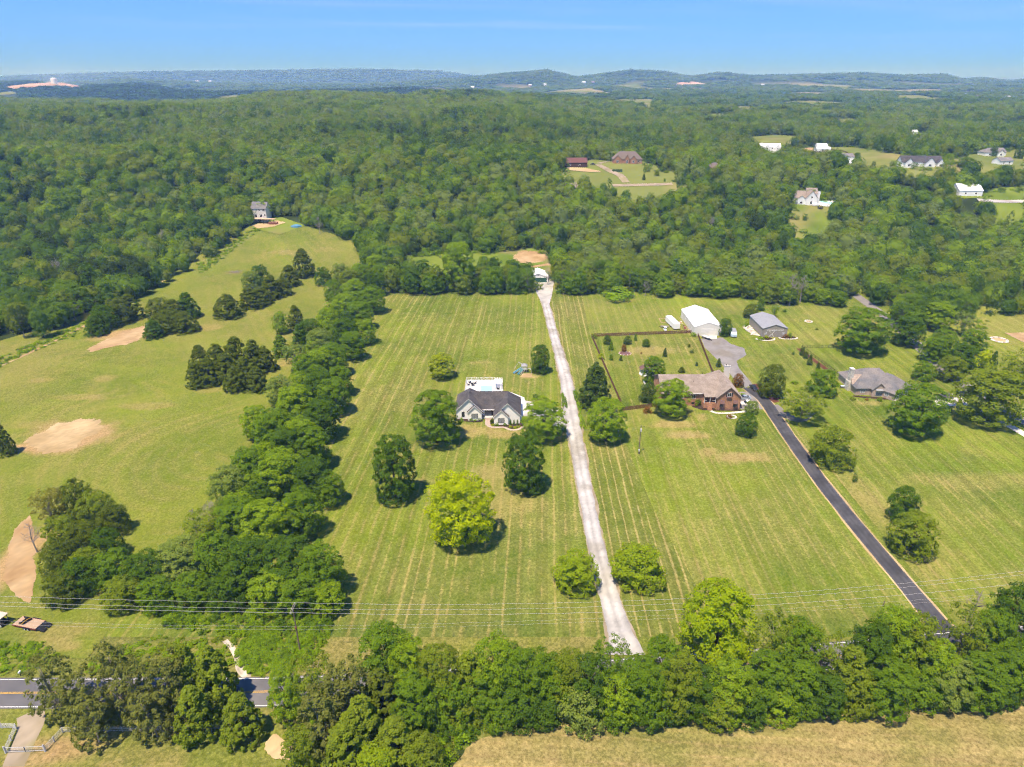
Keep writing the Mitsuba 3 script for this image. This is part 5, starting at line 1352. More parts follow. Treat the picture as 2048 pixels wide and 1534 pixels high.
ROADSIDE = [  # between the road and the near fields, left to right
    (100, 1320, 15, 9, 'scrag', 'scrag'), (165, 1345, 14, 8, 'scrag', 'scrag'), (225, 1300, 16, 9, 'scrag', 'scrag'), (275, 1335, 15, 8, 'scrag', 'scrag'), (330, 1315, 15, 9, 'scrag', 'scrag'), (370, 1295, 15, 8, 'cedar', 'olive'), (425, 1300, 15, 9, 'cedar', 'olive'), (300, 1390, 11, 8, 'scrag', 'scrag'), (385, 1380, 12, 8, 'cedar', 'olive'), (180, 1400, 11, 8, 'scrag', 'scrag'),
    (478, 1392, 11, 8, 'cedar', 'olive'), (570, 1345, 13, 7, 'oak', 'fresh'), (625, 1318, 15, 9, 'loose', 'olive'), (690, 1330, 15, 10, 'scrag', 'scrag'), (640, 1390, 14, 9, 'scrag', 'scrag'), (720, 1400, 13, 10, 'cedar', 'olive'), (690, 1450, 11, 9, 'cedar', 'olive'), (790, 1440, 11, 9, 'cedar', 'olive'), (600, 1460, 9, 7, 'bush', 'olive'), (840, 1480, 8, 8, 'bush', 'olive'), (750, 1500, 8, 8, 'bush', 'myrtle'),
    (770, 1262, 15, 11, 'oak', 'mid'), (815, 1285, 14, 9, 'oak', 'fresh'), (760, 1345, 12, 9, 'cedar', 'cedar'), (830, 1360, 13, 9, 'oak', 'mid'), (880, 1300, 16, 9, 'oak', 'olive'), (905, 1361, 11, 9, 'bush', 'mid'), (940, 1310, 15, 9, 'cedar', 'olive'), (990, 1280, 17, 9, 'oak', 'fresh'), (965, 1336, 12, 9, 'oak', 'mid'), (1030, 1300, 16, 9, 'oak', 'mid'), (1075, 1310, 15, 8, 'oak', 'mid'),
    (1040, 1366, 10, 9, 'bush', 'deep'), (1110, 1321, 13, 9, 'oak', 'mid'), (1140, 1310, 15, 8, 'oak', 'olive'), (1180, 1318, 15, 8, 'oak', 'deep'), (1225, 1290, 16, 8, 'loose', 'mid'), (1165, 1371, 10, 9, 'bush', 'silver'), (1235, 1346, 12, 9, 'oak', 'fresh'), (1280, 1325, 15, 9, 'oak', 'mid'), (1325, 1285, 16, 9, 'oak', 'mid'), (1300, 1356, 11, 9, 'bush', 'mid'),
    (1360, 1315, 15, 9, 'oak', 'olive'), (1395, 1341, 12, 9, 'oak', 'deep'), (1440, 1180, 20, 15, 'oak', 'lime'), (1460, 1330, 14, 9, 'oak', 'fresh'), (1440, 1366, 10, 9, 'bush', 'olive'), (1550, 1240, 17, 9, 'loose', 'olive'), (1595, 1250, 17, 10, 'oak', 'mid'), (1535, 1316, 13, 9, 'oak', 'mid'), (1500, 1376, 8, 8, 'bush', 'deep'), (1600, 1321, 13, 9, 'oak', 'mid'), (1645, 1270, 16, 9, 'loose', 'olive'), (1650, 1351, 10, 8, 'oak', 'deep'), (1700, 1300, 15, 9, 'cedar', 'olive'),
    (1740, 1255, 17, 9, 'oak', 'deep'), (1790, 1225, 18, 10, 'oak', 'fresh'), (1830, 1235, 17, 10, 'oak', 'olive'), (1720, 1346, 10, 8, 'bush', 'olive'), (1780, 1330, 13, 9, 'oak', 'mid'), (1870, 1290, 14, 9, 'oak', 'fresh'), (1900, 1320, 12, 9, 'oak', 'silver'), (1850, 1336, 9, 9, 'bush', 'mid'), (1935, 1220, 17, 9, 'loose', 'olive'), (1985, 1230, 16, 9, 'oak', 'mid'), (2030, 1180, 18, 10, 'oak', 'deep'), (1960, 1320, 12, 9, 'oak', 'mid'), (2010, 1300, 13, 9, 'oak', 'mid'), (2060, 1290, 14, 9, 'oak', 'mid'), (2000, 1341, 8, 8, 'bush', 'deep'), (1560, 1371, 8, 8, 'bush', 'fresh'),
    (930, 1391, 7, 7, 'bush', 'olive'), (1000, 1396, 7, 7, 'bush', 'mid'), (1090, 1391, 7, 7, 'bush', 'deep'), (1230, 1391, 7, 7, 'bush', 'mid'), (1350, 1381, 7, 7, 'bush', 'deep'), (1610, 1371, 7, 7, 'bush', 'mid'), (1930, 1346, 7, 7, 'bush', 'deep'),
]
for i, (px, yt, h, w, b, t) in enumerate(ROADSIDE):
    if (px, yt) == (1440, 1180):
        lab, grp = 'tall bright yellow-green tree rising above the roadside trees', None
    else:
        z = ('by the pipe gate' if px < 460 else 'around the creek bed' if px < 700 else 'between creek and gravel drive' if px < 1150 else 'before the gravel drive' if px < 1380 else 'around the tall yellow-green tree' if px < 1600 else 'before the black drive' if px < 1920 else 'at the right end of the row')
        what = {'oak': 'leafy', 'loose': 'airy', 'bush': 'bushy', 'cedar': 'feathery', 'scrag': 'thin'}[b]
        lab, grp = f'{TW[t]} {what} roadside tree {z}', 'trees between the road and the near fields'
    ROWS.append(row(px, yt, h, w, b, t, lab, {'oak': 'broadleaf_tree', 'loose': 'broadleaf_tree', 'bush': 'bushy_tree', 'cedar': 'cedar_tree', 'scrag': 'cedar_tree'}[b], 'tree', grp))
ordered(ROWS, 0, 'from the gate end')
N_HAND = sum(1 for k in scene if k.startswith('broadleaf_tree'))

# ------------------------------------------------------------------ woods
r = np.random.default_rng(77)
cand = []
yv = 300.0
while yv < 9300:
    s = max(7.7, yv / 98.0)
    half = 0.80 * (yv * math.cos(PITCH) + 50) + 30
    for xv in np.arange(-half, half, s):
        cand.append((xv + r.uniform(-0.45, 0.45) * s, yv + r.uniform(-0.45, 0.45) * s, s))
    yv += s
cand = np.array(cand)
far_only = cand[:, 1] > 360
shapely.prepare(OPEN)
cand = cand[~shapely.contains_xy(OPEN, cand[:, 0], cand[:, 1])]
# open country on the far plain: gaps between the woods
gap = open_country(cand[:, 0], cand[:, 1])
a = cand[:, 0] / cand[:, 1]
cand = cand[~((cand[:, 1] > 2000) & (gap > 0.612) & (cand[:, 1] < 5000))]
zc = ground_z(cand[:, 0], cand[:, 1])
# leave out what the ground itself hides
top = (zc + 16 - EYE[2]) / np.hypot(cand[:, 0], cand[:, 1])
bins = np.floor(cand[:, 0] / cand[:, 1] * 260).astype(int)
order = np.argsort(cand[:, 1])
keep, best = np.zeros(len(cand), bool), {}
for i in order:
    b = bins[i]
    m = best.get(b, -9)
    keep[i] = top[i] > m - 0.0006
    base = (zc[i] + 6 - EYE[2]) / math.hypot(cand[i, 0], cand[i, 1])
    if base > m:
        best[b] = base
cand, zc = cand[keep], zc[keep]
taken = np.array([(x, y) for x, y, _ in PLACED])
order = np.argsort(np.hypot(cand[:, 0], cand[:, 1]))
n_ind = 300 - N_HAND - 2
n_stuff, n_front = 0, 0
tone_noise = 0.6 * meshkit.fbm(np.stack([cand[:, 0] / 75, cand[:, 1] / 75, 0 * cand[:, 0]], -1), 3, 41) + 0.4 * meshkit.fbm(np.stack([cand[:, 0] / 320, cand[:, 1] / 420, 0 * cand[:, 0]], -1), 2, 43)
for i in order:
    x, y, s = cand[i]
    if y < 560 and len(taken) and np.min(np.hypot(taken[:, 0] - x, taken[:, 1] - y)) < 4.5:
        continue
    u = r.uniform() * 0.62 + tone_noise[i] * 1.3 - 0.46
    t = 'dark' if u < 0.12 else 'deep' if u < 0.30 else 'mid' if u < 0.48 else 'olive' if u < 0.64 else 'fresh' if u < 0.75 else 'silver' if u < 0.90 else 'bright'
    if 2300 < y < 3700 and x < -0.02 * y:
        t = 'dark' if r.uniform() < 0.7 else 'deep'  # band of shade over the far left ridge, put into the leaf tones
    edge = y < 460
    h = r.uniform(9, 18) * (0.9 if s < 8 else 1)
    if n_front < n_ind and y < 520 and abs(x) < 0.72 * (y * math.cos(PITCH) + 45):
        side = 'left of the hay field' if x < -75 else 'behind the striped lawn' if x < 22 else 'behind the white and grey barns' if x < 170 else 'beyond the grey lane'
        w = r.uniform(8.5, 12.5)
        b = 'oak' if r.uniform() < 0.86 else 'loose'
        tt = t
        plant('broadleaf_tree', tone_pick('midoak' if b == 'oak' else b, tt, r), x, y, h, w, f'{TW[tt]} {"leafy" if b == "oak" else "airy"} tree at the wood front {side}', 'tree', f'{TW[tt]} {"leafy" if b == "oak" else "airy"} trees at the front of the woods {side}', r=r)
        n_front += 1
        continue
    if y < 690:
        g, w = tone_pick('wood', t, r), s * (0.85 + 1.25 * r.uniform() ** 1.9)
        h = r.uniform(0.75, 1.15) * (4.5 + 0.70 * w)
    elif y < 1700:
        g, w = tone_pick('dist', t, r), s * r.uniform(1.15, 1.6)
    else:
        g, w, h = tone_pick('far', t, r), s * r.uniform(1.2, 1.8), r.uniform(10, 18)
    if y < 1500 and r.uniform() < 0.05:
        g, w, h = tone_pick('pine', 'deep' if r.uniform() < 0.6 else 'spruce', r), r.uniform(6.5, 9), r.uniform(13, 18)
    n_stuff += 1
    z = float(zc[i])
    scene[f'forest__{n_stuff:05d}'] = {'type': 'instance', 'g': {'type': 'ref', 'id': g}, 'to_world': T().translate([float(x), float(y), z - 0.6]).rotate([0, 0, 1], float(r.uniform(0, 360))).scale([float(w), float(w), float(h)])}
labels['forest'] = {'kind': 'stuff', 'label': 'unbroken green woods reaching to the far hills'}

# ------------------------------------------------------------------ barns, garage
H = thing('metal_barn', 'big white metal barn with a white roof and a wide door', 'barn')
w_, r_ = wing(84.9, 98.0, 300.5, 327.3, 4.3, 6.5, 'y', 0.12)
part(H, 'wall', w_, 'metal_ivory')
part(H, 'roof', r_, 'metal_white')
garage_door(F0, H, 91.6, 300.5, 7.0, 3.0, 'garage_white', panels=5)
part(H, 'door_track', bx(91.6, 300.42, 3.25, 7.6, 0.14, 0.22), 'trim_white')
part(H, 'door', bx(97.2, 300.44, 1.1, 0.9, 0.1, 2.1), 'wood_grey')
for y in (306, 312, 318, 324):
    part(H, 'downpipe', bx(84.84, y, 2.1, 0.1, 0.1, 4.2), 'trim_white')
H = thing('grey_barn', 'taupe metal barn with a grey roof and crossed double doors', 'barn')
w_, r_ = wing(116.2, 127.6, 298.5, 317.5, 4.3, 6.1, 'y', 0.25)
part(H, 'wall', w_, 'metal_taupe')
part(H, 'roof', r_, 'metal_slate')
part(H, 'door_track', bx(121.9, 298.42, 3.5, 7.6, 0.12, 0.14), 'trim_white')
for s in (-1, 1):
    D = part(H, 'barn_door', bx(121.9 + s * 1.42, 298.43, 1.65, 2.76, 0.1, 3.2), 'metal_taupe')
    part(D, 'brace', cat([bar((121.9 + s * 0.1, 298.35, 0.15), (121.9 + s * 2.7, 298.35, 3.15), 0.05, 0.18), bar((121.9 + s * 0.1, 298.34, 3.15), (121.9 + s * 2.7, 298.34, 0.15), 0.05, 0.18)]), 'trim_white' if s < 0 else 'metal_slate')
for x in (117.7, 126.0):
    opening(F0, H, 'window', x, 298.5, 1.9, 0.9, 1.1, frame='trim_white', pane='glass_pale', cols=2, rows=2)
ground('stone_bank', sheet(ragged(Polygon([(111.5, 313), (116, 316), (116, 299.5), (113, 302)]), 0.8, 0.8, 0.5, 5), 0.03, 0.8), 'stone_bed')
ground('mulch_bed', sheet(ragged(Polygon([(115.6, 300), (120, 298.2), (120.4, 296.2), (117.5, 294.6), (114, 297)]), 0.3, 0.6, 0.6, 6), 0.04, 0.8), 'mulch')
ground('mulch_bed', sheet(ragged(Polygon([(124.0, 298.2), (131.5, 300), (131.8, 297.2), (127, 295.8), (124, 296.4)]), 0.3, 0.6, 0.6, 7), 0.04, 0.8), 'mulch')
for (cx_, cy_, rx, ry, n, lab) in ((116.9, 296.2, 4.2, 2.6, 16, 'curved stone border left of the grey barn door'), (128, 297.4, 4.2, 1.8, 14, 'curved stone border right of the grey barn door')):
    ST = thing('stone_border', lab, 'stone border', 'stone borders of the grey barn')
    for i in range(n):
        a = PI + (i + 0.5) * PI / n
        part(ST, 'stone', trimesh.creation.icosphere(1, 0.38).apply_scale((1.2, 0.9, 0.7)).apply_translation((cx_ + rx * math.cos(a), cy_ + ry * math.sin(a), 0.14)), 'stone_pale')
rr = np.random.default_rng(5)
RK = thing('rock_bank', 'bank of loose pale rocks beside the grey barn', 'rocks')
for i in range(34):
    part(RK, 'rock', trimesh.creation.icosphere(1, rr.uniform(0.3, 0.7)).apply_scale((1.2, 0.9, 0.6)).apply_translation((rr.uniform(112.2, 115.4), rr.uniform(301, 315), 0.15)), 'stone' if i % 3 else 'stone_pale')
H = thing('drive_end_garage', 'white garage with a green door at the end of the gravel drive', 'garage')
w_, r_ = wing(9.6, 21.2, 391.8, 404.5, 3.2, 5.4, 'y', 0.35)
part(H, 'wall', w_, 'siding_white')
part(H, 'roof', r_, 'metal_white')
garage_door(F0, H, 16.2, 391.8, 8.6, 2.7, 'garage_green', panels=4)
part(H, 'gable_vent', bx(15.4, 391.75, 4.2, 1.0, 0.08, 0.6), 'metal_slate')
w_, r_ = wing(2.4, 9.5, 393.5, 402, 2.6, 4.0, 'x', 0.3)
part(H, 'lean_to', w_, 'siding_white')
part(H, 'lean_to_roof', r_, 'metal_white')

# ------------------------------------------------------------------ the grey roofed house
H = thing('stone_house', 'pale brick house with a complex grey hip roof, dormer and tall stone chimney', 'house')
W, R = [], []
for a in [(130.4, 147.5, 235.0, 250.0, 3.2, 8.0, 'x', 0.5, ('hip', 'hip'), 0.0, 6.0), (135.9, 141.0, 233.6, 240, 3.0, 5.4, 'y', 0.3, ('gable', 'hip'))]:
    w_, r_ = wing(*a)
    W.append(w_)
    R.append(r_)
fg = Frame(147.2, 233.1, 35.0, 0.0)
w_, r_ = wing(-6.0, 6.0, 0.0, 12.5, 3.1, 7.4, 'y', 0.45, ('hip', 'hip'), 0.0, 5.0)
W.append(fg(w_))
R.append(fg(r_))
part(H, 'wall', cat(W), 'brick_pale')
part(H, 'roof', cat(R), 'shingle_grey')
for x in (-3.0, 3.0):
    garage_door(fg, H, x, 0.0, 4.2, 2.4, 'garage_white')
opening(F0, H, 'window', 138.5, 233.6, 1.6, 2.6, 1.9, frame='trim_white', pane='glass_pale', cols=3, rows=2, label='white bay window under the small gable')
part(H, 'bay_roof', slab([(136.8, 232.7, 2.75), (140.2, 232.7, 2.75), (140.0, 233.7, 3.3), (137.0, 233.7, 3.3)], 0.08), 'metal_slate')
opening(F0, H, 'window', 133.0, 235.0, 1.7, 1.7, 1.5, frame='trim_white', pane='glass_pale', cols=2)
opening(fg, H, 'window', -6.0, 3.0, 1.7, 1.4, 1.5, 'W', frame='trim_white', pane='glass_pale', cols=2)
part(H, 'door', bx(141.9, 234.93, 1.25, 1.1, 0.1, 2.2), 'shutter_brown')
D = part(H, 'dormer', cat([hull([(142.2, 236.6, 3.6), (144.0, 236.6, 3.6), (142.2, 236.6, 5.5), (144.0, 236.6, 5.5), (143.1, 236.6, 6.5), (142.2, 240, 5.5), (144, 240, 5.5), (143.1, 240.5, 6.5)])]), 'brick_pale')
part(D, 'dormer_roof', cat([slab([(141.9, 236.3, 5.3), (143.1, 236.3, 6.75), (143.1, 241, 6.75), (141.9, 241, 5.3)], 0.1), slab([(144.3, 236.3, 5.3), (143.1, 236.3, 6.75), (143.1, 241, 6.75), (144.3, 241, 5.3)], 0.1)]), 'shingle_grey')
part(D, 'dormer_window', bx(143.1, 236.56, 5.3, 0.8, 0.1, 1.3), 'trim_white')
k = part(H, 'chimney', cat([bx(130.0, 240.3, 4.3, 1.3, 1.9, 8.8), bx(129.8, 240.3, 1.9, 1.5, 2.6, 4.0)]), 'stone')
part(k, 'chimney_cap', bx(130.0, 240.3, 8.78, 1.5, 2.1, 0.18), 'stone_pale')
part(H, 'side_gable', hull([(130.0, 237.6, 3.2), (130.0, 243.0, 3.2), (130.0, 240.3, 6.4), (135.5, 240.3, 6.3)]), 'brick_pale')
part(H, 'entry_step', bx(142.2, 234.0, 0.14, 2.0, 1.4, 0.28), 'brick')
ground('mulch_bed', sheet(ragged(Polygon([(129.6, 234.8), (143.4, 232.0), (143.2, 230.6), (139, 231.0), (132, 232.6), (129.0, 233.6)]), 0.2, 0.6, 0.8, 8), 0.03, 0.8), 'mulch')
ground('front_walk', ribbon([(142.2, 233.2), (142.4, 231.4), (144, 228.4), (147, 226.5)], 1.1, 0.05, 0.6), 'concrete')
AC = thing('covered_grill', 'small grey covered grill at the side of the grey roofed house', 'grill')
q = at(1684, 776)
part(AC, 'body', bx(q[0], q[1], 0.55, 1.4, 1.0, 0.7), 'car_grey')
part(AC, 'lid', hull([(q[0] + s * 0.7, q[1] + u * 0.5, 0.9) for s in (-1, 1) for u in (-1, 1)] + [(q[0] + s * 0.6, q[1], 1.25) for s in (-1, 1)]), 'pale_blue')
for s in (-0.5, 0.5):
    part(AC, 'leg', bx(q[0] + s, q[1], 0.1, 0.1, 0.7, 0.24), 'metal_black')
FN = thing('metal_fence', 'black metal picket fence behind the grey roofed house', 'fence')
fence_run(FN, [(132.3, 255.0), (129.3, 284.6), (143.5, 284.6)], (0.2, 1.15), 1.3, 'metal_black', step=2.4, rail_h=0.06, post=0.08)
pk = []
for a, b in (((132.3, 255.0), (129.3, 284.6)), ((129.3, 284.6), (143.5, 284.6))):
    a, b = np.array(a), np.array(b)
    n = int(np.linalg.norm(b - a) / 0.3)
    pk += [bx(*(a + (b - a) * (i + 0.5) / n), 0.68, 0.03, 0.03, 1.2) for i in range(n)]
k = part(FN, 'picket', cat(pk), 'metal_black')
labels[k] = {'kind': 'stuff'}
ground('mulch_bed', sheet(ragged(Polygon([(131.6, 255.5), (128.7, 284), (126.6, 284), (129.4, 256)]), 0.4, 0.8, 0.5, 9), 0.03, 0.8), 'mulch_red')
for px, py, rx, n, lab in ((1617, 643, 1.6, 12, 'ring of pale stones round a fire pit behind the grey barn'), (1998, 680, 3.2, 20, 'ring of pale rocks on the right hand field')):
    ST = thing('stone_ring', lab, 'stone ring')
    q = at(px, py)
    for i in range(n):
        a = i * 2 * PI / n
        part(ST, 'stone', trimesh.creation.icosphere(1, 0.36 if n < 15 else 0.6).apply_scale((1.2, 1, 0.6)).apply_translation((q[0] + rx * math.cos(a), q[1] + rx * 1.1 * math.sin(a), 0.12)), 'stone_pale' if n < 15 or i % 3 else 'brick_pale')
    ground('bare_soil', sheet(Point(q[0], q[1]).buffer(rx * 0.85), 0.03, 0.8), 'soil_tan')
ground('bare_soil', sheet(Polygon(pts([(2010, 666), (2080, 664), (2080, 706), (2046, 684)])), 0.03, 1.2), 'soil_orange', 'bare sandy riding ring at the right edge')
KB = thing('timber_border', 'low pale timber border of the sandy ring at the right edge', 'border')
a_, b_, c_ = at(2010, 666), at(2046, 684), at(2080, 706)
part(KB, 'timber', bar((a_[0], a_[1], 0.1), (b_[0], b_[1], 0.1), 0.3, 0.25), 'wood_tan')
part(KB, 'timber', bar((b_[0], b_[1], 0.1), (c_[0], c_[1], 0.1), 0.3, 0.25), 'wood_tan')


# ------------------------------------------------------------------ vehicles
def wheels(f, k, xs, w, r=0.34):
    for x in xs:
        for s in (-1, 1):
            q = part(k, 'wheel', f(trimesh.creation.cylinder(r, 0.24, sections=14).apply_transform(trimesh.transformations.rotation_matrix(PI / 2, [1, 0, 0])).apply_translation((x, s * (w / 2 - 0.1), r))), 'rubber')
            part(q, 'rim', f(trimesh.creation.cylinder(r * 0.6, 0.04, sections=10).apply_transform(trimesh.transformations.rotation_matrix(PI / 2, [1, 0, 0])).apply_translation((x, s * (w / 2 + 0.035), r))), 'pipe_white')


def lofted(prof, w, taper=0.0):
    """A body from its side profile [(x, z)], with its upper part drawn in."""
    p = np.asarray(prof, float)
    z0, z1 = p[:, 1].min(), p[:, 1].max()
    m = trimesh.creation.extrude_polygon(Polygon(p), w, engine='earcut')
    v = m.vertices.copy()
    k = 1 - taper * np.clip((v[:, 1] - z0) / max(z1 - z0, 1e-6), 0, 1) ** 1.5
    m.vertices = np.column_stack([v[:, 0], (v[:, 2] - w / 2) * k, v[:, 1]])
    m.invert()
    return m


def car(x, y, rz, paint, label, kind='sedan'):
    k = thing('parked_car' if kind != 'pickup' else 'pickup_truck', label, 'car' if kind != 'pickup' else 'pickup truck')
    f = Frame(x, y, rz)
    L, w = {'sedan': (4.7, 1.84), 'suv': (4.7, 1.9), 'pickup': (5.7, 1.98)}[kind]
    h = L / 2
    if kind == 'sedan':
        body = [(-h, 0.35), (-h, 0.85), (-h + 0.3, 0.98), (-h + 1.0, 1.02), (h - 1.35, 0.98), (h - 0.25, 0.80), (h, 0.62), (h, 0.33), (h - 0.4, 0.25), (-h + 0.3, 0.25)]
        cabin = [(-h + 0.75, 1.0), (-h + 1.45, 1.42), (0.35, 1.44), (h - 1.25, 0.97)]
        roof = [(-h + 1.42, 1.40), (-h + 1.5, 1.455), (0.3, 1.475), (0.42, 1.42)]
    elif kind == 'suv':
        body = [(-h, 0.4), (-h, 1.0), (-h + 0.15, 1.1), (h - 1.2, 1.08), (h - 0.2, 0.92), (h, 0.75), (h, 0.4), (h - 0.4, 0.3), (-h + 0.3, 0.3)]
        cabin = [(-h + 0.1, 1.08), (-h + 0.5, 1.66), (0.45, 1.68), (h - 1.15, 1.06)]
        roof = [(-h + 0.45, 1.64), (-h + 0.55, 1.70), (0.4, 1.72), (0.55, 1.65)]
    else:
        body = [(-h, 0.5), (-h, 1.08), (-0.2, 1.08), (h - 1.45, 1.10), (h - 0.15, 1.02), (h, 0.8), (h, 0.45), (h - 0.4, 0.38), (-h + 0.3, 0.42)]
        cabin = [(-0.75, 1.08), (-0.65, 1.80), (0.75, 1.82), (h - 1.35, 1.08)]
        roof = [(-0.70, 1.78), (-0.62, 1.86), (0.68, 1.88), (0.85, 1.78)]
    part(k, 'body', f(lofted(body, w, 0.06)), paint, smooth=30)
    part(k, 'cabin_glass', f(lofted(cabin, w * 0.90, 0.16)), 'glass_dark')
    part(k, 'roof', f(lofted(roof, w * 0.80, 0.06)), paint)
    xs = (-h + 0.85, h - 0.9)
    wheels(f, k, xs, w, 0.36 if kind != 'sedan' else 0.32)
    for s in (-1, 1):
        part(k, 'headlight', f(bx(h - 0.03, s * w * 0.36, 0.68, 0.1, 0.35, 0.14)), 'glass_pale')
        part(k, 'tail_light', f(bx(-h + 0.02, s * w * 0.40, 0.82, 0.08, 0.22, 0.18)), 'rust_red')
        part(k, 'mirror', f(bx(0.55 if kind != 'pickup' else 0.9, s * (w / 2 + 0.08), 1.05, 0.16, 0.18, 0.12)), paint)
        for q in ((-h + 1.45 + 0.9, 0.06), (0.45, 0.06)) if kind == 'sedan' else ((-0.6, 0.07), (0.4, 0.07)):
            part(k, 'pillar', f(bar((q[0], s * w * 0.445, 1.0), (q[0] - 0.1, s * w * 0.385, {'sedan': 1.42, 'suv': 1.66, 'pickup': 1.8}[kind]), 0.06, q[1] + 0.03)), paint)
    if kind == 'pickup':
        part(k, 'bed_liner', f(bx(-1.75, 0, 1.09, 2.0, 1.5, 0.03)), 'car_grey')
    part(k, 'bumper', f(bx(h + 0.02, 0, 0.42, 0.14, w * 0.9, 0.2)), 'car_grey')
    part(k, 'number_plate', f(bx(-h - 0.02, 0, 0.62, 0.03, 0.45, 0.2)), 'trim_white')
    return k


car(93.6, 240.6, -88, 'car_black', 'black car driving on the fresh asphalt beside the brick house')
car(87.2, 231.6, 178, 'car_silver', 'silver blue sedan parked beside the brick house')
car(86.9, 226.3, 183, 'car_white', 'white pickup truck parked at the corner of the brick house', 'pickup')
car(163.4, 232.8, 178, 'car_grey', 'grey estate car on the concrete pad under the oak', 'suv')
car(170.6, 234.0, 182, 'car_black', 'dark pickup truck half hidden by the oak', 'pickup')


def box_trailer(x, y, rz, L, w, h, label, roof, side, nose=0.0, cat_='trailer'):
    k = thing('box_trailer', label, cat_)
    f = Frame(x, y, rz)
    body = [(-L / 2, 0.55), (-L / 2, h), (L / 2 - nose, h), (L / 2, h * 0.62 if nose else h), (L / 2, 0.55)]
    part(k, 'body', f(lofted(body, w)), side)
    part(k, 'roof', f(lofted([(-L / 2 - 0.03, h - 0.02), (-L / 2 - 0.03, h + 0.07), (L / 2 - nose + 0.03, h + 0.07), (L / 2 - nose + 0.03, h - 0.02)], w + 0.08)), roof)
    for xx in (-0.5, 0.4):
        for s in (-1, 1):
            part(k, 'wheel', f(trimesh.creation.cylinder(0.36, 0.22, sections=12).apply_transform(trimesh.transformations.rotation_matrix(PI / 2, [1, 0, 0])).apply_translation((xx - L * 0.1, s * (w / 2 - 0.08), 0.36))), 'rubber')
    part(k, 'hitch', f(cat([bar((L / 2, -0.6, 0.5), (L / 2 + 1.2, 0, 0.5), 0.08, 0.1), bar((L / 2, 0.6, 0.5), (L / 2 + 1.2, 0, 0.5), 0.08, 0.1)])), 'metal_black')
    part(k, 'rear_door', f(bx(-L / 2 - 0.03, 0, h * 0.55 + 0.2, 0.06, w * 0.84, h * 0.75)), side)
    return k


box_trailer(78.0, 314.6, 97, 12.6, 2.9, 3.1, 'long white box trailer beside the white metal barn', 'metal_white', 'siding_white')
box_trailer(103.2, 300.6, -98, 6.2, 2.7, 2.7, 'pale blue camper trailer right of the white metal barn', 'metal_slate', 'pale_blue', 0.9, 'camper trailer')
k = thing('covered_boat', 'white covered boat parked on the old asphalt before the barn', 'boat')
f = Frame(89.8, 296.4, -62)
part(k, 'hull', f(hull([(-2.6, -1.0, 0.6), (-2.6, 1.0, 0.6), (-2.4, -1.15, 1.15), (-2.4, 1.15, 1.15), (1.6, -1.0, 1.2), (1.6, 1.0, 1.2), (2.9, 0, 1.3), (1.4, 0, 0.5)])), 'car_white')
part(k, 'cover', f(hull([(-2.3, -1.05, 1.16), (-2.3, 1.05, 1.16), (1.5, -0.9, 1.21), (1.5, 0.9, 1.21), (2.6, 0, 1.3), (-1.0, 0, 1.75), (0.6, 0, 1.7)])), 'pipe_white')
part(k, 'trailer_frame', f(cat([bx(0.2, -0.6, 0.4, 5.0, 0.1, 0.12), bx(0.2, 0.6, 0.4, 5.0, 0.1, 0.12), bar((2.7, -0.6, 0.4), (3.9, 0, 0.4), 0.1, 0.1), bar((2.7, 0.6, 0.4), (3.9, 0, 0.4), 0.1, 0.1)])), 'metal_black')
wheels(f, k, (-0.9,), 2.2, 0.3)
k = thing('utility_cart', 'small white utility cart by the rail fence', 'cart')
q = at(1330, 661)
f = Frame(q[0], q[1], 90)
part(k, 'body', f(lofted([(-1.3, 0.35), (-1.3, 0.8), (0.2, 0.85), (1.2, 0.8), (1.3, 0.4)], 1.3)), 'car_white')
part(k, 'canopy', f(bx(-0.1, 0, 1.85, 1.7, 1.35, 0.07)), 'trim_white')
for sx in (-0.8, 0.6):
    for s in (-1, 1):
        part(k, 'canopy_post', f(bx(sx, s * 0.6, 1.32, 0.06, 0.06, 1.0)), 'metal_black')
wheels(f, k, (-0.85, 0.85), 1.25, 0.26)
k = thing('flat_trailer', 'low dark flat trailer left of the long box trailer', 'trailer')
q = at(1330, 655)
part(k, 'deck', bx(q[0] - 0.2, q[1] + 0.2, 0.62, 3.8, 1.7, 0.14), 'wood_grey')
wheels(Frame(q[0] - 0.2, q[1] + 0.2, 0), k, (-0.3,), 1.9, 0.3)
part(k, 'hitch', bar((q[0] - 2.1, q[1] + 0.2, 0.55), (q[0] - 3.2, q[1] + 0.2, 0.5), 0.12, 0.12), 'metal_black')
k = thing('garden_bed', 'empty timber edged bed on the grass behind the small trailer', 'garden bed')
q = at(1327, 641)
for dx, dy, sx, sy in ((-1.7, 0, 0.2, 6.0), (1.7, 0, 0.2, 6.0), (0, -3.1, 3.6, 0.2), (0, 3.1, 3.6, 0.2)):
    part(k, 'timber', bx(q[0] + dx, q[1] + dy, 0.12, sx, sy, 0.2), 'wood_tan')
k = thing('junk_pile', 'row of stacked scrap timber along the white barn wall', 'scrap pile')
for i in range(26):
    y = rr.uniform(304, 322)
    part(k, 'timber', bx(rr.uniform(82.2, 84.3), y, rr.uniform(0.1, 0.5), rr.uniform(0.4, 1.6), rr.uniform(0.2, 1.2), rr.uniform(0.1, 0.5), rr.uniform(0, 3)), ['wood_tan', 'wood_grey', 'stone_pale', 'rust_red', 'barn_brown'][i % 5])

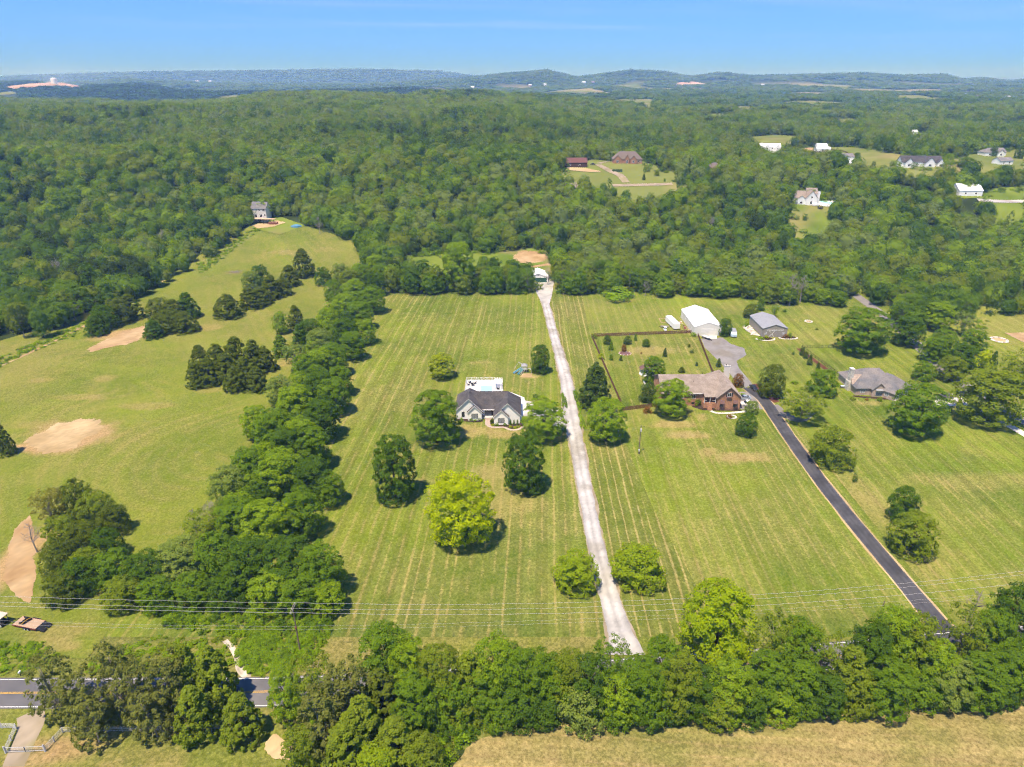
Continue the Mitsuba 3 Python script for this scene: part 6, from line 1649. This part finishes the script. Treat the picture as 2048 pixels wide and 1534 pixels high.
# flatbed trailer and machine by the hay field
k = thing('flatbed_trailer', 'flatbed trailer with a plank deck and black ramps on the rough grass', 'trailer')
c = [at(20, 1248.7, 0.85), at(51.6, 1235.2, 0.85), at(90.3, 1240.5, 0.85), at(75, 1258, 0.85)]
cx_, cy_ = np.mean([q[0] for q in c]), np.mean([q[1] for q in c])
ang = math.degrees(math.atan2(c[3][1] - c[0][1], c[3][0] - c[0][0]))
f = Frame(cx_, cy_, ang - 2)
for i in range(8):
    part(k, 'plank', f(bx(-0.2, -1.13 + i * 0.323, 0.86 + 0.008 * (i % 3), 6.0, 0.30, 0.06)), 'wood_tan')
for s in (-1, 1):
    part(k, 'side_rail', f(bx(-0.2, s * 1.34, 0.74, 6.2, 0.10, 0.26)), 'rust_red')
    part(k, 'ramp', f(hull([(2.95, s * 0.1, 0.86), (2.95, s * 1.25, 0.86), (4.7, s * 0.1, 0.45), (4.7, s * 1.25, 0.45), (2.95, s * 0.1, 0.72), (2.95, s * 1.25, 0.72), (4.7, s * 0.1, 0.36), (4.7, s * 1.25, 0.36)])), 'metal_black')
    part(k, 'mudguard', f(bx(0.4, s * 1.5, 0.82, 1.9, 0.26, 0.06)), 'metal_black')
part(k, 'cross_beam', f(bx(2.85, 0, 0.70, 0.14, 2.6, 0.24)), 'metal_black')
wheels(f, k, (-0.05, 0.85), 2.9, 0.36)
part(k, 'drawbar', f(cat([bar((-3.2, -1.0, 0.62), (-4.8, 0, 0.6), 0.12, 0.14), bar((-3.2, 1.0, 0.62), (-4.8, 0, 0.6), 0.12, 0.14)])), 'metal_black')
k = thing('grapple_attachment', 'black loader attachment lying on the plank deck', 'loader attachment')
for i in range(5):
    part(k, 'tine', f(hull([(-1.9 + i * 0.28, -1.0, 0.92), (-1.85 + i * 0.28, -1.0, 1.1), (-1.5 + i * 0.28, 1.05, 1.3), (-1.4 + i * 0.28, 1.05, 0.92), (-1.3 + i * 0.28, 0.9, 1.4)])), 'metal_black')
part(k, 'frame', f(cat([bx(-1.3, 0.9, 1.15, 1.9, 0.14, 0.4), bx(-1.35, -0.6, 1.0, 1.7, 0.12, 0.12)])), 'metal_black')
part(k, 'hose', f(polytube([(-1.2, -1.05, 1.0), (-0.9, -0.3, 1.35), (-0.55, 0.5, 1.5), (-0.45, 1.0, 1.2)], [0.06] * 4, 5)), 'paint_yellow')
k = thing('loader', 'white and black loader with a tan canopy, cut by the left edge', 'loader')
q = at(8, 1250)
f = Frame(q[0] - 0.8, q[1] + 0.3, ang - 2)
part(k, 'body', f(lofted([(-1.8, 0.5), (-1.8, 1.5), (-0.4, 1.6), (0.6, 1.2), (1.5, 1.1), (1.5, 0.5)], 1.5)), 'metal_black')
part(k, 'hood', f(bx(-1.2, 0, 1.68, 1.4, 1.4, 0.3)), 'car_white')
part(k, 'canopy', f(bx(0.5, 0.1, 2.45, 2.1, 2.0, 0.12)), 'canopy_tan')
for sx in (-0.4, 1.4):
    for s in (-0.75, 0.75):
        part(k, 'canopy_post', f(bx(sx, s, 1.75, 0.1, 0.1, 1.3)), 'metal_black')
part(k, 'seat', f(bx(0.2, 0, 1.45, 0.5, 0.6, 0.5)), 'metal_black')
wheels(f, k, (-1.1, 1.0), 1.9, 0.5)

# ------------------------------------------------------------------ pipe fence and gate, rail fence, poles and wires
k = thing('pipe_fence', 'white pipe fence with a corner, left of the pipe gate', 'fence')
fence_run(k, [(-100, 89.6), (-91.7, 89.2), (-90.3, 84.3)], (0.3, 0.55, 0.8, 1.05, 1.3), 1.42, 'pipe_white', step=3.2, rail_h=0.07, post=0.14, round_rail=True)
k = thing('pipe_fence', 'short white pipe fence right of the pipe gate', 'fence')
fence_run(k, [(-83.4, 84.6), (-82.6, 88.4)], (0.3, 0.55, 0.8, 1.05, 1.3), 1.42, 'pipe_white', step=2.2, rail_h=0.07, post=0.14, round_rail=True)
k = thing('pipe_gate', 'white double pipe gate across the gravel track', 'gate')
for x0, x1, y0, y1 in ((-90.1, -86.95, 84.3, 84.45), (-86.8, -83.6, 84.45, 84.6)):
    g = part(k, 'gate_leaf', cat([tube((x0, y0, 0.25), (x1, y1, 0.25), 0.045), tube((x0, y0, 1.3), (x1, y1, 1.3), 0.045), tube((x0, y0, 0.2), (x0, y0, 1.3), 0.045), tube((x1, y1, 0.2), (x1, y1, 1.3), 0.045)]), 'pipe_white')
    part(g, 'wire_mesh', cat([tube((x0 + (x1 - x0) * i / 9, y0, 0.25), (x0 + (x1 - x0) * i / 9, y1, 1.3), 0.008, n=4) for i in range(1, 9)] + [tube((x0, y0, z), (x1, y1, z), 0.008, n=4) for z in (0.5, 0.75, 1.0)]), 'pipe_white')
part(k, 'latch', bx(-86.87, 84.42, 0.8, 0.09, 0.12, 1.15), 'metal_black')
for x, y in ((-90.3, 84.2), (-83.5, 84.55)):
    part(k, 'gate_post', bx(x, y, 0.85, 0.2, 0.2, 1.8), 'pipe_white')
k = thing('rail_fence', 'long white rail fence running behind the roadside trees', 'fence')
fence_run(k, [(-82.6, 88.4), (-50, 89.0)], (0.45, 0.85, 1.25), 1.35, 'pipe_white', step=2.8, rail_h=0.11)
k = thing('mail_box', 'dark mailbox on a post at the road verge', 'mailbox')
q = at(42, 1352)
part(k, 'post', bx(q[0], q[1], 0.5, 0.1, 0.1, 1.1), 'metal_black')
part(k, 'box', bx(q[0], q[1], 1.15, 0.25, 0.55, 0.28), 'car_white')


def pole(x, y, h, label, lean=(0, 0)):
    k = thing('utility_pole', label, 'utility pole')
    z = float(ground_z(x, y))
    part(k, 'shaft', tube((x, y, z - 0.2), (x + lean[0], y + lean[1], z + h), 0.17, 0.11, 9), 'cedar_pole')
    return k


k = pole(-44.4, 107.6, 12.4, 'tall wooden utility pole with a double crossarm in the weeds by the ditch')
for s in (-0.16, 0.16):
    part(k, 'crossarm', bx(-44.4 + s, 107.4, 12.0, 0.10, 3.0, 0.13), 'wood_grey')
for y in (108.8, 107.1, 106.0):
    part(k, 'insulator', trimesh.creation.cylinder(0.07, 0.26, sections=8).apply_translation((-44.4, y, 12.2)), 'insulator')
part(k, 'bracket', bx(-44.4, 107.4, 7.0, 0.3, 0.3, 0.4), 'rust_red')
k = pole(40.6, 190.5, 10.4, 'wooden utility pole on the lawn below the brown fence')
part(k, 'transformer', trimesh.creation.cylinder(0.3, 0.9, sections=12).apply_translation((40.6, 190.1, 8.9)), 'insulator')
part(k, 'meter_box', bx(40.6, 190.3, 1.5, 0.5, 0.25, 0.7), 'pipe_white')
part(k, 'lamp_arm', bar((40.6, 190.4, 10.0), (42.2, 189.9, 10.3), 0.06, 0.06), 'metal_black')
pole(80.8, 116.3, 5.6, 'short leaning pole beside the mouth of the black drive', (0.7, 0.5))


def wire(a, b, sag, label, r=0.022, n=40):
    a, b = np.asarray(a, float), np.asarray(b, float)
    t = np.linspace(0, 1, n)[:, None]
    p = a + (b - a) * t
    p[:, 2] -= sag * 4 * (t * (1 - t))[:, 0]
    k = fresh('power_line')
    scene[k] = mikit.ply(polytube(p, [r] * n, 5), 'wire')
    labels[k] = {'label': label, 'category': 'power line', 'group': 'wires along the road'}


WN = ['upper wire farthest from the view', 'middle upper wire', 'upper wire nearest the view']
for i, (y, yr, r_w) in enumerate(((108.8, 121.2, 0.024), (107.1, 120.2, 0.022), (106.0, 117.6, 0.026))):
    wire((-44.4, y, 12.33), (128, yr, 12.5), 4.2, WN[i] + ' right of the tall pole', r_w)
    wire((-150, y + 4.5, 12.6), (-44.4, y, 12.33), 0.8, WN[i] + ' left of the tall pole', r_w)
for z, nm in ((7.2, 'upper thin cable'), (6.3, 'lower thin cable')):
    wire((-44.4, 107.6, z), (128, 119.6, z + 0.3), 2.2, nm + ' right of the tall pole', 0.014)
    wire((-150, 112, z), (-44.4, 107.6, z), 1.0, nm + ' left of the tall pole', 0.014)


# ------------------------------------------------------------------ houses beyond the near lots
def far_house(name, label, px, py, wings, rz=0.0, wall='siding_white', roof='shingle_grey', windows=(), cat_='house', extra=None, dz=0.0):
    """wings and windows in metres about the foot of the front wall that the survey point shows."""
    q = at(px, py)
    k = thing(name, label, cat_)
    f = Frame(q[0], q[1], rz, q[2] + dz)
    W, R = [], []
    for a in wings:
        w_, r_ = wing(*a, z0=-4.0) if len(a) < 10 else wing(*a)
        W.append(w_)
        R.append(r_)
    part(k, 'wall', f(cat(W)), wall)
    part(k, 'roof', f(cat(R)), roof)
    for (x, y, z, w, h) in windows:
        opening(f, k, 'window', x, y, z, w, h, frame='trim_white', pane='glass_dark', cols=2, t=0.12)
    if extra:
        extra(f, k)
    return k


def tall_extra(f, k):
    part(k, 'deck', f(bx(4.5, -2.2, 2.9, 17, 4.2, 0.25)), 'wood_tan')
    for i in range(7):
        part(k, 'deck_post', f(bx(-3.6 + i * 2.7, -4.0, 1.2, 0.3, 0.3, 3.4)), 'frame_dark')


far_house('tall_house', 'tall unfinished pale house with a raised deck at the wood edge', 520, 444, [(-5.6, 5.6, 0, 9, 9.8, 13.8, 'x', 0.4)], -6, 'concrete_plain', 'shingle_grey',
          [(-4.2, 0, 8.6, 1.1, 1.8), (-1.6, 0, 8.6, 1.1, 1.8), (0.8, 0, 8.6, 1.1, 1.8), (4.0, 0, 8.6, 1.8, 1.8), (-2.5, 0, 4.6, 2.0, 2.2), (1.5, 0, 4.6, 2.0, 2.2), (4.4, 0, 5.0, 1.2, 1.6), (0, 0, 1.4, 3.0, 2.0)], extra=tall_extra)
k = thing('dump_container', 'dark red skip container beside the unfinished tall house', 'container')
q = at(547, 449)
part(k, 'body', lofted([(-3, 0.1), (-3.3, 1.7), (3.3, 1.7), (3, 0.1)], 2.4).apply_translation((q[0], q[1], q[2])), 'rust_red')
part(k, 'load', lofted([(-2.8, 1.7), (-1.5, 2.1), (1.0, 2.0), (2.8, 1.7)], 2.0).apply_translation((q[0], q[1], q[2])), 'wood_tan')
k = thing('blue_tarp_pile', 'pile under a blue tarp on the weedy ground near the tall house', 'covered pile')
q = at(593, 454)
tv = trimesh.creation.icosphere(3, 1.0)
tv.vertices *= (3.6, 2.4, 1.5)
tv.vertices *= (0.8 + 0.5 * meshkit.fbm(tv.vertices * 0.8, 3, 3))[:, None]
part(k, 'tarp', tv.apply_translation((q[0], q[1], q[2] + 0.3)), 'tarp_blue')
bp = []
q = at(470, 545)
for i in range(60):
    a, b = rr.uniform(0, 2 * PI), rr.uniform(0, 3.2)
    c_ = np.array([q[0] + b * math.cos(a) * 1.5, q[1] + b * math.sin(a), 0.2 + 0.5 * rr.uniform()])
    d_ = rr.normal(size=3) * [1.3, 1.3, 0.25]
    bp.append(tube(c_ - d_, c_ + d_, 0.05, 0.02, 4))
k = fresh('brush_pile')
scene[k] = mikit.ply(cat(bp), 'bark_grey')
labels[k] = {'label': 'pile of dead grey branches in the middle of the hay field', 'category': 'brush pile'}

far_house('hilltop_house', 'brick house with a brown hip roof and twin gables on the hilltop lawn', 1255, 328, [(-13, 13, 2, 14, 4.2, 10.0, 'x', 0.5, ('hip', 'hip')), (-12.5, -5.5, -1, 5, 4.2, 7.6, 'y', 0.4), (2.2, 7.8, -1, 5, 4.2, 7.2, 'y', 0.4), (-2.4, 1.4, 0.5, 6, 4.6, 7.6, 'y', 0.4)], -4, 'brick', 'shingle_brown',
          [(-9, -1, 2.2, 2.4, 2.2), (5, -1, 2.2, 2.0, 2.2), (9.8, 2, 2.2, 1.6, 2.0), (11.8, 2, 2.2, 1.0, 2.0), (-0.5, 0.5, 2.0, 1.8, 2.6)])
k = thing('driveway_car', 'small dark car on the hilltop drive beside the shed', 'car')
q = at(1186, 330)
part(k, 'body', lofted([(-2.3, 0.4), (-2.3, 1.0), (2.2, 0.95), (2.3, 0.4)], 1.8).apply_translation(q), 'car_black')
part(k, 'cabin', lofted([(-1.6, 1.0), (-1.1, 1.55), (0.7, 1.55), (1.3, 0.97)], 1.5).apply_translation(q), 'glass_dark')
far_house('red_roof_shed', 'long dark shed with a dull red roof near the hilltop house', 1152, 335, [(-10, 9.5, 0, 9, 4.2, 7.6, 'x', 0.4)], 3, 'barn_brown', 'roof_red', [(-5, 0, 2.2, 1.2, 1.2), (3, 0, 2.2, 1.2, 1.2)], 'shed')
k = thing('hedge', 'row of small clipped evergreens along the hilltop drive', 'hedge')
for i in range(8):
    q = at(1226 + i * 2.4, 344)
    part(k, 'evergreen', trimesh.creation.icosphere(1, 0.8).apply_scale((1, 1, 1.7)).apply_translation((q[0], q[1], q[2] + 1.1)), 'leaf_solid')
far_house('hip_roof_house', 'house of which only a brown hip roof shows above the trees', 1433, 356, [(-8, 8, 0, 14, 6.5, 11.5, 'x', 0.6, ('hip', 'hip'), 0.0, 6.5)], 8, 'brick_pale', 'shingle_brown', [(-3, 0, 4.6, 2, 1.8), (3, 0, 4.6, 2, 1.8)])
k = far_house('pool_side_house', 'two storey white house with gables and a white chimney beside a bright pool', 1612, 410, [(-9, 6, 2, 13, 5.6, 9.6, 'x', 0.4), (-1.0, 7.5, -1, 8, 5.6, 10.6, 'y', 0.4), (-8.5, 0.5, 0, 5, 3.4, 7.0, 'y', 0.35), (1, 9, 4, 13, 8.0, 11.6, 'x', 0.4)], -4, 'siding_white', 'shingle_tan',
          [(3.2, -1, 2.0, 1.6, 2.4), (-4, 0, 1.8, 2.0, 1.8), (3.2, -1, 6.0, 1.4, 1.6), (-7, 0, 1.8, 1.0, 1.8), (8, 4, 6.0, 1.2, 1.6)],
          extra=lambda f, k: (part(k, 'chimney', f(bx(8.6, 1.0, 4.5, 1.6, 1.6, 11.0)), 'trim_white'), part(k, 'porch', f(bx(6.4, -1.6, 0.6, 5.0, 2.0, 1.2)), 'trim_white')))
q = at(1655, 410)
ground('pool_deck', sheet(ragged(Polygon([(q[0] - 7, q[1] - 3), (q[0] + 7, q[1] - 6), (q[0] + 8, q[1] + 6), (q[0] - 6, q[1] + 14)]), 0.5, 1, .2, 3), 0.6, 3), 'concrete_white')
k = thing('swimming_pool', 'small bright blue swimming pool beside the white house on the right hand slope', 'pool')
part(k, 'water', sheet(Polygon([(q[0] - 4.5, q[1] + 3), (q[0] + 3, q[1] - 1), (q[0] + 4.5, q[1] + 2.5), (q[0] - 2.5, q[1] + 9)]), 0.8, 2), 'pool_liner')
part(k, 'coping', sheet(Polygon([(q[0] - 5.2, q[1] + 3), (q[0] + 3.2, q[1] - 1.7), (q[0] + 5.2, q[1] + 2.7), (q[0] - 2.4, q[1] + 9.8)]), 0.7, 2), 'trim_white')
k = thing('trampoline', 'dark netted trampoline on the sloping lawn by the white house', 'trampoline')
q = at(1640, 418)
part(k, 'mat', trimesh.creation.cylinder(1.9, 0.1, sections=14).apply_translation((q[0], q[1], q[2] + 0.9)), 'metal_black')
for i in range(6):
    part(k, 'pole', tube((q[0] + 1.9 * math.cos(i * PI / 3), q[1] + 1.9 * math.sin(i * PI / 3), q[2] - 0.3), (q[0] + 1.9 * math.cos(i * PI / 3), q[1] + 1.9 * math.sin(i * PI / 3), q[2] + 2.7), 0.07), 'metal_black')
part(k, 'net', cat([tube((q[0] + 1.85 * math.cos(i * PI / 12), q[1] + 1.85 * math.sin(i * PI / 12), q[2] + 0.9), (q[0] + 1.85 * math.cos(i * PI / 12), q[1] + 1.85 * math.sin(i * PI / 12), q[2] + 2.6), 0.05, n=4) for i in range(24)]), 'metal_black')
far_house('far_white_barn', 'long white roofed barn beside the green field at the right edge', 1940, 393, [(-9, 9, 0, 15, 4.5, 9.0, 'x', 0.3)], -3, 'siding_white', 'metal_white', [(-4, 0, 2.5, 1.5, 1.5), (4, 0, 2.5, 1.5, 1.5)], 'barn')
far_house('long_white_house', 'bright white two storey house with a pale roof in the far right paddocks', 1541, 307, [(-12, 10, 1, 12, 6.5, 10.0, 'x', 0.3), (-7, -1, -1, 6, 6.0, 9.2, 'y', 0.3), (3.5, 9.5, -1, 6, 6.0, 9.2, 'y', 0.3)], -8, 'siding_white', 'metal_white', [(-4, -1, 2, 2, 2), (-4, -1, 5, 1.6, 1.4), (6.5, -1, 2, 2, 2), (6.5, -1, 5, 1.6, 1.4), (1.2, 1, 2, 1.6, 2.2), (1.2, 1, 5, 1.6, 1.4)])
far_house('white_farmhouse', 'small white farm building with a porch roof in the far paddock', 1647, 303, [(-6, 5, 2, 10, 5.0, 8.0, 'x', 0.3), (-9, 7, -1.5, 4, 3.0, 4.6, 'x', 0.2)], 4, 'siding_white', 'metal_white', [(-2, -1.5, 1.6, 2, 1.8), (3, -1.5, 1.6, 2, 1.8)])
far_house('dark_roof_house', 'long white house with a row of dark gabled roofs beyond the right hand woods', 1845, 335, [(-17, 17, 3, 13, 4.5, 9.0, 'x', 0.4), (-15.5, -8.5, -1, 6, 4.2, 7.8, 'y', 0.4), (1, 9, -2, 6, 4.2, 8.4, 'y', 0.4), (11.5, 17, -1, 6, 4.2, 7.4, 'y', 0.4)], -5, 'siding_white', 'shingle_dark', [(-12, -1, 2, 2.2, 2), (5, -2, 2, 2.4, 2), (14.2, -1, 2, 2, 2), (-4, 3, 2, 2, 2)])
far_house('far_grey_house', 'grey roofed pale house between two dark trees at the far right', 1990, 313, [(-11, 11, 0, 11, 4.0, 7.6, 'x', 0.4, ('hip', 'gable')), (0, 7, -3, 5, 3.8, 6.6, 'y', 0.4)], 5, 'siding_white', 'shingle_grey', [(-6, 0, 2, 2, 1.6), (3.5, -3, 2, 2, 1.8)])
far_house('far_grey_house', 'small grey roofed house below the far right lane', 2012, 330, [(-7, 7, 0, 9, 3.6, 6.2, 'x', 0.4)], 12, 'siding_white', 'shingle_grey', [(-3, 0, 1.8, 1.6, 1.4), (3, 0, 1.8, 1.6, 1.4)])
far_house('far_shed', 'white roofed far shed among the right hand woods', 1920, 270, [(-8, 8, 0, 9, 3, 4.6, 'x', 0.3)], -12, 'barn_brown', 'metal_white', (), 'shed', dz=1)
far_house('far_shed', 'grey roofed far shed left of the dark roofed white house', 1845, 296, [(-8, 8, 0, 10, 3.5, 6, 'x', 0.3)], 5, 'siding_white', 'shingle_grey', (), 'shed', dz=4)
far_house('far_shed', 'pale roofed shed half sunk in the trees below the dry paddock', 1690, 328, [(-8, 8, 0, 9, 3.5, 6, 'x', 0.3)], 5, 'siding_white', 'shingle_grey', (), 'shed', dz=3)
far_house('wood_shed', 'tan roof corner showing among the trees below the hilltop lawn', 1146, 402, [(-5, 5, 0, 8, 4, 7, 'x', 0.3)], 30, 'wood_tan', 'shingle_tan', (), 'shed', dz=6)
for i, (px, py, w, lab) in enumerate([(1060, 174, 14, 'tiny white house far off on the plain, left of the hill gap'), (1090, 173, 12, 'second tiny white house on the far plain'), (1168, 168, 18, 'tiny pale house on the far ridge'), (1186, 168, 14, 'tiny pale house right of the ridge house'), (1150, 222, 10, 'white house half hidden in the middle distance'), (1172, 226, 10, 'grey roofed house half hidden in the middle distance'),
                                      (1525, 174, 14, 'tiny white house under the right hand hills'), (1933, 193, 10, 'tiny white silo house in the far right valley'), (1955, 197, 16, 'tiny reddish roofed house in the far right valley'), (2015, 199, 16, 'tiny pale farm at the far right'), (1830, 270, 8, 'pale roof among the far right woods'),
                                      (395, 166, 16, 'tiny house row left of the far dark ridge'), (420, 167, 14, 'tiny pale house below the far left hill'), (945, 178, 16, 'tiny pale house on the far central plain')]):
    q = at(px, py)
    s = max(0.8, np.linalg.norm(q) / 3600)
    far_house('distant_house', lab, px, py, [(-w / 2 * s, w / 2 * s, 0, 9 * s, 4.0 * s, 7 * s, 'x', 0.3)], 10 * (i % 3) - 10, 'siding_white' if i % 3 else 'brick_pale', 'shingle_tan' if i in (3, 8, 11) else 'metal_slate' if i == 5 else 'metal_white', (), dz=0.5 if py > 210 else min(6.0 * s, 12))
# water tower
q = at(108, 163)
q = np.array([q[0] / q[1] * 3900, 3900, float(ground_z(q[0] / q[1] * 3900, 3900))])
k = thing('water_tower', 'white water tank on the far left hill above the red building site', 'water tower')
part(k, 'tank', trimesh.creation.cylinder(15, 26, sections=32).apply_translation((q[0], q[1], q[2] + 13)), 'tank_white', smooth=30)
part(k, 'dome', trimesh.creation.revolve([(0, 29), (6, 28.5), (11, 27.6), (15, 26)][::-1], sections=32).apply_translation(tuple(q)), 'tank_white', smooth=True)
for p, lab in (([at(1597, 307), at(1680, 318), at(1693, 326)], 'dark board fence across the dry paddock'), ([at(1660, 300), at(1690, 305), at(1697, 310)], 'dark corral fence right of the white farm building'), ([at(1595, 306), at(1640, 305), at(1660, 302)], 'dark fence in front of the white farm building')):
    k = thing('paddock_fence', lab, 'fence')
    fence_run(k, [q[:2] for q in p], (0.5, 1.0, 1.5), 1.7, 'barn_brown', step=6.0, rail_h=0.3, post=0.25)
# dead trees and bare branches
def dead(x, y, h, seed, label, name='dead_tree'):
    r = np.random.default_rng(seed)
    k = thing(name, label, 'dead tree')
    z = float(ground_z(x, y))
    part(k, 'trunk', polytube([(x, y, z - 0.3), (x + r.normal(0, .3), y, z + h * 0.5), (x + r.normal(0, .6), y + r.normal(0, .4), z + h)], [0.022 * h, 0.014 * h, 0.004 * h], 6), 'bark_grey')
    for i in range(16):
        t = r.uniform(0.3, 0.95)
        a = r.uniform(0, 2 * PI)
        L = h * 0.36 * (1.15 - t)
        s = np.array([x, y, z + h * t])
        m = s + np.array([math.cos(a) * L * 0.6, math.sin(a) * L * 0.6, L * 0.5])
        e = s + np.array([math.cos(a) * L, math.sin(a) * L, L * 1.05]) + r.normal(0, 0.1 * L, 3)
        tw = [m + r.normal(0, 0.35 * L, 3) + np.array([0, 0, 0.25 * L]) for _ in range(4)]
        part(k, 'branch', cat([polytube([s, m, e], [0.008 * h, 0.005 * h, 0.002 * h], 5)] + [polytube([m, q], [0.004 * h, 0.0015 * h], 4) for q in tw]), 'bark_grey')


for px, py, h, lab in ((430, 1075, 11, 'bare dead branches sticking out of the hedgerow towards the hay field'), (395, 1068, 8, 'smaller bare dead tree at the hay field edge'), (1578, 612, 17, 'bare grey dead tree in the woods behind the grey barn'), (1600, 605, 15, 'second bare grey dead tree in the woods behind the grey barn'), (953, 578, 9, 'grey dead tree in the belt behind the striped lawn'), (1290, 592, 9, 'grey dead tree at the wood edge above the weedy mound'),
                       (1095, 570, 10, 'bare tree beside the green garage door'), (1938, 1245, 9, 'bare forked dead tree at the mouth of the black drive'), (75, 1105, 9, 'thin dead tree at the edge of the orange soil'), (640, 468, 12, 'bare grey tree standing in the woods right of the tall house'), (330, 500, 14, 'bare grey tree in the left hand woods near the hay field'), (120, 560, 14, 'bare grey tree far left in the woods above the hay field'), (1420, 470, 13, 'bare grey tree in the middle of the right hand woods')):
    q = at(px, py)
    dead(q[0], q[1], h, int(px), lab)
# weeds and creepers at the road bank
r = np.random.default_rng(9)
nweed = 0


def weeds(poly_px, n, h0, h1, w0, w1, tones):
    global nweed
    g = Polygon(pts(poly_px))
    x0, y0, x1, y1 = g.bounds
    while n > 0:
        x, y = r.uniform(x0, x1), r.uniform(y0, y1)
        if not g.contains(Point(x, y)):
            continue
        n -= 1
        nweed += 1
        w = r.uniform(w0, w1)
        scene[f'weeds__{nweed:04d}'] = {'type': 'instance', 'g': {'type': 'ref', 'id': tone_pick('clump', tones[int(r.integers(len(tones)))], r)},
                                        'to_world': T().translate([x, y, float(ground_z(x, y)) - 0.1]).rotate([0, 0, 1], r.uniform(0, 360)).scale([w, w, r.uniform(h0, h1)])}


labels['weeds'] = {'kind': 'stuff', 'label': 'rank green weeds and creepers on banks and wood edges'}
weeds([(455, 1262), (660, 1262), (640, 1300), (600, 1340), (500, 1352), (478, 1320)], 260, 0.5, 1.3, 1.2, 2.6, ['weed', 'weed', 'fresh', 'mid'])
weeds([(300, 1215), (660, 1215), (660, 1265), (420, 1270), (330, 1250)], 170, 0.6, 1.8, 1.5, 3.0, ['weed', 'mid', 'deep', 'fresh'])
weeds([(-30, 1290), (70, 1285), (120, 1310), (60, 1345), (-30, 1345)], 80, 0.4, 1.1, 1.2, 2.4, ['weed', 'mid', 'fresh'])
weeds([(330, 1270), (450, 1280), (470, 1350), (300, 1350), (150, 1350), (200, 1310)], 140, 0.3, 0.9, 1.0, 2.2, ['weed', 'fresh', 'olive'])
weeds([(600, 1440), (900, 1420), (1300, 1400), (1700, 1375), (2048, 1360), (2048, 1384), (1700, 1396), (1300, 1422), (1050, 1442), (945, 1474), (880, 1560), (600, 1534)], 420, 0.7, 2.4, 1.6, 3.4, ['weed', 'mid', 'deep', 'fresh', 'olive'])
weeds([(-20, 722), (60, 690), (150, 652), (270, 602), (280, 612), (160, 668), (60, 706), (-20, 745)], 160, 0.4, 1.3, 1.6, 3.0, ['weed', 'mid', 'fresh'])
weeds([(390, 530), (480, 472), (505, 455), (520, 462), (480, 490), (400, 548)], 130, 0.5, 1.5, 1.6, 3.2, ['weed', 'fresh', 'mid'])
weeds([(790, 500), (850, 485), (960, 478), (1010, 490), (1000, 508), (880, 512), (800, 514)], 190, 1.0, 4.0, 2.5, 5.5, ['weed', 'fresh', 'mid', 'weed'])
weeds([(775, 586), (1055, 590), (1055, 580), (775, 576)], 90, 1.0, 3.5, 2.5, 4.5, ['mid', 'deep', 'olive'])
weeds([(1115, 588), (1400, 592), (1690, 612), (1690, 602), (1400, 582), (1115, 578)], 150, 1.0, 3.5, 2.5, 4.5, ['mid', 'deep', 'olive', 'fresh'])
weeds([(1205, 590), (1265, 585), (1262, 598), (1215, 600)], 40, 0.6, 2.0, 2.0, 3.5, ['weed', 'fresh'])
weeds([(1950, 640), (1975, 640), (1990, 760), (1965, 760)], 60, 0.4, 1.0, 1.5, 3.0, ['olive', 'weed'])
weeds([(470, 1060), (640, 1060), (640, 880), (680, 760), (720, 640), (760, 560), (700, 560), (640, 640), (600, 740), (540, 860), (440, 980)], 420, 1.2, 4.0, 2.5, 5.0, ['mid', 'fresh', 'deep', 'weed'])
# ragged wood edges round the clearings
for nm, n in (('brick', 90), ('pool_house', 70), ('field_b', 120), ('field_d', 50), ('field_c', 70), ('long_house', 40), ('behind_lawn', 70), ('dark_house', 40)):
    edge = CLEARED[nm]
    edge = max(edge.geoms, key=lambda g: g.area) if hasattr(edge, 'geoms') else edge
    for _ in range(n):
        p = edge.exterior.interpolate(r.uniform(0, edge.exterior.length))
        x, y = p.x + r.normal(0, 3.0), p.y + r.normal(0, 3.0)
        if nm == 'brick' and 640 < y < 690 and 60 < x < 130:
            continue
        nweed += 1
        w, h = r.uniform(2.5, 7.5), r.uniform(1.2, 6.0)
        scene[f'weeds__{nweed:04d}'] = {'type': 'instance', 'g': {'type': 'ref', 'id': tone_pick('clump', ['mid', 'deep', 'fresh', 'olive', 'silver'][int(r.integers(5))], r)},
                                        'to_world': T().translate([x, y, float(ground_z(x, y)) - 0.2]).rotate([0, 0, 1], r.uniform(0, 360)).scale([w, w, h])}

# groups that nothing uses would only slow the render down
USED = {d['g']['id'] for d in scene.values() if d.get('type') == 'instance'}
for k in [k for k, d in scene.items() if d.get('type') == 'shapegroup' and k not in USED]:
    del scene[k]

# ------------------------------------------------------------------ the air: one box of thin haze round everything
scene['haze_air'] = {'type': 'null'}
scene['haze'] = {'type': 'cube', 'to_world': T().translate([0, 6500, 118]).scale([16000, 7200, 122]), 'bsdf': {'type': 'null'}, 'interior': {'type': 'ref', 'id': 'air'}}
labels['haze'] = {'kind': 'stuff', 'label': 'thin blue summer haze'}
del scene['haze_air']
